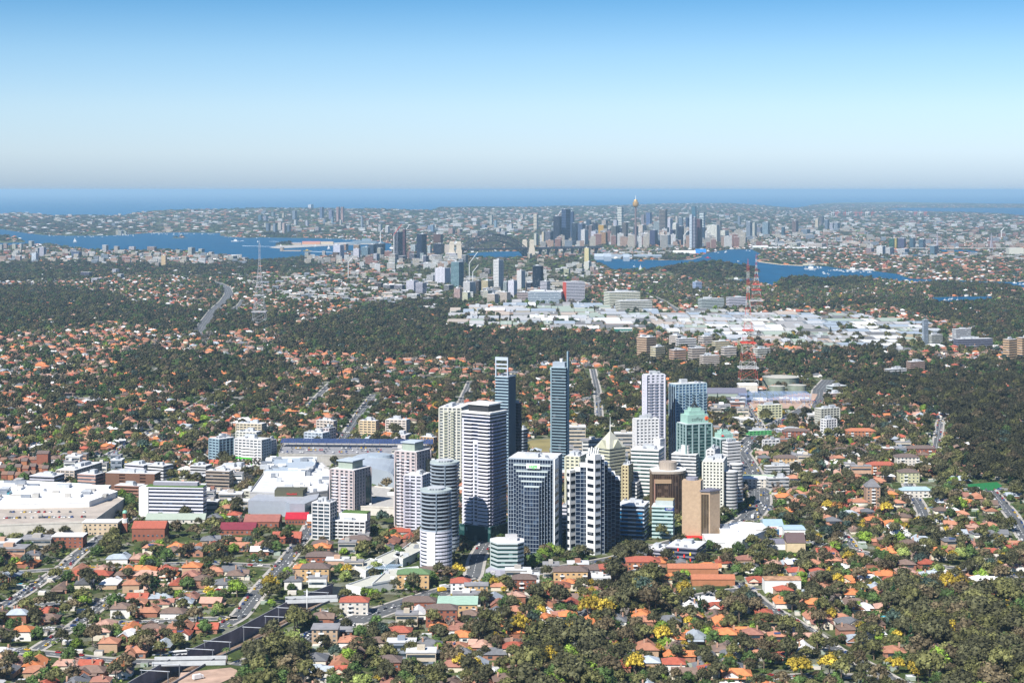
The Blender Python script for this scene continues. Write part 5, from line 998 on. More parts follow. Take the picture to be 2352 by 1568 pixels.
# cable stayed bridge at right
q = W(2215, 581); r = empty('cable_stayed_bridge', q); tag(r, 'distant cable stayed bridge with two slim grey pylons at right', 'cable stayed bridge'); Yq = q.y; hw = 62*Yq/F
for s_, hh in ((-1, 98), (1, 98)):
    g = MB(); g.tube((s_*hw-7, 0, 0), (s_*hw, 0, hh*.75), 3, 2.5); g.tube((s_*hw+7, 0, 0), (s_*hw, 0, hh*.75), 3, 2.5); g.tube((s_*hw, 0, hh*.75), (s_*hw, 0, hh), 2.5, 2); g.build('pylon', wallm('99a'), r); c = MB()
    for k in range(1, 9): c.tube((s_*hw, 0, hh*(.6+.04*k)), (s_*hw-k*15, 0, 26), .35, n=3); c.tube((s_*hw, 0, hh*(.6+.04*k)), (s_*hw+k*15, 0, 26), .35, n=3)
    c.build('stay_cable', wallm('99a'), r)
MB().box(-hw*2, hw*2, -9, 9, 23, 26).build('deck', m_conc, r)
# cranes
def crane(u, vb, vt, lab, m=None):
    q = W(u, vb); h_ = H-(vt-HV)*q.y/F; r_ = empty('tower_crane', q); tag(r_, None, 'tower crane', 'tower cranes'); THINGS.append((r_, lab, u, (vb+vt)/2)); k_ = q.y/6000
    MB().tube((0, 0, 0), (0, 0, h_*.72), 1.3*k_, n=4).build('mast', m_white, r_); MB().tube((-4*k_, 0, h_*.66), (h_*.22, 0, h_), 1.1*k_, n=4).build('jib', m or m_white, r_); MB().box(-7*k_, -2*k_, -2, 2, h_*.68, h_*.74).build('counterweight', m_dark, r_)
for u, vb, vt_, lab in ((1078, 668, 578, 'tall white luffing crane'), (1086, 668, 608, 'blue and white luffing crane'), (905, 596, 515, 'red crane over office towers'), (925, 590, 516, 'grey crane over office towers'), (1622, 565, 520, 'white luffing crane by the harbour'), (1571, 570, 530, 'white crane among city towers'), (874, 560, 525, 'crane at the naval dock'), (1273, 560, 484, 'thin dark crane over city towers'), (800, 640, 590, 'pale crane over low shops'), (2300, 548, 525, 'far pale crane')):
    crane(u, vb, vt_, lab, m_mred if 'red' in lab else None)
PORT = [(2052, 'orange'), (2080, 'white'), (1920+237, 'red')]
for k, u in enumerate((1912, 1921, 1940, 1947, 1966, 1976, 1990, 2003, 2102, 2110, 2125)):
    Yp = 21500.; r = empty('port_crane', ((u-HU)*Yp/F, Yp, TZ((u-HU)*Yp/F, Yp))); tag(r, None, 'port crane', 'container cranes at the distant port'); THINGS.append((r, 'reddish container crane at the far port', u, 477)); g = MB()
    for x in (-9, 9):
        for y in (-8, 8): g.tube((x, y, 0), (x, y, 52), 1.6, n=3)
    g.tube((-10, 0, 50), (-10, -10, 52), 2); g.build('legs', m_mred if k % 3 else m_mwht, r); MB().tube((-16, 0, 46), (34, 0, 46), 2, n=3).build('boom', m_mred if k % 3 else m_mwht, r); MB().tube((9, 0, 50), (12, 0, 78), 1.5, n=3).build('raised_arm', m_mred if k % 3 else m_mwht, r)
# naval ship, wharf halls, white pavilion, island fort
def hull(name, u, v, L, Wd, Hh, lab, m, ang=0, cat='ship', sup=True):
    q = W(u, v, .5); r_ = empty(name, q, ang); tag(r_, lab, cat); g = MB(); n_ = 8
    pts = [(-L/2, -Wd/2*.8), (L*.3, -Wd/2), (L/2, 0), (L*.3, Wd/2), (-L/2, Wd/2*.8)]; lo = [(x*.94, y*.7) for x, y in pts]
    for i in range(5): j = (i+1) % 5; g.face([(*lo[i], 0), (*lo[j], 0), (*pts[j], Hh), (*pts[i], Hh)])
    g.face([(*p, Hh) for p in pts]); g.build('hull', m, r_)
    if sup: MB().box(-L*.2, L*.1, -Wd*.28, Wd*.28, Hh, Hh+Wd*.5).build('superstructure', m, r_); MB().tube((-L*.05, 0, Hh+Wd*.5), (-L*.05, 0, Hh+Wd*1.1), Wd*.03+.2, n=4).build('mast', m, r_)
    return r_
hull('naval_ship', 845, 559.5, 175, 26, 16, 'grey blue naval ship moored at the dock left of the tall office towers', M('navy_grey', (.16, .22, .27), .6)); hull('naval_ship', 812, 561, 90, 14, 7, 'smaller grey naval ship at the end of the dock', MC['navy_grey'])
for ul, ur, vb, vt_, dep, wl, rc, lab, rh in ((694, 735, 562, 556, 30, wallm('c86'), wallm('c77'), 'pink roofed naval storehouse on the dock', 4), (672, 692, 563.5, 558, 25, wallm('a98'), wallm('99a'), 'grey roofed naval storehouse left of the pink roofed one', 3), (735, 765, 561, 556, 30, wallm('cb9'), wallm('ca9'), 'sandy coloured naval storehouse', 3),
    (1366, 1392, 597, 589, 60, wallm('9ab'), wallm('abc'), 'blue grey gabled finger wharf nearest the bridge', 12), (1395, 1452, 594, 588, 40, wallm('9ab'), wallm('89a'), 'long blue grey wharf shed on the waterfront', 6), (1456, 1520, 594, 588, 40, wallm('678'), wallm('89a'), 'long dark wharf shed right of the blue grey one', 6), (1388, 1404, 600, 590, 50, wallm('89a'), wallm('9ab'), 'pointed wharf hall jutting into the water, left one', 14), (1432, 1446, 600, 591, 50, wallm('89a'), wallm('9ab'), 'pointed wharf hall jutting into the water, right one', 14),
    (1547, 1598, 584, 578, 60, m_white, m_wroof, 'long white tented pavilion on the headland park', 5), (1599, 1622, 583, 573, 50, M('site_wrap', (.03, .22, .6), .6), M('site_wrap2', (.03, .25, .6), .6), 'bright blue wrapped building on the waterfront', 2), (1767, 1900, 572, 569, 40, m_wroof, m_wroof, 'very long white roofed wharf behind the peninsula', 3), (1730, 1765, 572, 567, 60, wallm('bcc'), m_wroof, 'white roofed waterfront hall', 5), (1845, 1898, 609.5, 606, 20, wallm('cca'), wallm('ba9'), 'colourful low boatyard sheds on the peninsula', 2),
    (2318, 2352, 587, 571, 60, wallm('ccb'), wallm('ddc'), 'row of pale silos and sheds at the far right', 3), (1938, 1975, 563, 557, 60, wallm('ba9'), wallm('cba'), 'low tan waterfront warehouse', 3), (765, 800, 566, 563, 15, wallm('bba'), wallm('cca'), 'low pale sheds along the naval dock', 1)):
    shed(ul, ur, vb, vt_, dep, wl, rc, lab, 'waterfront_shed', 'waterfront building', rh)
q = W(665, 577); r = empty('island_fort', (q.x, q.y, .5)); tag(r, 'small brown island fort with a round tower in the harbour', 'island fort'); MB().box(-45, 60, -9, 9, 0, 5).build('fort_wall', wallm('a98'), r); MB().prism(ell(-38, 0, 11, 11, 12), 0, 20).build('round_tower', wallm('987'), r)
# reddish beach line & sandstone seawalls
for px, m_ in (([(324, 535.6), (420, 533), (506, 534.3), (506, 533.4), (420, 532), (324, 534.6)], M('sand', (.5, .42, .3), .9)), ([(1742, 602.3), (1795, 609), (1844, 611.2), (1844, 609.6), (1795, 607.4), (1742, 600.6)], MC.get('sand') or m_conc), ([(1920, 613), (2010, 623), (2012, 622), (1922, 611.5)], MC.get('sand') or m_conc), ([(1512, 598.2), (1590, 596.5), (1612, 590.3), (1612, 589), (1588, 595), (1512, 597)], M('sandstone2', (.38, .27, .18), .9))):
    patch('shoreline_strip', px, m_, .9)
# warehouses of the industrial district: rows of low sheds
IND = [(1003, 722), (1080, 712), (1150, 704), (1190, 692), (1300, 700), (1390, 706), (1480, 712), (1560, 722), (1700, 712), (1750, 722), (1850, 720), (1990, 728), (2120, 742), (2180, 755), (2180, 800), (2120, 810), (2010, 808), (1900, 800), (1800, 795), (1700, 790), (1600, 775), (1500, 764), (1390, 762), (1230, 758), (1120, 752), (1010, 750)]
WC = [wallm(x) for x in ('ddd', 'ccc', 'eee', 'dcb', 'bbb', 'eee', 'ba8', 'abc', 'ca9', 'eed')]; RC = [m_wroof, m_roofw, M('silver_roofing', (.36, .38, .4), .6, var=.2), wallm('999'), wallm('9ab'), wallm('ba9'), wallm('666'), wallm('9a9'), wallm('bbb')]
rr = random.Random(31); cnt = 0; occ = []
RDW = {'eee': 0}
wl_names = ['white walled', 'pale grey', 'white', 'cream', 'grey', 'bright white', 'tan brick', 'blue grey', 'pinkish', 'off white']; rf_names = ['white roofed', 'pale roofed', 'silver roofed', 'grey roofed', 'bluish roofed', 'cream roofed', 'dark roofed', 'greenish roofed', 'light roofed']
v = 700.
while v < 812:
    u = 985.+rr.uniform(0, 20)
    while u < 2200:
        Yv = F*H/(v-HV); wpx = rr.choice((22, 30, 40, 55, 70))*(.6+.4*(v-600)/200); a = inpoly(np.array([u, u+wpx]), np.array([v, v]), IND)
        ok = a.all() and rr.random() < .9
        if ok:
            i1, i2 = rr.randrange(10), rr.randrange(9); hpx = rr.uniform(4.0, 7.5); dep = rr.uniform(.75, .95)*(F*H/(v-7.2-HV)-Yv)
            v_ = v; v = v+rr.uniform(-1.0, 1.0); c_ = W(u+wpx/2, v)
            if all(abs(c_.x-o[0]) > o[2]+wpx*Yv/F/2 or abs(c_.y+dep/2-o[1]) > o[3]+dep/2 for o in [(f[0], f[1], f[4], f[5]) for f in FR if abs(f[1]-c_.y) < 250] if True) and roaddist(np.array([c_.x]), np.array([c_.y]))[0] > wpx*Yv/F/2:
                r, w_, h_ = shed(u, u+wpx-2, v, v-hpx, dep, WC[i1], RC[i2], None, 'warehouse', 'warehouse', rr.choice((.5, 1, 3, 5)), 'low warehouses of the industrial district'); cnt += 1; FR.pop(); occ.append((r.location.x, r.location.y+dep/2, 1, 0, w_, dep/2))
                THINGS.append((r, f'{wl_names[i1]} {rf_names[i2]} warehouse', u+wpx/2, v))
                if rr.random() < .6: MB().box(-w_*.8, w_*.8, -.3, .1, h_*.45, h_*.7).build('window_band', m_glass, r)
                if rr.random() < .4: MB().box(-w_*.3, w_*.1, dep*.2, dep*.5, h_+.5, h_+rr.uniform(3, 7)).build('roof_unit', m_plant, r)
            v = v_
        u += wpx+rr.uniform(0, 8)
    v += 6.8+(v-700)*.02
FR += occ
r, w_, h_ = shed(1412, 1452, 768, 755, 40, M('bunn_green', (.02, .12, .09), .6), m_wroof, 'dark green hardware warehouse with BUNNINGS sign', 'warehouse', 'warehouse', 1); sign(r, 'BUNNINGS', 5.5, (w_*.3, -.6, h_*.55), Vector((0, -1)), m_white, .1)
print('buildings', len(FR), cnt)
# ------------------------------------------------------------------ where things may stand
WPOLY = [p for n_, p in LAND_W]
FRa = np.array(FR)
FOREST = [  # polygon, tree chance, house chance
 ([(660, 770), (760, 745), (900, 705), (1000, 690), (1060, 725), (990, 745), (1000, 758), (1180, 765), (1400, 770), (1470, 775), (1460, 800), (1340, 822), (1180, 836), (900, 835), (760, 815), (660, 820)], .9, .25),
 ([(280, 825), (400, 815), (640, 830), (690, 860), (640, 885), (420, 895), (290, 870)], .85, .4), ([(-60, 650), (90, 655), (250, 672), (330, 705), (700, 735), (690, 765), (420, 770), (250, 745), (-60, 770)], .85, .35),
 ([(-60, 605), (160, 600), (420, 615), (560, 605), (760, 600), (760, 622), (520, 640), (300, 640), (-60, 645)], .85, .35),
 ([(1760, 700), (2400, 690), (2400, 800), (2190, 790), (2180, 745), (2000, 715)], .82, .4), ([(1480, 640), (1800, 655), (1960, 660), (2400, 700), (2400, 720), (1760, 700), (1480, 690)], .78, .5),
 ([(1880, 845), (2060, 830), (2400, 830), (2400, 930), (2180, 965), (2000, 930), (1890, 900)], .82, .4), ([(2150, 940), (2400, 930), (2400, 1120), (2200, 1100), (2160, 1060)], .85, .4), ([(1390, 800), (1470, 790), (1760, 830), (1740, 880), (1640, 900), (1560, 870), (1400, 840)], .85, .3),
 ([(1750, 805), (2000, 815), (2060, 840), (1880, 860), (1760, 850)], .9, .25), ([(1040, 1400), (1190, 1370), (1400, 1350), (1600, 1370), (1700, 1400), (1760, 1450), (1830, 1545), (1760, 1640), (760, 1640), (820, 1560), (900, 1480)], .64, .75),
 ([(1760, 1290), (1860, 1260), (2000, 1290), (2400, 1330), (2400, 1640), (2060, 1640), (1960, 1490), (1850, 1420), (1740, 1340)], .66, .75), ([(2060, 1390), (2400, 1380), (2400, 1640), (2120, 1640), (2060, 1540), (1990, 1440)], .92, .2), ([(1200, 1480), (1330, 1470), (1420, 1510), (1420, 1600), (1150, 1620)], .9, .25), ([(1420, 1340), (1560, 1350), (1560, 1420), (1380, 1430)], .85, .4), ([(540, 1640), (560, 1500), (640, 1440), (720, 1425), (720, 1640)], .92, .05), ([(1420, 1255), (1520, 1265), (1540, 1290), (1480, 1300), (1400, 1290)], .95, 0),
 ([(1500, 598), (1560, 595), (1650, 592), (1750, 612), (1750, 640), (1700, 648), (1640, 640), (1520, 625)], 1., .02), ([(1780, 630), (1960, 630), (1960, 662), (1780, 662)], 1., .0), ([(-80, 540), (60, 540), (60, 570), (-80, 570)], 1., 0), ([(395, 535), (435, 535), (435, 552), (395, 552)], 1., 0), ([(628, 540), (685, 540), (685, 568), (628, 568)], 1., 0),
 ([(2100, 650), (2340, 650), (2345, 682), (2270, 680), (2100, 684)], .9, .35), ([(1540, 575), (1600, 575), (1600, 592), (1530, 592)], .4, 0), ([(1225, 560), (1500, 560), (1500, 572), (1225, 572)], .6, .1), ([(-80, 505), (300, 510), (330, 530), (100, 536), (-80, 522)], .85, .35), ([(1150, 520), (1230, 540), (1230, 575), (1080, 575), (1080, 545)], .7, .3)]
NOHOUSE = [IND, [(560, 1035), (930, 1020), (1000, 1040), (1010, 1190), (760, 1260), (560, 1240)], [(-80, 1080), (400, 1070), (480, 1190), (480, 1235), (230, 1300), (-80, 1270)], [(960, 1190), (1130, 1190), (1300, 1190), (1700, 1170), (1720, 1260), (1500, 1290), (1040, 1330), (960, 1325)], [(1270, 1000), (1720, 950), (1720, 1100), (1270, 1150)], [(700, 1280), (1000, 1270), (1060, 1330), (900, 1400), (700, 1400)], [(1600, 1225), (1880, 1165), (1860, 1275), (1620, 1290)], [(900, 596), (1360, 600), (1360, 700), (900, 700)]]
def infz(u, v, poly, X, Y):
    k = Y/1500.0
    return inpoly(u+(vnoise(X/(60*k), Y/(90*k), 21)-.5)*130, v+(vnoise(X/(60*k)+50, Y/(90*k), 22)-.5)*(v-436)*.11, poly)
def allowed(X, Y, rad, roadgap=2.5, foot=True):
    z = terrain(X, Y); u = HU+F*X/Y; v = HV+F*H/Y; ok = np.ones(X.shape, bool)
    for p in WPOLY:
        ok &= ~(inpoly(u, v, p) & (z < 1.0))
    ok &= z >= -.01
    for p in FLATS: ok &= ~inpoly(u, v, p)
    if foot:
        for cx, cy, ax, ay, hl, hw in FR:
            m = (np.abs(Y-cy) < hl+hw+60)
            if m.any():
                dx = X[m]-cx; dy = Y[m]-cy; a = np.abs(dx*ax+dy*ay); b = np.abs(-dx*ay+dy*ax); r_ = rad[m]*.7
                mm = (a < hl+r_) & (b < hw+r_); t = ok[m]; t[mm] = False; ok[m] = t
        for p in FPX: ok &= ~inpoly(u, v, p)
    near = Y < 9000; t = ok[near]; t &= roaddist(X[near], Y[near]) > rad[near]*.55+roadgap; ok[near] = t
    return ok, u, v, z
def scatter(y0, y1, area, jitter=.45, marg=160):
    s = math.sqrt(area); ys = np.arange(y0, y1, s); out = []
    for y in ys:
        xw = (HU+marg)*y/F; xs = np.arange(-xw, xw, s); out.append(np.stack([xs, np.full(xs.shape, y)], 1))
    P = np.concatenate(out); P += RNG.uniform(-jitter*s, jitter*s, P.shape); return P[:, 0], P[:, 1]

# ------------------------------------------------------------------ mid-rise fabric
BZ = [([(0, 578), (560, 590), (560, 612), (0, 606)], 120, 9, 26, 1), ([(560, 640), (900, 625), (1060, 650), (1060, 692), (900, 700), (640, 690)], 260, 5, 14, 1), ([(700, 585), (1060, 590), (1060, 620), (880, 625), (700, 610)], 110, 10, 32, 1),
      ([(1240, 552), (1720, 545), (1720, 574), (1240, 571)], 170, 15, 75, 1.3), ([(1700, 520), (2400, 540), (2400, 575), (1700, 568)], 260, 8, 32, 1.3), ([(1000, 492), (2400, 500), (2400, 535), (1000, 535)], 420, 8, 28, 1.6), ([(0, 505), (1200, 495), (1200, 540), (520, 541), (340, 532)], 300, 8, 26, 1.4),
      ([(1230, 572), (1540, 575), (1530, 590), (1372, 592), (1230, 590)], 90, 7, 16, 1), ([(1190, 598), (1370, 612), (1370, 640), (1190, 640)], 60, 6, 18, .9), ([(1060, 640), (1360, 650), (1360, 668), (1060, 690)], 90, 8, 24, 1), ([(1640, 1010), (1720, 985), (1730, 1040), (1690, 1050)], 6, 9, 18, .7), ([(960, 700), (1230, 700), (1230, 722), (960, 715)], 20, 5, 9, 1.4),
      ([(2000, 575), (2352, 588), (2352, 600), (2000, 592)], 60, 7, 16, 1.2), ([(1020, 1120), (1300, 1060), (1300, 1180), (1150, 1200)], 10, 10, 26, 1), ([(1640, 940), (1760, 930), (1720, 1000), (1640, 1010)], 9, 8, 16, .7), ([(1290, 1055), (1440, 1045), (1440, 1120), (1290, 1130)], 9, 20, 42, .8), ([(380, 1075), (480, 1070), (560, 1090), (560, 1170), (480, 1180)], 16, 7, 13, .7), ([(150, 1058), (300, 1060), (300, 1085), (150, 1088)], 10, 8, 15, .7), ([(905, 1060), (1010, 1050), (1010, 1180), (905, 1190)], 6, 8, 20, .7), ([(1700, 1160), (1860, 1240), (1860, 1262), (1700, 1262)], 5, 5, 8, .7), ([(1000, 1330), (1400, 1310), (1500, 1330), (1060, 1400), (960, 1420)], 16, 8, 11, .65), ([(1740, 960), (2060, 980), (2120, 1090), (1800, 1110)], 18, 7, 12, .65), ([(690, 1240), (850, 1250), (850, 1350), (700, 1350)], 9, 7, 10, .6), ([(820, 1440), (1000, 1420), (1000, 1540), (860, 1560)], 6, 8, 11, .65), ([(480, 1085), (560, 1090), (560, 1170), (480, 1170)], 9, 7, 12, .8), ([(380, 1110), (480, 1100), (480, 1118), (400, 1125)], 3, 7, 10, .8), ([(1700, 1000), (1870, 1000), (1870, 1150), (1760, 1150)], 6, 6, 10, .7), ([(0, 1240), (120, 1235), (120, 1275), (0, 1280)], 4, 7, 10, 1)]
blk = []
for poly, n, h0, h1, sz in BZ:
    pu = np.array([p[0] for p in poly]); pv = np.array([p[1] for p in poly]); c = 0; tries = 0
    while c < n and tries < n*30:
        tries += 1; u = RNG.uniform(pu.min(), pu.max()); v = RNG.uniform(pv.min(), pv.max())
        if not inpoly(np.array([u]), np.array([v]), poly)[0]: continue
        Y = F*H/(v-HV); X = (u-HU)*Y/F; wd = RNG.uniform(16, 34)*sz; dp = RNG.uniform(14, 24)*sz
        blk.append((X, Y, wd, dp, RNG.uniform(h0, h1)**1.0, RNG.integers(0, 9), 0)); c += 1
BX = np.array([b[0] for b in blk]); BY = np.array([b[1] for b in blk]); rad = np.array([b[2]/2 for b in blk]); ok, bu, bv, bz = allowed(BX, BY, rad, 1)
keep = []; 
for i in np.nonzero(ok)[0]:
    b = blk[i]
    if any(abs(b[0]-k[0]) < (b[2]+k[2])/2 and abs(b[1]-k[1]) < (b[3]+k[3])/2 for k in keep if abs(k[1]-b[1]) < 80): continue
    keep.append((*b[:6], bz[i]))
keep.sort(key=lambda b: -(b[2]*b[4])/b[1]**2)
bcol = [(.55, .55, .53), (.42, .37, .29), (.33, .31, .28), (.27, .13, .09), (.47, .42, .34), (.52, .5, .46), (.2, .23, .27), (.4, .26, .18), (.62, .62, .62)]; bnm = ['white', 'beige', 'stone coloured', 'brick', 'cream', 'off white', 'grey', 'tan', 'bright white']
bm = [M('block_'+n_.replace(' ', '_'), c_, .8) for n_, c_ in zip(bnm, bcol)]
def blockmesh(mb, x, y, wd, dp, z, h, m=0, mg=1, mr=2):
    mb.box(x-wd/2, x+wd/2, y-dp/2, y+dp/2, z-3 if z > 1 else z, z+h, m, mr); n = max(1, int(h/4))
    for k in range(n): zz = z+h*(k+.35)/n; mb.box(x-wd/2+.6, x+wd/2-.6, y-dp/2-.25, y-dp/2+.1, zz, zz+1.8, mg); mb.box(x-wd/2-.25, x-wd/2+.1, y-dp/2+.6, y+dp/2-.6, zz, zz+1.8, mg)
rest = MB(); roofs = [m_roofw, m_roofg, m_brr, m_red]
for i, (x, y, wd, dp, h, ci, z) in enumerate(keep):
    if i < 190:
        r = empty('apartment_block', (x, y, z)); tag(r, None, 'apartment block', 'flats and offices scattered over the suburbs'); u, v = PX(x, y, z+h/2); THINGS.append((r, f'{bnm[ci]} apartment block', u, v))
        MB().box(-wd/2, wd/2, -dp/2, dp/2, -3, h).build('wall', bm[ci], r); g = MB(); n = max(1, int(h/4))
        for k in range(n): zz = h*(k+.35)/n; g.box(-wd/2+.6, wd/2-.6, -dp/2-.25, -dp/2+.1, zz, zz+1.7); g.box(-wd/2-.25, -wd/2+.1, -dp/2+.6, dp/2-.6, zz, zz+1.7)
        g.build('window_band', m_glass, r); MB().box(-wd/2-.4, wd/2+.4, -dp/2-.4, dp/2+.4, h, h+.8).build('roof', roofs[i % 2], r)
        MB().box(-wd*.15, wd*.12, -dp*.2, dp*.2, h+.8, h+3.5).build('roof_box', bm[ci], r); FR.append((x, y, 1, 0, wd/2, dp/2))
    else:
        blockmesh(rest, x, y, wd, dp, z, h, 3+int(ci), 1, 0 if i % 3 else 2); FR.append((x, y, 1, 0, wd/2, dp/2))
o = rest.build('apartment_blocks', [m_roofw, m_glass, m_roofg]+bm); tag(o, 'countless small pale flats and offices covering the distant city districts', 'apartment blocks', None, 'stuff')

# ------------------------------------------------------------------ houses
def house_shape(k):
    """list of (part, verts, faces): walls 0, roof 1, glass 2, trim 3"""
    parts = []; w, d, h = [(12, 15, 3.3), (11, 14, 3.2), (14, 13, 3.3), (12, 12, 6.0), (15, 12, 3.4)][k]; e = .7
    def add(name, role, fn): b = MB(); fn(b); parts.append((name, role, b))
    add('wall', 0, lambda b: b.box(-w/2, w/2, -d/2, d/2, 0, h))
    rh = (3.0, 3.2, 2.8, 2.6, 2.6)[k]
    def roof(b):
        x0, x1, y0, y1 = -w/2-e, w/2+e, -d/2-e, d/2+e
        if k in (1,):
            b.face([(x0, y0, h), (0, y0, h+rh), (0, y1, h+rh), (x0, y1, h)][::-1]); b.face([(x1, y0, h), (x1, y1, h), (0, y1, h+rh), (0, y0, h+rh)][::-1]); b.face([(x0, y0, h), (x1, y0, h), (0, y0, h+rh)]); b.face([(x1, y1, h), (x0, y1, h), (0, y1, h+rh)])
        else:
            if d >= w: R0, R1 = (0, y0+w*.42, h+rh), (0, y1-w*.42, h+rh); b.face([(x0, y0, h), (x1, y0, h), R0]); b.face([(x1, y0, h), (x1, y1, h), R1, R0]); b.face([(x1, y1, h), (x0, y1, h), R1]); b.face([(x0, y1, h), (x0, y0, h), R0, R1])
            else: R0, R1 = (x0+d*.42, 0, h+rh), (x1-d*.42, 0, h+rh); b.face([(x0, y0, h), (x1, y0, h), R1, R0]); b.face([(x1, y0, h), (x1, y1, h), R1]); b.face([(x1, y1, h), (x0, y1, h), R0, R1]); b.face([(x0, y1, h), (x0, y0, h), R0])
    add('roof', 1, roof)
    if k in (0, 2, 4):     # projecting front gable
        gx, gw = (-w*.22, w*.26) if k != 2 else (w*.2, w*.26); yf = -d/2-2.4
        add('front_wing', 0, lambda b: (b.box(gx-gw, gx+gw, yf, -d/2+.1, 0, h), b.face([(gx-gw, yf, h), (gx+gw, yf, h), (gx, yf, h+2.3)])))
        def gr(b):
            a = gw+.6; b.face([(gx-a, yf-.5, h), (gx, yf-.5, h+2.6), (gx, -d/2+3, h+2.6), (gx-a, -d/2+1, h)][::-1]); b.face([(gx+a, yf-.5, h), (gx+a, -d/2+1, h), (gx, -d/2+3, h+2.6), (gx, yf-.5, h+2.6)][::-1])
        add('gable_roof', 1, gr)
        add('window', 2, lambda b: b.box(gx-1.2, gx+1.2, yf-.08, yf+.05, .9, 2.3))
    add('window', 2, lambda b: b.box(w*.18, w*.38, -d/2-.08, -d/2+.05, .9, 2.3)); add('window', 2, lambda b: b.box(-w/2-.08, -w/2+.05, -1.5, 1.2, .9, 2.3)); add('window', 2, lambda b: b.box(w/2-.05, w/2+.08, 1, 3.2, .9, 2.3))
    if k == 3: add('window', 2, lambda b: b.box(-w*.35, w*.35, -d/2-.08, -d/2+.05, 3.9, 5.2))
    add('door', 3, lambda b: b.box(.1*w-.5, .1*w+.5, -d/2-.08, -d/2+.05, 0, 2.1)); add('chimney', 3, lambda b: b.box(w*.26, w*.26+1, d*.1, d*.1+1, h, h+rh+1.2))
    if k in (1, 4): add('verandah', 1, lambda b: b.face([(-w/2-e, -d/2-3.4, h-.9), (w*.3, -d/2-3.4, h-.9), (w*.3, -d/2+.1, h-.1), (-w/2-e, -d/2+.1, h-.1)]))
    return parts
SH = [house_shape(k) for k in range(5)]
m_trim = M('brick_trim', (.36, .22, .15), .85)
RCOL = {'o': (.46, .165, .065), 'r': (.3, .08, .05), 't': (.34, .16, .1), 'b': (.15, .105, .085), 'g': (.12, .125, .135), 'w': (.62, .62, .62), 'p': (.36, .22, .17), 'l': (.3, .34, .38), 'd': (.25, .12, .09)}
RNAME = {'o': 'bright orange roofed', 'r': 'red roofed', 't': 'terracotta roofed', 'b': 'brown roofed', 'g': 'dark grey roofed', 'w': 'white roofed', 'p': 'faded pink roofed', 'l': 'pale blue grey roofed', 'd': 'rust brown roofed'}
WCOL = [((.55, .5, .4), 'cream'), ((.26, .11, .07), 'red brick'), ((.62, .6, .56), 'white'), ((.38, .26, .17), 'tan brick'), ((.3, .15, .1), 'dark brick')]
SHN = ['house with side gable', 'cottage with gable front', 'wide bungalow', 'two storey house', 'bungalow with verandah']
def pick_roof(n, u, v, y):
    keys = 'ortbgwpld'; left = np.array([.19, .1, .17, .17, .1, .07, .08, .04, .08]); right = np.array([.13, .13, .16, .15, .13, .1, .1, .05, .05]); mid = np.array([.08, .1, .2, .18, .1, .14, .12, .04, .06]); far = np.array([.05, .09, .18, .1, .12, .22, .14, .09, .01])
    r = RNG.random(n); out = np.zeros(n, int); sel = np.where(y > 9000, 3, np.where(y > 4000, 2, np.where(u > 1600, 1, 0)))
    for k, p in enumerate((left, right, mid, far)): c = np.cumsum(p/p.sum()); m = sel == k; out[m] = np.searchsorted(c, r[m]).clip(0, 8)
    return out, keys
HX = []
for y0, y1, dx, dy, sc in ((1120, 2000, 18.2, 24.5, 1.08), (2000, 3000, 17.5, 25, 1.05), (3000, 6500, 19, 27, 1.05), (6500, 12300, 33, 42, 1.5), (12300, 36000, 85, 100, 3.0)):
    rows = np.arange(y0, y1, dy)
    for ri, y in enumerate(rows):
        xw = (HU+170)*y/F; xs = np.arange(-xw, xw, dx)+(ri % 2)*dx*.3; n = len(xs); warp = 10*np.sin(xs/210+y/500); front = (ri % 2)*2-1
        X = xs+RNG.uniform(-1.6, 1.6, n)*sc+8*np.sin(y/300.); Yy = y+warp+RNG.uniform(-2, 2, n)*sc+front*-4.0
        HX.append(np.stack([X, Yy, np.full(n, sc), np.full(n, 0. if front < 0 else math.pi)+RNG.normal(0, .05, n)+np.where(RNG.random(n) < .25, math.pi/2, 0)], 1))
HX = np.concatenate(HX); X, Y = HX[:, 0], HX[:, 1]; rad = 9.0*HX[:, 2]; ok, u, v, z = allowed(X, Y, rad, 4)
p = np.where(Y < 1900, .86, np.where(Y < 3000, .76, np.where(Y < 6500, .66, np.where(Y < 12300, .5, .34)))); p = np.where((u > 1650) & (Y < 3300), .6, p)
p = p*np.where(vnoise(X/160, Y/160, 5) < .22, .35, 1)
for poly, tp, hp in FOREST: m = infz(u, v, poly, X, Y); p[m] = hp*np.where(p[m] > 0, 1, 0)
for poly in NOHOUSE: p[inpoly(u, v, poly)] = 0
ok &= RNG.random(len(X)) < p; HX = HX[ok]; u, v, z = u[ok], v[ok], z[ok]; n = len(HX)
rc, keys = pick_roof(n, u, v, HX[:, 1]); wc = RNG.integers(0, 5, n); shp = RNG.integers(0, 5, n); X, Y = HX[:, 0], HX[:, 1]; rot = HX[:, 3]; hs = HX[:, 2]*RNG.uniform(.9, 1.12, n)
inframe = (u > 3) & (u < 2349) & (v < 1562) & (v > 440)
order = np.argsort(np.where(inframe, Y, 1e9)); ind = order[:300]; isind = np.zeros(n, bool); isind[ind] = True
HCACHE = {}
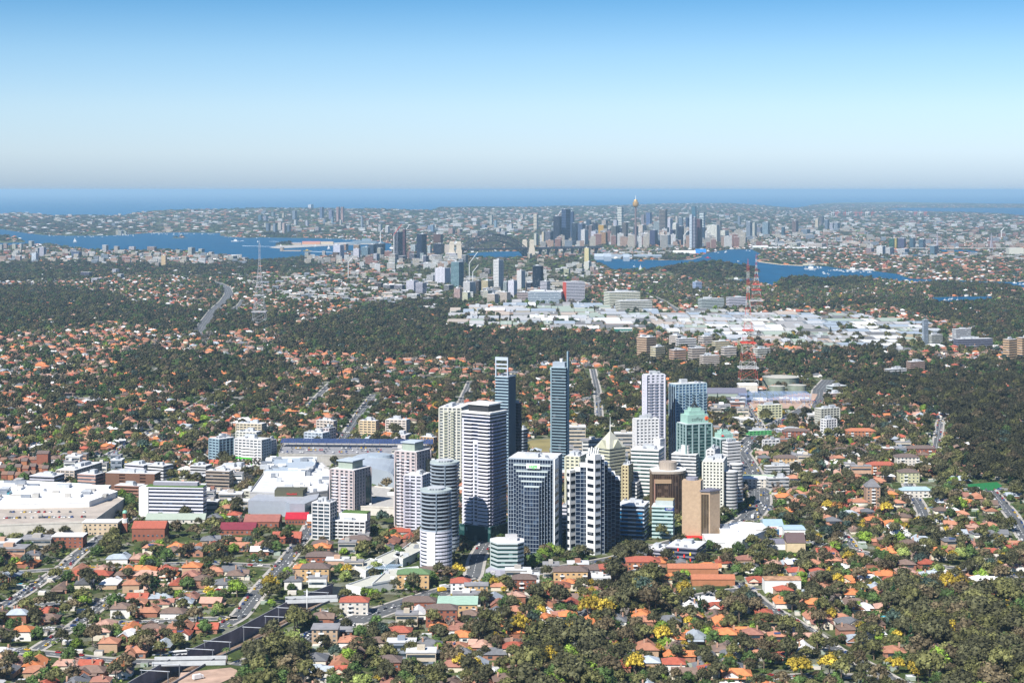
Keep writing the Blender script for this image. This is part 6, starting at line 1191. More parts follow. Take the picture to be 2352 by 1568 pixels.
for i in ind:
    k = int(shp[i]); rk = keys[rc[i]]
    if k not in HCACHE:
        HCACHE[k] = []
        for (pn, role, b) in SH[k]:
            o = b.build(pn, (m_wall, m_roof, m_glass, m_trim)[role], None); HCACHE[k].append((pn, role, o.data)); bpy.data.objects.remove(o)
    r = empty('house', (X[i], Y[i], 0), rot[i]); r.scale = (hs[i],)*3; tag(r, None, 'house', 'suburban houses with pitched roofs'); THINGS.append((r, f'{RNAME[rk]} {WCOL[wc[i]][1]} {SHN[k]}', u[i], v[i]))
    f = RNG.uniform(.85, 1.15)
    for pn, role, me in HCACHE[k]:
        if pn == 'chimney' and i % 3 == 0: continue
        o = bpy.data.objects.new(pn, me); link(o, r)
        if role == 0: o.color = (*WCOL[wc[i]][0], 1)
        elif role == 1: o.color = (*(c*f for c in RCOL[rk]), 1)
    if i % 6 == 0:
        b = MB(); hh = (3.3, 3.2, 3.3, 6., 3.4)[k]; b.face([(-2.4, -4.6, hh+1.55), (2.2, -4.6, hh+1.55), (2.2, -3.0, hh+2.45), (-2.4, -3.0, hh+2.45)]); o = b.build('solar_panel', MC['solar_blue'], r)
def batch(idx, templ_fn, name):
    pass
RC_ARR = np.array([RCOL[k] for k in keys]); WC_ARR = np.array([c for c, _ in WCOL]); role_fixed = {2: (.04, .05, .07), 3: (.33, .2, .14)}
Vs, Fq4, Fq3, C4, C3 = [], [], [], [], []; base = 0
def addbatch(idx, parts, simple=False):
    global base
    V = []; f4 = []; f3 = []; r4 = []; r3 = []
    for pn, role, b in parts:
        o = len(V); V += b.v
        for f in b.f:
            (f4 if len(f) == 4 else f3).append([q+o for q in f]); (r4 if len(f) == 4 else r3).append(role)
    V = np.array(V, float); n_ = len(idx)
    if n_ == 0: return
    c, s = np.cos(rot[idx]), np.sin(rot[idx]); sc = hs[idx]; P = np.zeros((n_, len(V), 3))
    P[..., 0] = X[idx, None]+sc[:, None]*(V[None, :, 0]*c[:, None]-V[None, :, 1]*s[:, None]); P[..., 1] = Y[idx, None]+sc[:, None]*(V[None, :, 0]*s[:, None]+V[None, :, 1]*c[:, None])
    zs = np.where(sc > 2, sc*.45, np.where(sc > 1.3, sc*.75, sc)); P[..., 2] = z[idx, None]+zs[:, None]*V[None, :, 2]
    Vs.append(P.reshape(-1, 3)); off = base+np.arange(n_)*len(V); base += n_*len(V); jit = RNG.uniform(.82, 1.18, n_)
    for fl, rl, FQ, CC in ((f4, r4, Fq4, C4), (f3, r3, Fq3, C3)):
        if not fl: continue
        fa = np.array(fl); FQ.append((fa[None]+off[:, None, None]).reshape(-1, fa.shape[1])); col = np.zeros((n_, len(fl), 4)); col[..., 3] = 1
        for j, role in enumerate(rl):
            col[:, j, :3] = RC_ARR[rc[idx]]*jit[:, None] if role == 1 else (WC_ARR[wc[idx]] if role == 0 else np.array(role_fixed[role]))
        CC.append(col.reshape(-1, 4))
rest_i = np.nonzero(~isind)[0]
for k in range(5):
    m = rest_i[shp[rest_i] == k]; near = m[Y[m] < 4200]; far = m[Y[m] >= 4200]
    addbatch(near, [q for q in SH[k] if not (q[0] == 'window' and k == 1)]); addbatch(far, [q for q in SH[k] if q[0] in ('wall', 'roof')])
me = npmesh('houses', np.concatenate(Vs), [np.concatenate(Fq4), np.concatenate(Fq3)], m_att, np.concatenate([np.concatenate(C4), np.concatenate(C3)]))
o = link(bpy.data.objects.new('houses', me)); tag(o, 'thousands of small tiled houses stretching back to the coast', 'houses', None, 'stuff')
print('houses', n); HXY = (X.copy(), Y.copy(), hs.copy())

# ------------------------------------------------------------------ trees
import bmesh
bmi = bmesh.new(); bmesh.ops.create_icosphere(bmi, subdivisions=1, radius=1.0); ICV = np.array([v_.co[:] for v_ in bmi.verts]); ICF = np.array([[v_.index for v_ in f.verts] for f in bmi.faces]); bmi.free()
def crown_mesh(name, seed, clumps, leaves, leaf=.8, mat=None):
    """clumps: list of (x,y,z,r). A rough lump and a shell of leaf sprays round every clump"""
    g = np.random.default_rng(seed); V = []; F3 = []; F4 = []; c3_ = []; c4_ = []; b = 0
    for cx, cy, cz, r in clumps:
        tone = g.uniform(.6, 1.4); vv = ICV*(r*.82)*g.uniform(.72, 1.2, (len(ICV), 1))+[cx, cy, cz]; V.append(vv); F3.append(ICF+b); b += len(vv); c3_.append(np.full(len(ICF), tone)*g.uniform(.75, 1.2, len(ICF)))
        d = g.normal(size=(leaves, 3)); d[:, 2] = np.abs(d[:, 2])*.9-.25; d /= np.linalg.norm(d, axis=1)[:, None]; pos = d*(r*g.uniform(.8, 1.22, (leaves, 1)))+[cx, cy, cz]
        nn = d+g.normal(size=d.shape)*.55; nn /= np.linalg.norm(nn, axis=1)[:, None]; a = np.cross(nn, [.3, .2, 1]); a /= np.linalg.norm(a, axis=1)[:, None]+1e-9; c = np.cross(nn, a); s = leaf*g.uniform(.5, 1.2, (leaves, 1))
        q = np.stack([pos-a*s, pos-c*s*.6, pos+a*s, pos+c*s*.7], 1); V.append(q.reshape(-1, 3)); F4.append(np.arange(leaves*4).reshape(-1, 4)+b); b += leaves*4; c4_.append(tone*g.uniform(.6, 1.5, leaves))
    me = npmesh(name, np.concatenate(V), [np.concatenate(F3), np.concatenate(F4)], mat or m_leaf)
    a = me.attributes.new('cl', 'FLOAT', 'FACE'); a.data.foreach_set('value', np.concatenate(c3_+c4_).astype(np.float32)); return me
def clumpset(seed, n, R, zc, hz, r0, r1, flat=0):
    g = np.random.default_rng(seed); out = []
    for i in range(n):
        a = i*2.4+g.uniform(-.4, .4); f = math.sqrt((i+.5)/n); rr_ = R*f*g.uniform(.8, 1.1); out.append((rr_*math.cos(a), rr_*math.sin(a), zc+hz*(1-f*f)*g.uniform(.5, 1.1)-hz*f*g.uniform(0, .5), g.uniform(r0, r1)))
    return out
PROTO = []
for s in range(4): PROTO.append(crown_mesh('gum_crown', 10+s, clumpset(s, 15+s, 4.6+.3*s, 8.2, 3.6, 1.3, 2.3), 30, .62))
for s in range(2): PROTO.append(crown_mesh('broad_crown', 20+s, clumpset(30+s, 16, 4.2, 4.6, 3.4, 1.7, 2.4), 34, .55))
PROTO.append(crown_mesh('conifer_crown', 40, [(math.cos(i*2.2)*(1-i/15)*1.7, math.sin(i*2.2)*(1-i/15)*1.7, 2+i*.95, 2.2*(1-i/16)) for i in range(15)], 26, .5))
PROTO.append(crown_mesh('bare_crown', 50, [(math.cos(i*2.2)*(2+i*.1), math.sin(i*2.2)*2.2, 4+i*.3, .9) for i in range(12)], 26, .35))
for s in range(3): PROTO.append(crown_mesh('clump_crown', 60+s, clumpset(60+s, 6, 4.3, 4.2, 3.2, 2.0, 3.0), 12, 1.1))
# palms
pb = MB()
for k in range(14):
    a = k*2*math.pi/14; dr = Vector((math.cos(a), math.sin(a), 0)); sd_ = Vector((-dr.y, dr.x, 0)); up = .8 if k % 2 else .2
    p0 = Vector((0, 0, 8)); p1 = p0+dr*1.8+Vector((0, 0, up)); p2 = p0+dr*3.4+Vector((0, 0, up-1.3)); pb.face([p0-sd_*.15, p1-sd_*.6, p1+sd_*.6, p0+sd_*.15]); pb.face([p1-sd_*.6, p2-sd_*.1, p2+sd_*.1, p1+sd_*.6])
o = pb.build('palm_crown', m_leaf); pa = o.data.attributes.new('cl', 'FLOAT', 'FACE'); pa.data.foreach_set('value', [1.0]*len(o.data.polygons)); PROTO.append(o.data); bpy.data.objects.remove(o)
def trunk_mesh(name, h, r, limbs, seed):
    g = random.Random(seed); b = MB(); b.tube((0, 0, -.3), (.1, 0, h*.55), r, r*.7, 6); b.tube((.1, 0, h*.55), (.3, .2, h), r*.7, r*.25, 5)
    for i in range(limbs): a = i*2.1+g.random(); b.tube((.1, 0, h*(.35+.1*i)), (math.cos(a)*2.4, math.sin(a)*2.4, h*(.75+.07*i)), r*.4, r*.12, 4)
    o = b.build(name, m_bark); me = o.data; bpy.data.objects.remove(o); return me
TRK = [trunk_mesh('gum_trunk', 9.5, .38, 4, 1), trunk_mesh('broad_trunk', 6.5, .4, 4, 2), trunk_mesh('pine_trunk', 12, .3, 0, 3), trunk_mesh('palm_trunk', 8, .28, 0, 4)]
TC = {'gum': (.058, .058, .028), 'olive': (.095, .096, .035), 'brown': (.1, .08, .045), 'green': (.055, .092, .026), 'bright': (.12, .185, .025), 'yellow': (.3, .225, .03), 'pine': (.016, .042, .018), 'grey': (.17, .15, .13), 'lime': (.17, .21, .06), 'bluish': (.045, .07, .055), 'rust': (.22, .1, .03)}
TN = {'gum': 'dark green gum tree', 'olive': 'olive green gum tree', 'brown': 'brownish gum tree', 'green': 'mid green leafy tree', 'bright': 'bright yellow green leafy tree', 'yellow': 'golden yellow wattle tree', 'pine': 'dark pointed conifer', 'grey': 'bare grey branched tree', 'lime': 'pale lime green tree', 'bluish': 'blue green gum tree', 'rust': 'rust coloured tree'}
TK = list(TC)
PR = dict(gum=(0, 1, 2, 3), olive=(0, 1, 2, 3), brown=(0, 1, 2, 3), green=(4, 5), bright=(4, 5), yellow=(2, 3, 4), pine=(6,), grey=(7,), lime=(4, 5), bluish=(1, 2), rust=(4,))
MIX_L = dict(gum=.26, olive=.18, brown=.1, green=.26, bright=.05, yellow=.008, pine=.05, grey=.05, lime=.03, bluish=.02, rust=0); MIX_R = dict(gum=.3, olive=.22, brown=.12, green=.18, bright=.05, yellow=.035, pine=.03, grey=.03, lime=.015, bluish=.02, rust=0)
PTS = []
for y0, y1, area, sc, lod in ((1110, 1700, 80, 1.1, 0), (1700, 3000, 92, 1.05, 0), (3000, 6500, 160, 1.25, 1), (6500, 12300, 430, 1.9, 2), (12300, 37000, 5200, 5.0, 3)):
    x, y = scatter(y0, y1, area); rad = np.full(x.shape, (2.4 if lod == 0 else 3.5)*sc); ok, u, v, z = allowed(x, y, rad, 2.6 if lod == 0 else .5)
    p = np.where(y < 1800, .3, np.where(y < 3000, .5, np.where(y < 6500, .38, .36))); p = np.where((u > 1650) & (y < 3300), .54, p); p = p*np.clip(.55+1.0*vnoise(x/70, y/70, 11), .3, 1.35)
    p = np.where(y > 12300, .9*np.clip(.3+1.4*vnoise(x/900, y/1100, 6), .2, 1.1), p)
    infor = np.zeros(x.shape, bool)
    for poly, tp, hp in FOREST: m = infz(u, v, poly, x, y); p[m] = tp; infor |= m & (tp > .8)
    for poly in (NOHOUSE[1], NOHOUSE[2]): p[inpoly(u, v, poly)] = .22
    m = inpoly(u, v, IND); p[m] = .3; p[inpoly(u, v, NOHOUSE[3]) | inpoly(u, v, NOHOUSE[4])] = .55
    # keep crowns off house roofs
    if lod < 2:
        cell = 9.0; occ_ = set(zip(np.floor(HXY[0]/cell).astype(int).tolist(), np.floor(HXY[1]/cell).astype(int).tolist())); inside = np.array([(a, b) in occ_ for a, b in zip(np.floor(x/cell).astype(int).tolist(), np.floor(y/cell).astype(int).tolist())]); p = np.where(inside, p*np.where(y < 1900, .1, .25), p)
    ok &= RNG.random(len(x)) < p
    for xx, yy, zz, uu, vv, fo in zip(x[ok], y[ok], z[ok], u[ok], v[ok], infor[ok]):
        mix = MIX_R if (uu > 1500 or vv > 1430 or fo) else MIX_L; k = TK[np.searchsorted(np.cumsum(list(mix.values()))/sum(mix.values()), RNG.random()).clip(0, 10)]
        if fo and k in ('bright', 'lime', 'grey', 'yellow') and (vv < 1300 or RNG.random() < .5): k = 'gum'
        if yy > 2600 and k in ('bright', 'lime', 'yellow') and RNG.random() < .7: k = 'olive'
        s = sc*(.5+.85*RNG.random()**1.3)*((1.25 if vv > 1150 else 1.12) if fo else (.85 if vv > 1180 else 1.0))*(.75 if k in ('yellow', 'pine') else 1)
        pr = PR[k][RNG.integers(0, len(PR[k]))] if lod < 1 or k == 'pine' else 8+RNG.integers(0, 3)
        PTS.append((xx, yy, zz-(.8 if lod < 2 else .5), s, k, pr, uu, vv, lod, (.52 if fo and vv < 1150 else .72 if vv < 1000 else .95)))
HAND = [(u_, v_, 'yellow', RNG.uniform(.5, .85)) for u_, v_ in zip(RNG.uniform(1050, 2330, 46), RNG.uniform(1350, 1560, 46))]+[(u_, v_, 'bright', RNG.uniform(.6, 1.1)) for u_, v_ in zip(RNG.uniform(20, 2330, 60), RNG.uniform(1180, 1560, 60))]+[(u_, v_, 'yellow', RNG.uniform(.5, .8)) for u_, v_ in zip(RNG.uniform(1850, 2330, 14), RNG.uniform(1120, 1350, 14))]+[(545, 1370, 'bright', 1.5), (338, 1305, 'bright', 1.5), (192, 1392, 'bright', 1.3), (648, 1212, 'bright', 1.3), (1250, 1285, 'bright', 1.3), (780, 1300, 'bright', 1.5), (1262, 1278, 'bright', 1.2), (1052, 1330, 'yellow', 1.1), (1045, 1340, 'yellow', 1.0), (620, 1365, 'yellow', 1.1), (135, 1465, 'rust', 1.2), (1185, 1470, 'yellow', 1.2), (1195, 1460, 'yellow', 1.1), (1460, 1555, 'yellow', 1.1), (1520, 1482, 'yellow', 1.2), (1585, 1368, 'yellow', 1.3), (1570, 1380, 'yellow', 1.2), (1350, 1425, 'yellow', 1.3), (1362, 1415, 'yellow', 1.1), (1275, 1530, 'yellow', 1.3), (1262, 1540, 'yellow', 1.1),
        (1922, 1180, 'rust', 1.4), (2035, 1185, 'yellow', 1.2), (2205, 1370, 'yellow', 1.2), (2175, 1365, 'yellow', 1.2), (2158, 1490, 'yellow', 1.2), (1840, 1560, 'yellow', 1.3), (1905, 1558, 'yellow', 1.2), (350, 1375, 'pine', 1.3), (363, 1372, 'pine', 1.2), (462, 990, 'bright', 1.5), (475, 988, 'bright', 1.3), (455, 1075, 'bright', 1.4), (330, 1170, 'green', 1.2), (470, 970, 'bright', 1.3), (1690, 1022, 'bright', 1.2), (1810, 1010, 'bright', 1.3), (1838, 1018, 'bright', 1.2), (1340, 1015, 'gum', 1.4), (890, 975, 'pine', 1.3), (560, 960, 'pine', 1.2), (2310, 1540, 'gum', 1.8), (2250, 1530, 'gum', 1.9), (1230, 1400, 'gum', 1.7), (1285, 1410, 'gum', 1.7)]
for u, v, k, s in HAND:
    q = W(u, v)
    if not allowed(np.array([q.x]), np.array([q.y]), np.array([1.5]), .3)[0][0]: continue
    PTS.append((q.x, q.y, -.8, s, k, PR[k][0], u, v, 0))
x, y = scatter(1115, 2300, 74); ok, u, v, z = allowed(x, y, np.full(x.shape, 1.2), .4); ok &= RNG.random(len(x)) < .55   # shrubs and hedges
for xx, yy, uu, vv in zip(x[ok], y[ok], u[ok], v[ok]): k = ('green', 'olive', 'green', 'gum', 'lime', 'grey')[RNG.integers(0, 6)]; PTS.append((xx, yy, -.3, RNG.uniform(.2, .42), k, 8+RNG.integers(0, 3), uu, vv, 1))
for k in range(46):    # street rows: the avenue left of the hall and the highway verge
    if k < 26: f = k/25; u, v = 235+f*80+RNG.uniform(-5, 5), 1268-f*100+RNG.uniform(-4, 4); kk = 'olive' if k % 3 else 'lime'
    else: f = (k-26)/19; u, v = 1640+f*88, 1212-f*60+RNG.uniform(-2, 2); kk = 'green'
    q = W(u, v); PTS.append((q.x, q.y, -.8, RNG.uniform(.7, 1.0), kk, PR[kk][0], u, v, 0))
PALMS = [(1128, 1092, 1), (1160, 1095, 1), (1700, 1150, 1), (1690, 1155, 1), (1318, 1300, 1.2), (1480, 1240, 1), (375, 1395, 1), (432, 1360, 1), (1322, 1424, 1.2), (520, 1525, 1.1), (1745, 1215, 1), (845, 1165, 1), (860, 1160, .9), (870, 1170, 1), (852, 1175, 1), (920, 1015, 1), (1110, 1400, 1), (2080, 1200, 1)]
for u, v, s in PALMS: q = W(u, v); PTS.append((q.x, q.y, 0, s, 'palm', 11, u, v, 0))
TC['palm'] = (.06, .09, .03); TN['palm'] = 'green palm tree'
n = len(PTS); vis = np.array([(6 < p[6] < 2346) and (p[7] < 1590) for p in PTS]); score = np.array([p[3]/p[1] if p[8] == 0 else 0 for p in PTS])*vis; orde = np.argsort(-score)
pick = {}; chosen = set()
for i in orde:
    k = PTS[i][4]; cls = 'gum' if k in ('gum', 'olive', 'brown', 'bluish') else ('leafy' if k in ('green', 'bright', 'lime', 'rust', 'grey') else k); lim = {'gum': 300, 'leafy': 150, 'yellow': 60, 'pine': 40, 'palm': 30}[cls]
    if score[i] <= 0: break
    if pick.get(cls, 0) < lim and PTS[i][1] < (1480 if cls in ('gum',) else 2600): pick[cls] = pick.get(cls, 0)+1; chosen.add(int(i))
NM = {'gum': 'gum_tree', 'olive': 'gum_tree', 'brown': 'gum_tree', 'bluish': 'gum_tree', 'green': 'leafy_tree', 'bright': 'leafy_tree', 'lime': 'leafy_tree', 'rust': 'leafy_tree', 'grey': 'bare_tree', 'yellow': 'wattle_tree', 'pine': 'conifer_tree', 'palm': 'palm_tree'}
first = {}
for i in sorted(chosen):
    x, y, z, s, k, pr, u, v, lod = PTS[i][:9]; r = empty(NM[k], (x, y, max(z, -.4)), RNG.uniform(0, 6.28)); r.scale = (s, s, s*RNG.uniform(.9, 1.2)); tag(r, None, 'tree', NM[k].replace('_', ' ')+'s among the houses'); THINGS.append((r, ('tall ' if s > 1.15 else 'small ' if s < .7 else '')+TN[k], u, v-14))
    c = bpy.data.objects.new('crown', PROTO[pr]); link(c, r); f = RNG.uniform(.65, 1.35); c['tcol'] = [a*f for a in TC[k]]; first.setdefault(pr, c)
    t_ = bpy.data.objects.new('trunk', TRK[3 if pr == 11 else 2 if pr == 6 else 0 if pr < 4 else 1]); link(t_, r)
for pr in range(8, 11):      # low clumps first appear as real trees too
    if pr not in first:
        i = next(j for j in range(n) if PTS[j][5] == pr and vis[j]); x, y, z, s, k, _, u, v, lod = PTS[i][:9]; chosen.add(i); r = empty(NM[k], (x, y, z)); r.scale = (s,)*3; tag(r, None, 'tree', 'trees in the middle distance'); THINGS.append((r, TN[k], u, v)); c = bpy.data.objects.new('crown', PROTO[pr]); link(c, r); c['tcol'] = list(TC[k]); first[pr] = c; link(bpy.data.objects.new('trunk', TRK[0]), r)
restp = [PTS[i] for i in range(n) if i not in chosen and PTS[i][5] in first]
def forest(name, pts, label):
    me = bpy.data.meshes.new(name); me.vertices.add(len(pts)); me.vertices.foreach_set('co', np.array([(p[0], p[1], p[2]) for p in pts], np.float32).ravel())
    g = np.random.default_rng(5); sc = np.array([p[3] for p in pts]); lod = np.array([p[8] for p in pts])
    s3 = np.stack([sc, sc, sc*np.where(lod == 3, .24, np.where(lod == 2, .6, 1.0))], 1).astype(np.float32)
    a = me.attributes.new('sc', 'FLOAT_VECTOR', 'POINT'); a.data.foreach_set('vector', s3.ravel()); a = me.attributes.new('rz', 'FLOAT', 'POINT'); a.data.foreach_set('value', g.uniform(0, 6.28, len(pts)).astype(np.float32))
    a = me.attributes.new('pid', 'INT', 'POINT'); a.data.foreach_set('value', np.array([p[5] for p in pts], np.int32))
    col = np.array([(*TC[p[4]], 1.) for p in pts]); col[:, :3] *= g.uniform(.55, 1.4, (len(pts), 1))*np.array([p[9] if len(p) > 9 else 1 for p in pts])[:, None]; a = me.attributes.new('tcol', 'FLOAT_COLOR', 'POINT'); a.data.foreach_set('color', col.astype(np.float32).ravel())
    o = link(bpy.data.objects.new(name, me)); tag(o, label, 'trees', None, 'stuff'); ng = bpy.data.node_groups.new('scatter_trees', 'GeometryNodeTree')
    ng.interface.new_socket('Geometry', in_out='INPUT', socket_type='NodeSocketGeometry'); ng.interface.new_socket('Geometry', in_out='OUTPUT', socket_type='NodeSocketGeometry')
    gi = ng.nodes.new('NodeGroupInput'); go = ng.nodes.new('NodeGroupOutput'); jn = ng.nodes.new('GeometryNodeJoinGeometry')
    def attr(nm, ty): q = ng.nodes.new('GeometryNodeInputNamedAttribute'); q.data_type = ty; q.inputs[0].default_value = nm; return q.outputs[0]
    sca, rza, pid = attr('sc', 'FLOAT_VECTOR'), attr('rz', 'FLOAT'), attr('pid', 'INT'); cb = ng.nodes.new('ShaderNodeCombineXYZ'); ng.links.new(rza, cb.inputs[2])
    for pr, src in first.items():
        oi = ng.nodes.new('GeometryNodeObjectInfo'); oi.inputs['Object'].default_value = src; oi.transform_space = 'ORIGINAL'; oi.inputs['As Instance'].default_value = True
        cp = ng.nodes.new('FunctionNodeCompare'); cp.data_type = 'INT'; cp.operation = 'EQUAL'; ng.links.new(pid, cp.inputs[2]); cp.inputs[3].default_value = pr
        ip = ng.nodes.new('GeometryNodeInstanceOnPoints'); ng.links.new(gi.outputs[0], ip.inputs['Points']); ng.links.new(cp.outputs[0], ip.inputs['Selection']); ng.links.new(oi.outputs['Geometry'], ip.inputs['Instance']); ng.links.new(cb.outputs[0], ip.inputs['Rotation']); ng.links.new(sca, ip.inputs['Scale']); ng.links.new(ip.outputs[0], jn.inputs[0])
    ng.links.new(jn.outputs[0], go.inputs[0]); md = o.modifiers.new('scatter', 'NODES'); md.node_group = ng
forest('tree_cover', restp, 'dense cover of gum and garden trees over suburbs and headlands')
print('trees', n, pick)

# ------------------------------------------------------------------ vehicles
cb_ = MB(); cb_.prism([(-2.2, -.85), (2.2, -.85), (2.2, .85), (-2.2, .85)], .35, .95, bottom=True); o = cb_.build('car_body', m_body); CARB = o.data; bpy.data.objects.remove(o)
g = MB(); lo = [(-1.5, -.78), (1.1, -.78), (1.1, .78), (-1.5, .78)]; hi = [(-1.1, -.62), (.5, -.62), (.5, .62), (-1.1, .62)]
for i in range(4): j = (i+1) % 4; g.face([(*lo[i], .95), (*lo[j], .95), (*hi[j], 1.45), (*hi[i], 1.45)])
o = g.build('car_cabin', GLASS['k']); CARC = o.data; bpy.data.objects.remove(o); o = MB().box(-1.1, .5, -.62, .62, 1.45, 1.5).build('car_roof', m_body); CARR = o.data; bpy.data.objects.remove(o)
o = MB().tube((0, -.95, .33), (0, -.7, .33), .33, n=8).build('wheel', m_dark); WHL = o.data; bpy.data.objects.remove(o)
CC = [((.7, .7, .7), 'white'), ((.03, .03, .035), 'black'), ((.3, .31, .32), 'silver'), ((.12, .13, .14), 'grey'), ((.35, .02, .02), 'red'), ((.03, .07, .22), 'blue'), ((.7, .7, .68), 'white'), ((.55, .35, .02), 'yellow')]
cars = []; rc_ = random.Random(12)
for ri, (P, hw) in enumerate(ROADS):
    if P[0][1] > 5200 and P[-1][1] > 5200: continue
    for i in range(len(P)-1):
        a = Vector(P[i]); b = Vector(P[i+1]); L = (b-a).length; t_ = (b-a)/max(L, .1); n_ = Vector((t_.y, -t_.x)); s = rc_.uniform(2, 9)
        big = hw > 9
        while s < L:
            lanes = (-hw*.75, -hw*.42, -.15*hw, .15*hw, hw*.42, hw*.75) if big else (-hw+1.1, hw-1.1)
            for ln in lanes:
                if rc_.random() < (.22 if big else .42): p_ = a+t_*(s+rc_.uniform(-2, 2))+n_*ln; cars.append((p_.x, p_.y, .3, math.atan2(t_.y, t_.x)))
            s += 8.5 if big else 7.0
def rowcars(px0, px1, n, z, ang=1.57, pr=.85):
    a, b = W(*px0, z), W(*px1, z)
    for k in range(n):
        if rc_.random() < pr: p_ = a+(b-a)*(k/n); cars.append((p_.x, p_.y, z, ang+rc_.choice((0, 3.14))))
rowcars((5, 1176), (200, 1176), 30, 11.02, .7*0+1.57, .5); rowcars((5, 1190), (200, 1187), 34, 11.02, 1.57, .55); rowcars((10, 1165), (180, 1165), 24, 11.02, 1.57, .0)
for vv in (1033, 1037.5, 1042): rowcars((650, vv-4), (890, vv-4), 48, 13.05, 1.57, .3)
for vv in (1164, 1171): rowcars((1765, vv), (1845, vv), 26, .3, 1.57, .9)
for vv in (1226, 1236, 1244): rowcars((1740, vv), (1800, vv+6), 20, .3, 1.2, .9)
cars.sort(key=lambda c: c[1]); lim = 0; restc = []; seen = 0
for (x, y, z, an) in cars:
    u, v = PX(x, y, z); infr = 5 < u < 2347 and v < 1563; ci = rc_.randrange(8)
    if infr and seen < 300:
        seen += 1; r = empty('car', (x, y, z), an); tag(r, None, 'car', 'cars on the streets and car parks'); THINGS.append((r, CC[ci][1]+' car', u, v))
        for nm_, me_ in (('body', CARB), ('windows', CARC), ('roof_panel', CARR)):
            o = bpy.data.objects.new(nm_, me_); link(o, r); o.color = (*CC[ci][0], 1)
        if seen < 60:
            for wx in (-1.4, 1.4):
                for f in (0, 1): o = bpy.data.objects.new('wheel', WHL); link(o, r); o.location = (wx, 0, 0); o.rotation_euler = (0, 0, math.pi*f)
    else: restc.append((x, y, z, an, ci))
cm = MB(); cmats = [M('paint_'+n_+str(i), c_, .3, spec=.5) for i, (c_, n_) in enumerate(CC)]
for x, y, z, an, ci in restc[:1500]:
    t_ = Vector((math.cos(an), math.sin(an))); cm.obox((x, y), t_, 4.4, 1.75, z+.3, z+1.0, ci); cm.obox((x-t_.x*.3, y-t_.y*.3), t_, 2.2, 1.4, z+1.0, z+1.5, 8, ci)
o = cm.build('cars', cmats+[GLASS['k']]); tag(o, 'many more tiny cars on the distant roads and parking decks', 'cars', None, 'stuff')
q = W(408, 1505); r = empty('bus', (q.x, q.y, .3), .35); tag(r, 'white bus beside the lower road bridge over the cutting', 'bus'); MB().box(-6, 6, -1.25, 1.25, .4, 3.1).build('body', m_white, r); MB().box(-5.6, 5.9, -1.3, 1.3, 1.5, 2.5).build('windows', GLASS['k'], r)
[MB().tube((x_, -1.32, .45), (x_, 1.32, .45), .45, n=8).build('wheel', m_dark, r) for x_ in (-4, 4)]
for u, v, an, lab, cc in ((1020, 1352, .6, 'white and red truck on the highway', (.7, .7, .7)), (1015, 1358, .6, 'yellow van on the highway behind the truck', (.6, .4, .02)), (1729, 1190, 1.3, 'white box truck on the highway curve', (.7, .7, .7)), (455, 1560, .7, 'white utility truck near the bottom edge by the cutting', (.7, .7, .7))):
    q = W(u, v); r = empty('truck', (q.x, q.y, .3), an); tag(r, lab, 'truck'); o = MB().box(-3.6, 1.8, -1.2, 1.2, .7, 3.4).build('cargo_box', m_body, r); o.color = (*cc, 1); o = MB().box(1.9, 3.6, -1.1, 1.1, .5, 2.4).build('cab', m_body, r); o.color = (*cc, 1); MB().box(3.2, 3.7, -1, 1, 1.5, 2.2).build('windscreen', GLASS['k'], r); [MB().tube((x_, -1.2, .45), (x_, 1.2, .45), .45, n=8).build('wheel', m_dark, r) for x_ in (-2.4, 2.6)]

# sheds, carports and pools in the back yards
x, y = scatter(1120, 2600, 520); ok, u, v, z = allowed(x, y, np.full(x.shape, 3.), 2.0); occ_ = set(zip(np.floor(HXY[0]/9).astype(int).tolist(), np.floor(HXY[1]/9).astype(int).tolist())); sm = MB(); pm = 0
for poly in NOHOUSE: ok &= ~inpoly(u, v, poly)
for xx, yy, uu, vv in zip(x[ok], y[ok], u[ok], v[ok]):
    if (int(xx//9), int(yy//9)) in occ_ or RNG.random() < .35: continue
    if RNG.random() < .07 and pm < 40 and 10 < uu < 2340 and vv < 1560:
        pm += 1; r = empty('swimming_pool', (xx, yy, .02)); tag(r, None, 'pool', 'back yard swimming pools'); THINGS.append((r, 'small turquoise back yard pool', uu, vv)); MB().box(-4.6, 4.6, -2.6, 2.6, 0, .12).build('paved_edge', m_path, r); MB().box(-3.8, 3.8, -1.9, 1.9, .121, .16).build('water', MC['turquoise'], r)
    else: a, b = RNG.uniform(2, 4), RNG.uniform(1.6, 3); sm.box(xx-a, xx+a, yy-b, yy+b, 0, RNG.uniform(2.2, 2.9), RNG.integers(0, 2), int(RNG.integers(0, 4)))
o = sm.build('garden_sheds', [m_cream, wallm('9a9'), m_roofw, wallm('777')]); tag(o, 'small sheds and carports scattered through the back yards', 'sheds', None, 'stuff')
# ------------------------------------------------------------------ boats
g = MB(); pts = [(-5, -1.7), (2, -2), (6, 0), (2, 2), (-5, 1.7)]; lo = [(x_*.9, y_*.6) for x_, y_ in pts]
for i in range(5): j = (i+1) % 5; g.face([(*lo[i], 0), (*lo[j], 0), (*pts[j], 1.8), (*pts[i], 1.8)])
g.face([(*p_, 1.8) for p_ in pts]); o = g.build('hull', m_white); HUL = o.data; bpy.data.objects.remove(o); o = MB().box(-2.5, 1.5, -1.2, 1.2, 1.8, 3.4).build('cabin', m_white); CAB = o.data; bpy.data.objects.remove(o)
o = MB().tube((.5, 0, 1.8), (.5, 0, 14), .22, .1, 4).build('mast', m_white); MST = o.data; bpy.data.objects.remove(o); o = MB().prism([(.3, -.06), (.3, .06), (-4.2, .06), (-4.2, -.06)], 2.6, 2.8).face([(.3, 0, 2.8), (-4.2, 0, 2.8), (.2, 0, 13.5)]).face([(.6, .1, 2.8), (4.5, .1, 2.2), (.6, .1, 11)]).build('sail', m_white); SAIL = o.data; bpy.data.objects.remove(o)
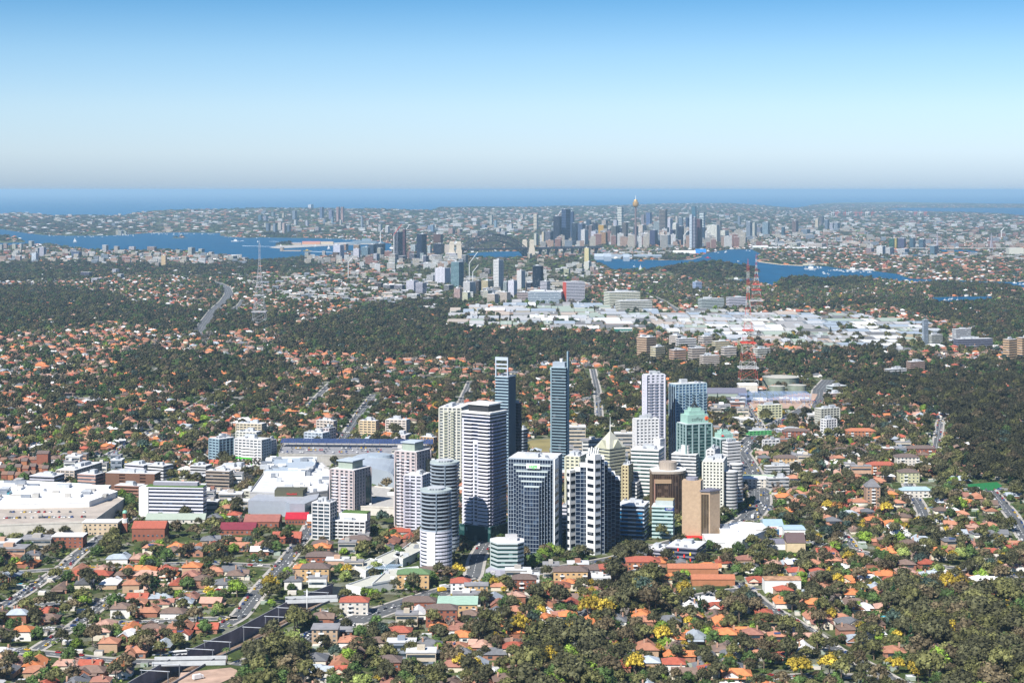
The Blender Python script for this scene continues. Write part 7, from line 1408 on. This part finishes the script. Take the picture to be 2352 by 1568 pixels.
BO = [((345, 537), (500, 538), 36, 'm'), ((735, 545), (850, 552), 60, 'm'), ((520, 545), (700, 545), 16, 'm'), ((230, 543), (330, 540), 16, 'm'), ((110, 542), (220, 543), 12, 'm'), ((2120, 646), (2352, 652), 22, 'y'), ((2140, 687), (2285, 690), 12, 'y'), ((1900, 620), (2010, 627), 20, 'm'), ((1860, 613), (1990, 618), 10, 'm'), ((1850, 616), (1935, 640), 12, 'm'), ((1640, 580), (1725, 576), 8, 'm'), ((1640, 650), (1700, 646), 5, 'y'), ((1440, 612), (1700, 600), 6, 'm'), ((1400, 597), (1520, 598), 5, 'm')]
for (u0, v0), (u1, v1), nb_, ty in BO:
    for k in range(nb_):
        f = RNG.random(); u, v = u0+(u1-u0)*f, v0+(v1-v0)*f+RNG.uniform(-1.5, 2.2); q = W(u, v, .5); inw = any(inpoly(np.array([u]), np.array([v]), p_)[0] for p_ in WPOLY)
        if not inw or TZ(q.x, q.y) > .4: continue
        r = empty('sailing_boat' if ty == 'y' else 'motor_boat', (q.x, q.y, .45), RNG.uniform(-.7, .7)); s = RNG.uniform(.7, 1.25); r.scale = (s, s, s); tag(r, None, 'boat', 'white boats moored around the harbour'); THINGS.append((r, ('moored white yacht' if ty == 'y' else 'moored white boat'), u, v))
        link(bpy.data.objects.new('hull', HUL), r); link(bpy.data.objects.new('cabin', CAB), r)
        if ty == 'y' or k % 3 == 0: link(bpy.data.objects.new('mast', MST), r)
for u, v, s, lab in ((172, 557, 2.2, 'white sailing boat nearest the left headland on the blue harbour'), (592, 557, 1.1, 'tiny white sail in the left harbour right of the small wooded island'), (755, 573, 1.8, 'white sailing boat in front of the office towers'), (444, 581, 1.8, 'white sailing boat close to the near shore of the left harbour'), (282, 541, 1.2, 'tiny white sail near the far left shore'), (724, 567, 1.2, 'small white sail left of the naval dock'), (645, 566, 1.2, 'small white sail right of the wooded naval island'), (1471, 624-2, 1.8, 'white yacht in front of the forested headland')):
    q = W(u, v, .5); r = empty('sailing_boat', q, .3); r.scale = (s,)*3; tag(r, lab, 'boat', 'boats under sail'); link(bpy.data.objects.new('hull', HUL), r); link(bpy.data.objects.new('mast', MST), r); link(bpy.data.objects.new('sail', SAIL), r)
for u, v, L, lab, m_ in ((542, 555, 60, 'white ferry trailing a short wake in the left harbour', m_white), (706, 577, 45, 'cream and green ferry with a long white wake', wallm('ca5')), (1864, 619, 60, 'grey and white motor ship off the peninsula', m_white), (1960, 622, 60, 'large white moored boat with arched roof', m_white), (1994, 622, 50, 'white moored ferry near the shore park', m_white), (1626, 593, 30, 'red ferry near the white pavilion', M('ferry_red', (.5, .03, .05), .5)), (1473, 600, 30, 'orange ferry by the wharf halls', M('ferry_orange', (.6, .2, .02), .5)), (1692, 643, 40, 'white workboat at the wooden jetty', m_white)): hull('ferry', u, v, L, L*.24, L*.08, lab, m_, .1, 'ferry')
m_wake = M('wake_foam', (.6, .68, .75), .8)
for px in ([(711, 577.2), (790, 580.5), (790, 581.3), (711, 577.9)], [(556, 564.6), (640, 566.8), (640, 567.1), (556, 565.2)], [(618, 554.2), (640, 555), (640, 555.4), (618, 554.6)], [(545, 554), (560, 552.8), (560, 553.4), (545, 555)]): patch('boat_wake', px, m_wake, .62)
q = W(1700, 641); r = empty('wooden_jetty', (q.x, q.y, .4)); tag(r, 'long low wooden jetty beside the forested headland', 'jetty'); MB().box(-90, 60, -4, 4, 1.5, 2.4).build('deck', wallm('654'), r); g = MB(); [g.box(x_-.5, x_+.5, -3, 3, -.3, 1.5) for x_ in range(-88, 60, 12)]; g.build('piles', wallm('543'), r)
# ------------------------------------------------------------------ haze: one closed box of thin air round everything
hm = bpy.data.materials.new('thin_haze'); hm.use_nodes = True; t = hm.node_tree; t.nodes.remove(t.nodes['Principled BSDF'])
pv = t.nodes.new('ShaderNodeVolumePrincipled'); pv.inputs['Color'].default_value = (.49, .77, 1.0, 1); pv.inputs['Density'].default_value = 2.7e-5; pv.inputs['Anisotropy'].default_value = .1
t.links.new(pv.outputs[0], t.nodes['Material Output'].inputs['Volume'])
o = MB().box(-60000, 60000, -2500, 262000, -14, 334).build('haze', hm); o['kind'] = 'stuff'; o['label'] = 'pale blue haze between the suburbs and the horizon'

# ------------------------------------------------------------------ labels that say which one
LM = [('the round front tower', 1000, 1215), ('the tallest white tower', 1112, 1090), ('the green sage sign tower', 1225, 1160), ('the white corner pillar tower', 1363, 1160), ('the tan brick tower', 1600, 1165), ('the brown curved tower', 1537, 1130), ('the pyramid roofed tower', 1400, 1090), ('the coffey sign tower', 1595, 1030),
      ('the portal frame tower', 1155, 950), ('the slender fin tower', 1287, 950), ('the tall lattice mast', 1718, 760), ('the grey left mast', 597, 650), ('the water reservoirs', 1805, 885), ('the silver mall hall', 650, 1170), ('the long solar canopy', 820, 1040), ('the white banded block', 397, 1150), ('the left shopping centre', 90, 1170), ('the domed bell tower', 287, 1205),
      ('the lower road bridge', 435, 1522), ('the upper road bridge', 715, 1380), ('the straight street', 620, 1330), ('the highway curve', 1735, 1150), ('the pale green roof', 1050, 1400), ('the orange townhouse rows', 1620, 1325), ('the white dealership', 1790, 1210), ('the tennis courts', 2080, 1125), ('the green sports pitch', 2260, 1118), ('the rusty roofed house', 1800, 1345),
      ('the diagonal street', 1900, 1475), ('the sports oval', 1300, 1028), ('the arch bridge', 1130, 560), ('the observation tower', 1460, 510), ('the forested headland', 1640, 615), ('the yellow far tower', 2059, 560), ('the cable stayed bridge', 2215, 560), ('the wide blue grey hospital', 1250, 683), ('the naval dock', 740, 560), ('the left wooded headland', 15, 553), ('the small wooded island', 415, 545),
      ('the tall white hilltop tower', 714, 482), ('the curving freeway', 500, 690), ('the apartment cluster', 1600, 810), ('the orange tower pair', 2325, 800), ('the slim factory tower', 2125, 765), ('the octagonal 845 office', 1163, 1280), ('the vacant lot', 490, 1558), ('the charcoal office', 1580, 1275), ('the white hospital building', 1435, 690), ('the two dark city towers', 1295, 525), ('the white pavilion', 1570, 581), ('the right edge highway bend', 1890, 890), ('the boatyard sheds', 1870, 608), ('the tan flats near bottom', 745, 1465)]
ordn = ['', 'second', 'third', 'fourth', 'fifth', 'sixth', 'seventh', 'eighth', 'ninth', 'tenth', 'eleventh', 'twelfth', 'thirteenth', 'fourteenth', 'fifteenth', 'sixteenth', 'seventeenth', 'eighteenth', 'nineteenth', 'twentieth']
LA = np.array([(a, b) for _, a, b in LM]); grp = {}
for ob, desc, u, v in THINGS:
    d = np.hypot(LA[:, 0]-u, (LA[:, 1]-v)*1.6); i = int(d.argmin()); dx, dy = u-LA[i, 0], (v-LA[i, 1])*1.6
    rel = ('right of' if dx > 0 else 'left of') if abs(dx) > abs(dy) else ('in front of' if dy > 0 else 'behind'); grp.setdefault((desc, rel, LM[i][0]), []).append((float(d[i]), ob))
for (desc, rel, lm), L in grp.items():
    L.sort(key=lambda q: q[0])
    for k, (_, ob) in enumerate(L):
        if len(L) == 1: s = f'{desc} {rel} {lm}'
        elif k == 0: s = f'{desc} {rel} {lm}, nearest to it'
        elif k < 20: s = f'{desc} {rel} {lm}, {ordn[k]} nearest'
        else: s = f'{desc} {rel} {lm}, twenty-{ordn[min(k-20, 9)] or "first"} nearest' if k < 30 else f'{desc} {rel} {lm}, far out ({k})'
        while len(s.split()) > 16 and any(w_ in s for w_ in (' with ', ' projecting ')): s = s.replace(' with side gable', '').replace(' with gable front', '').replace(' with verandah', '')
        for w_ in (' two storey', 'bright ', 'faded ', ' wide', ' dark', ' left'):
            if len(s.split()) > 16: s = s.replace(w_, '' if w_[0] == ' ' else '')
        ob['label'] = s
print('objects', len(bpy.data.objects))
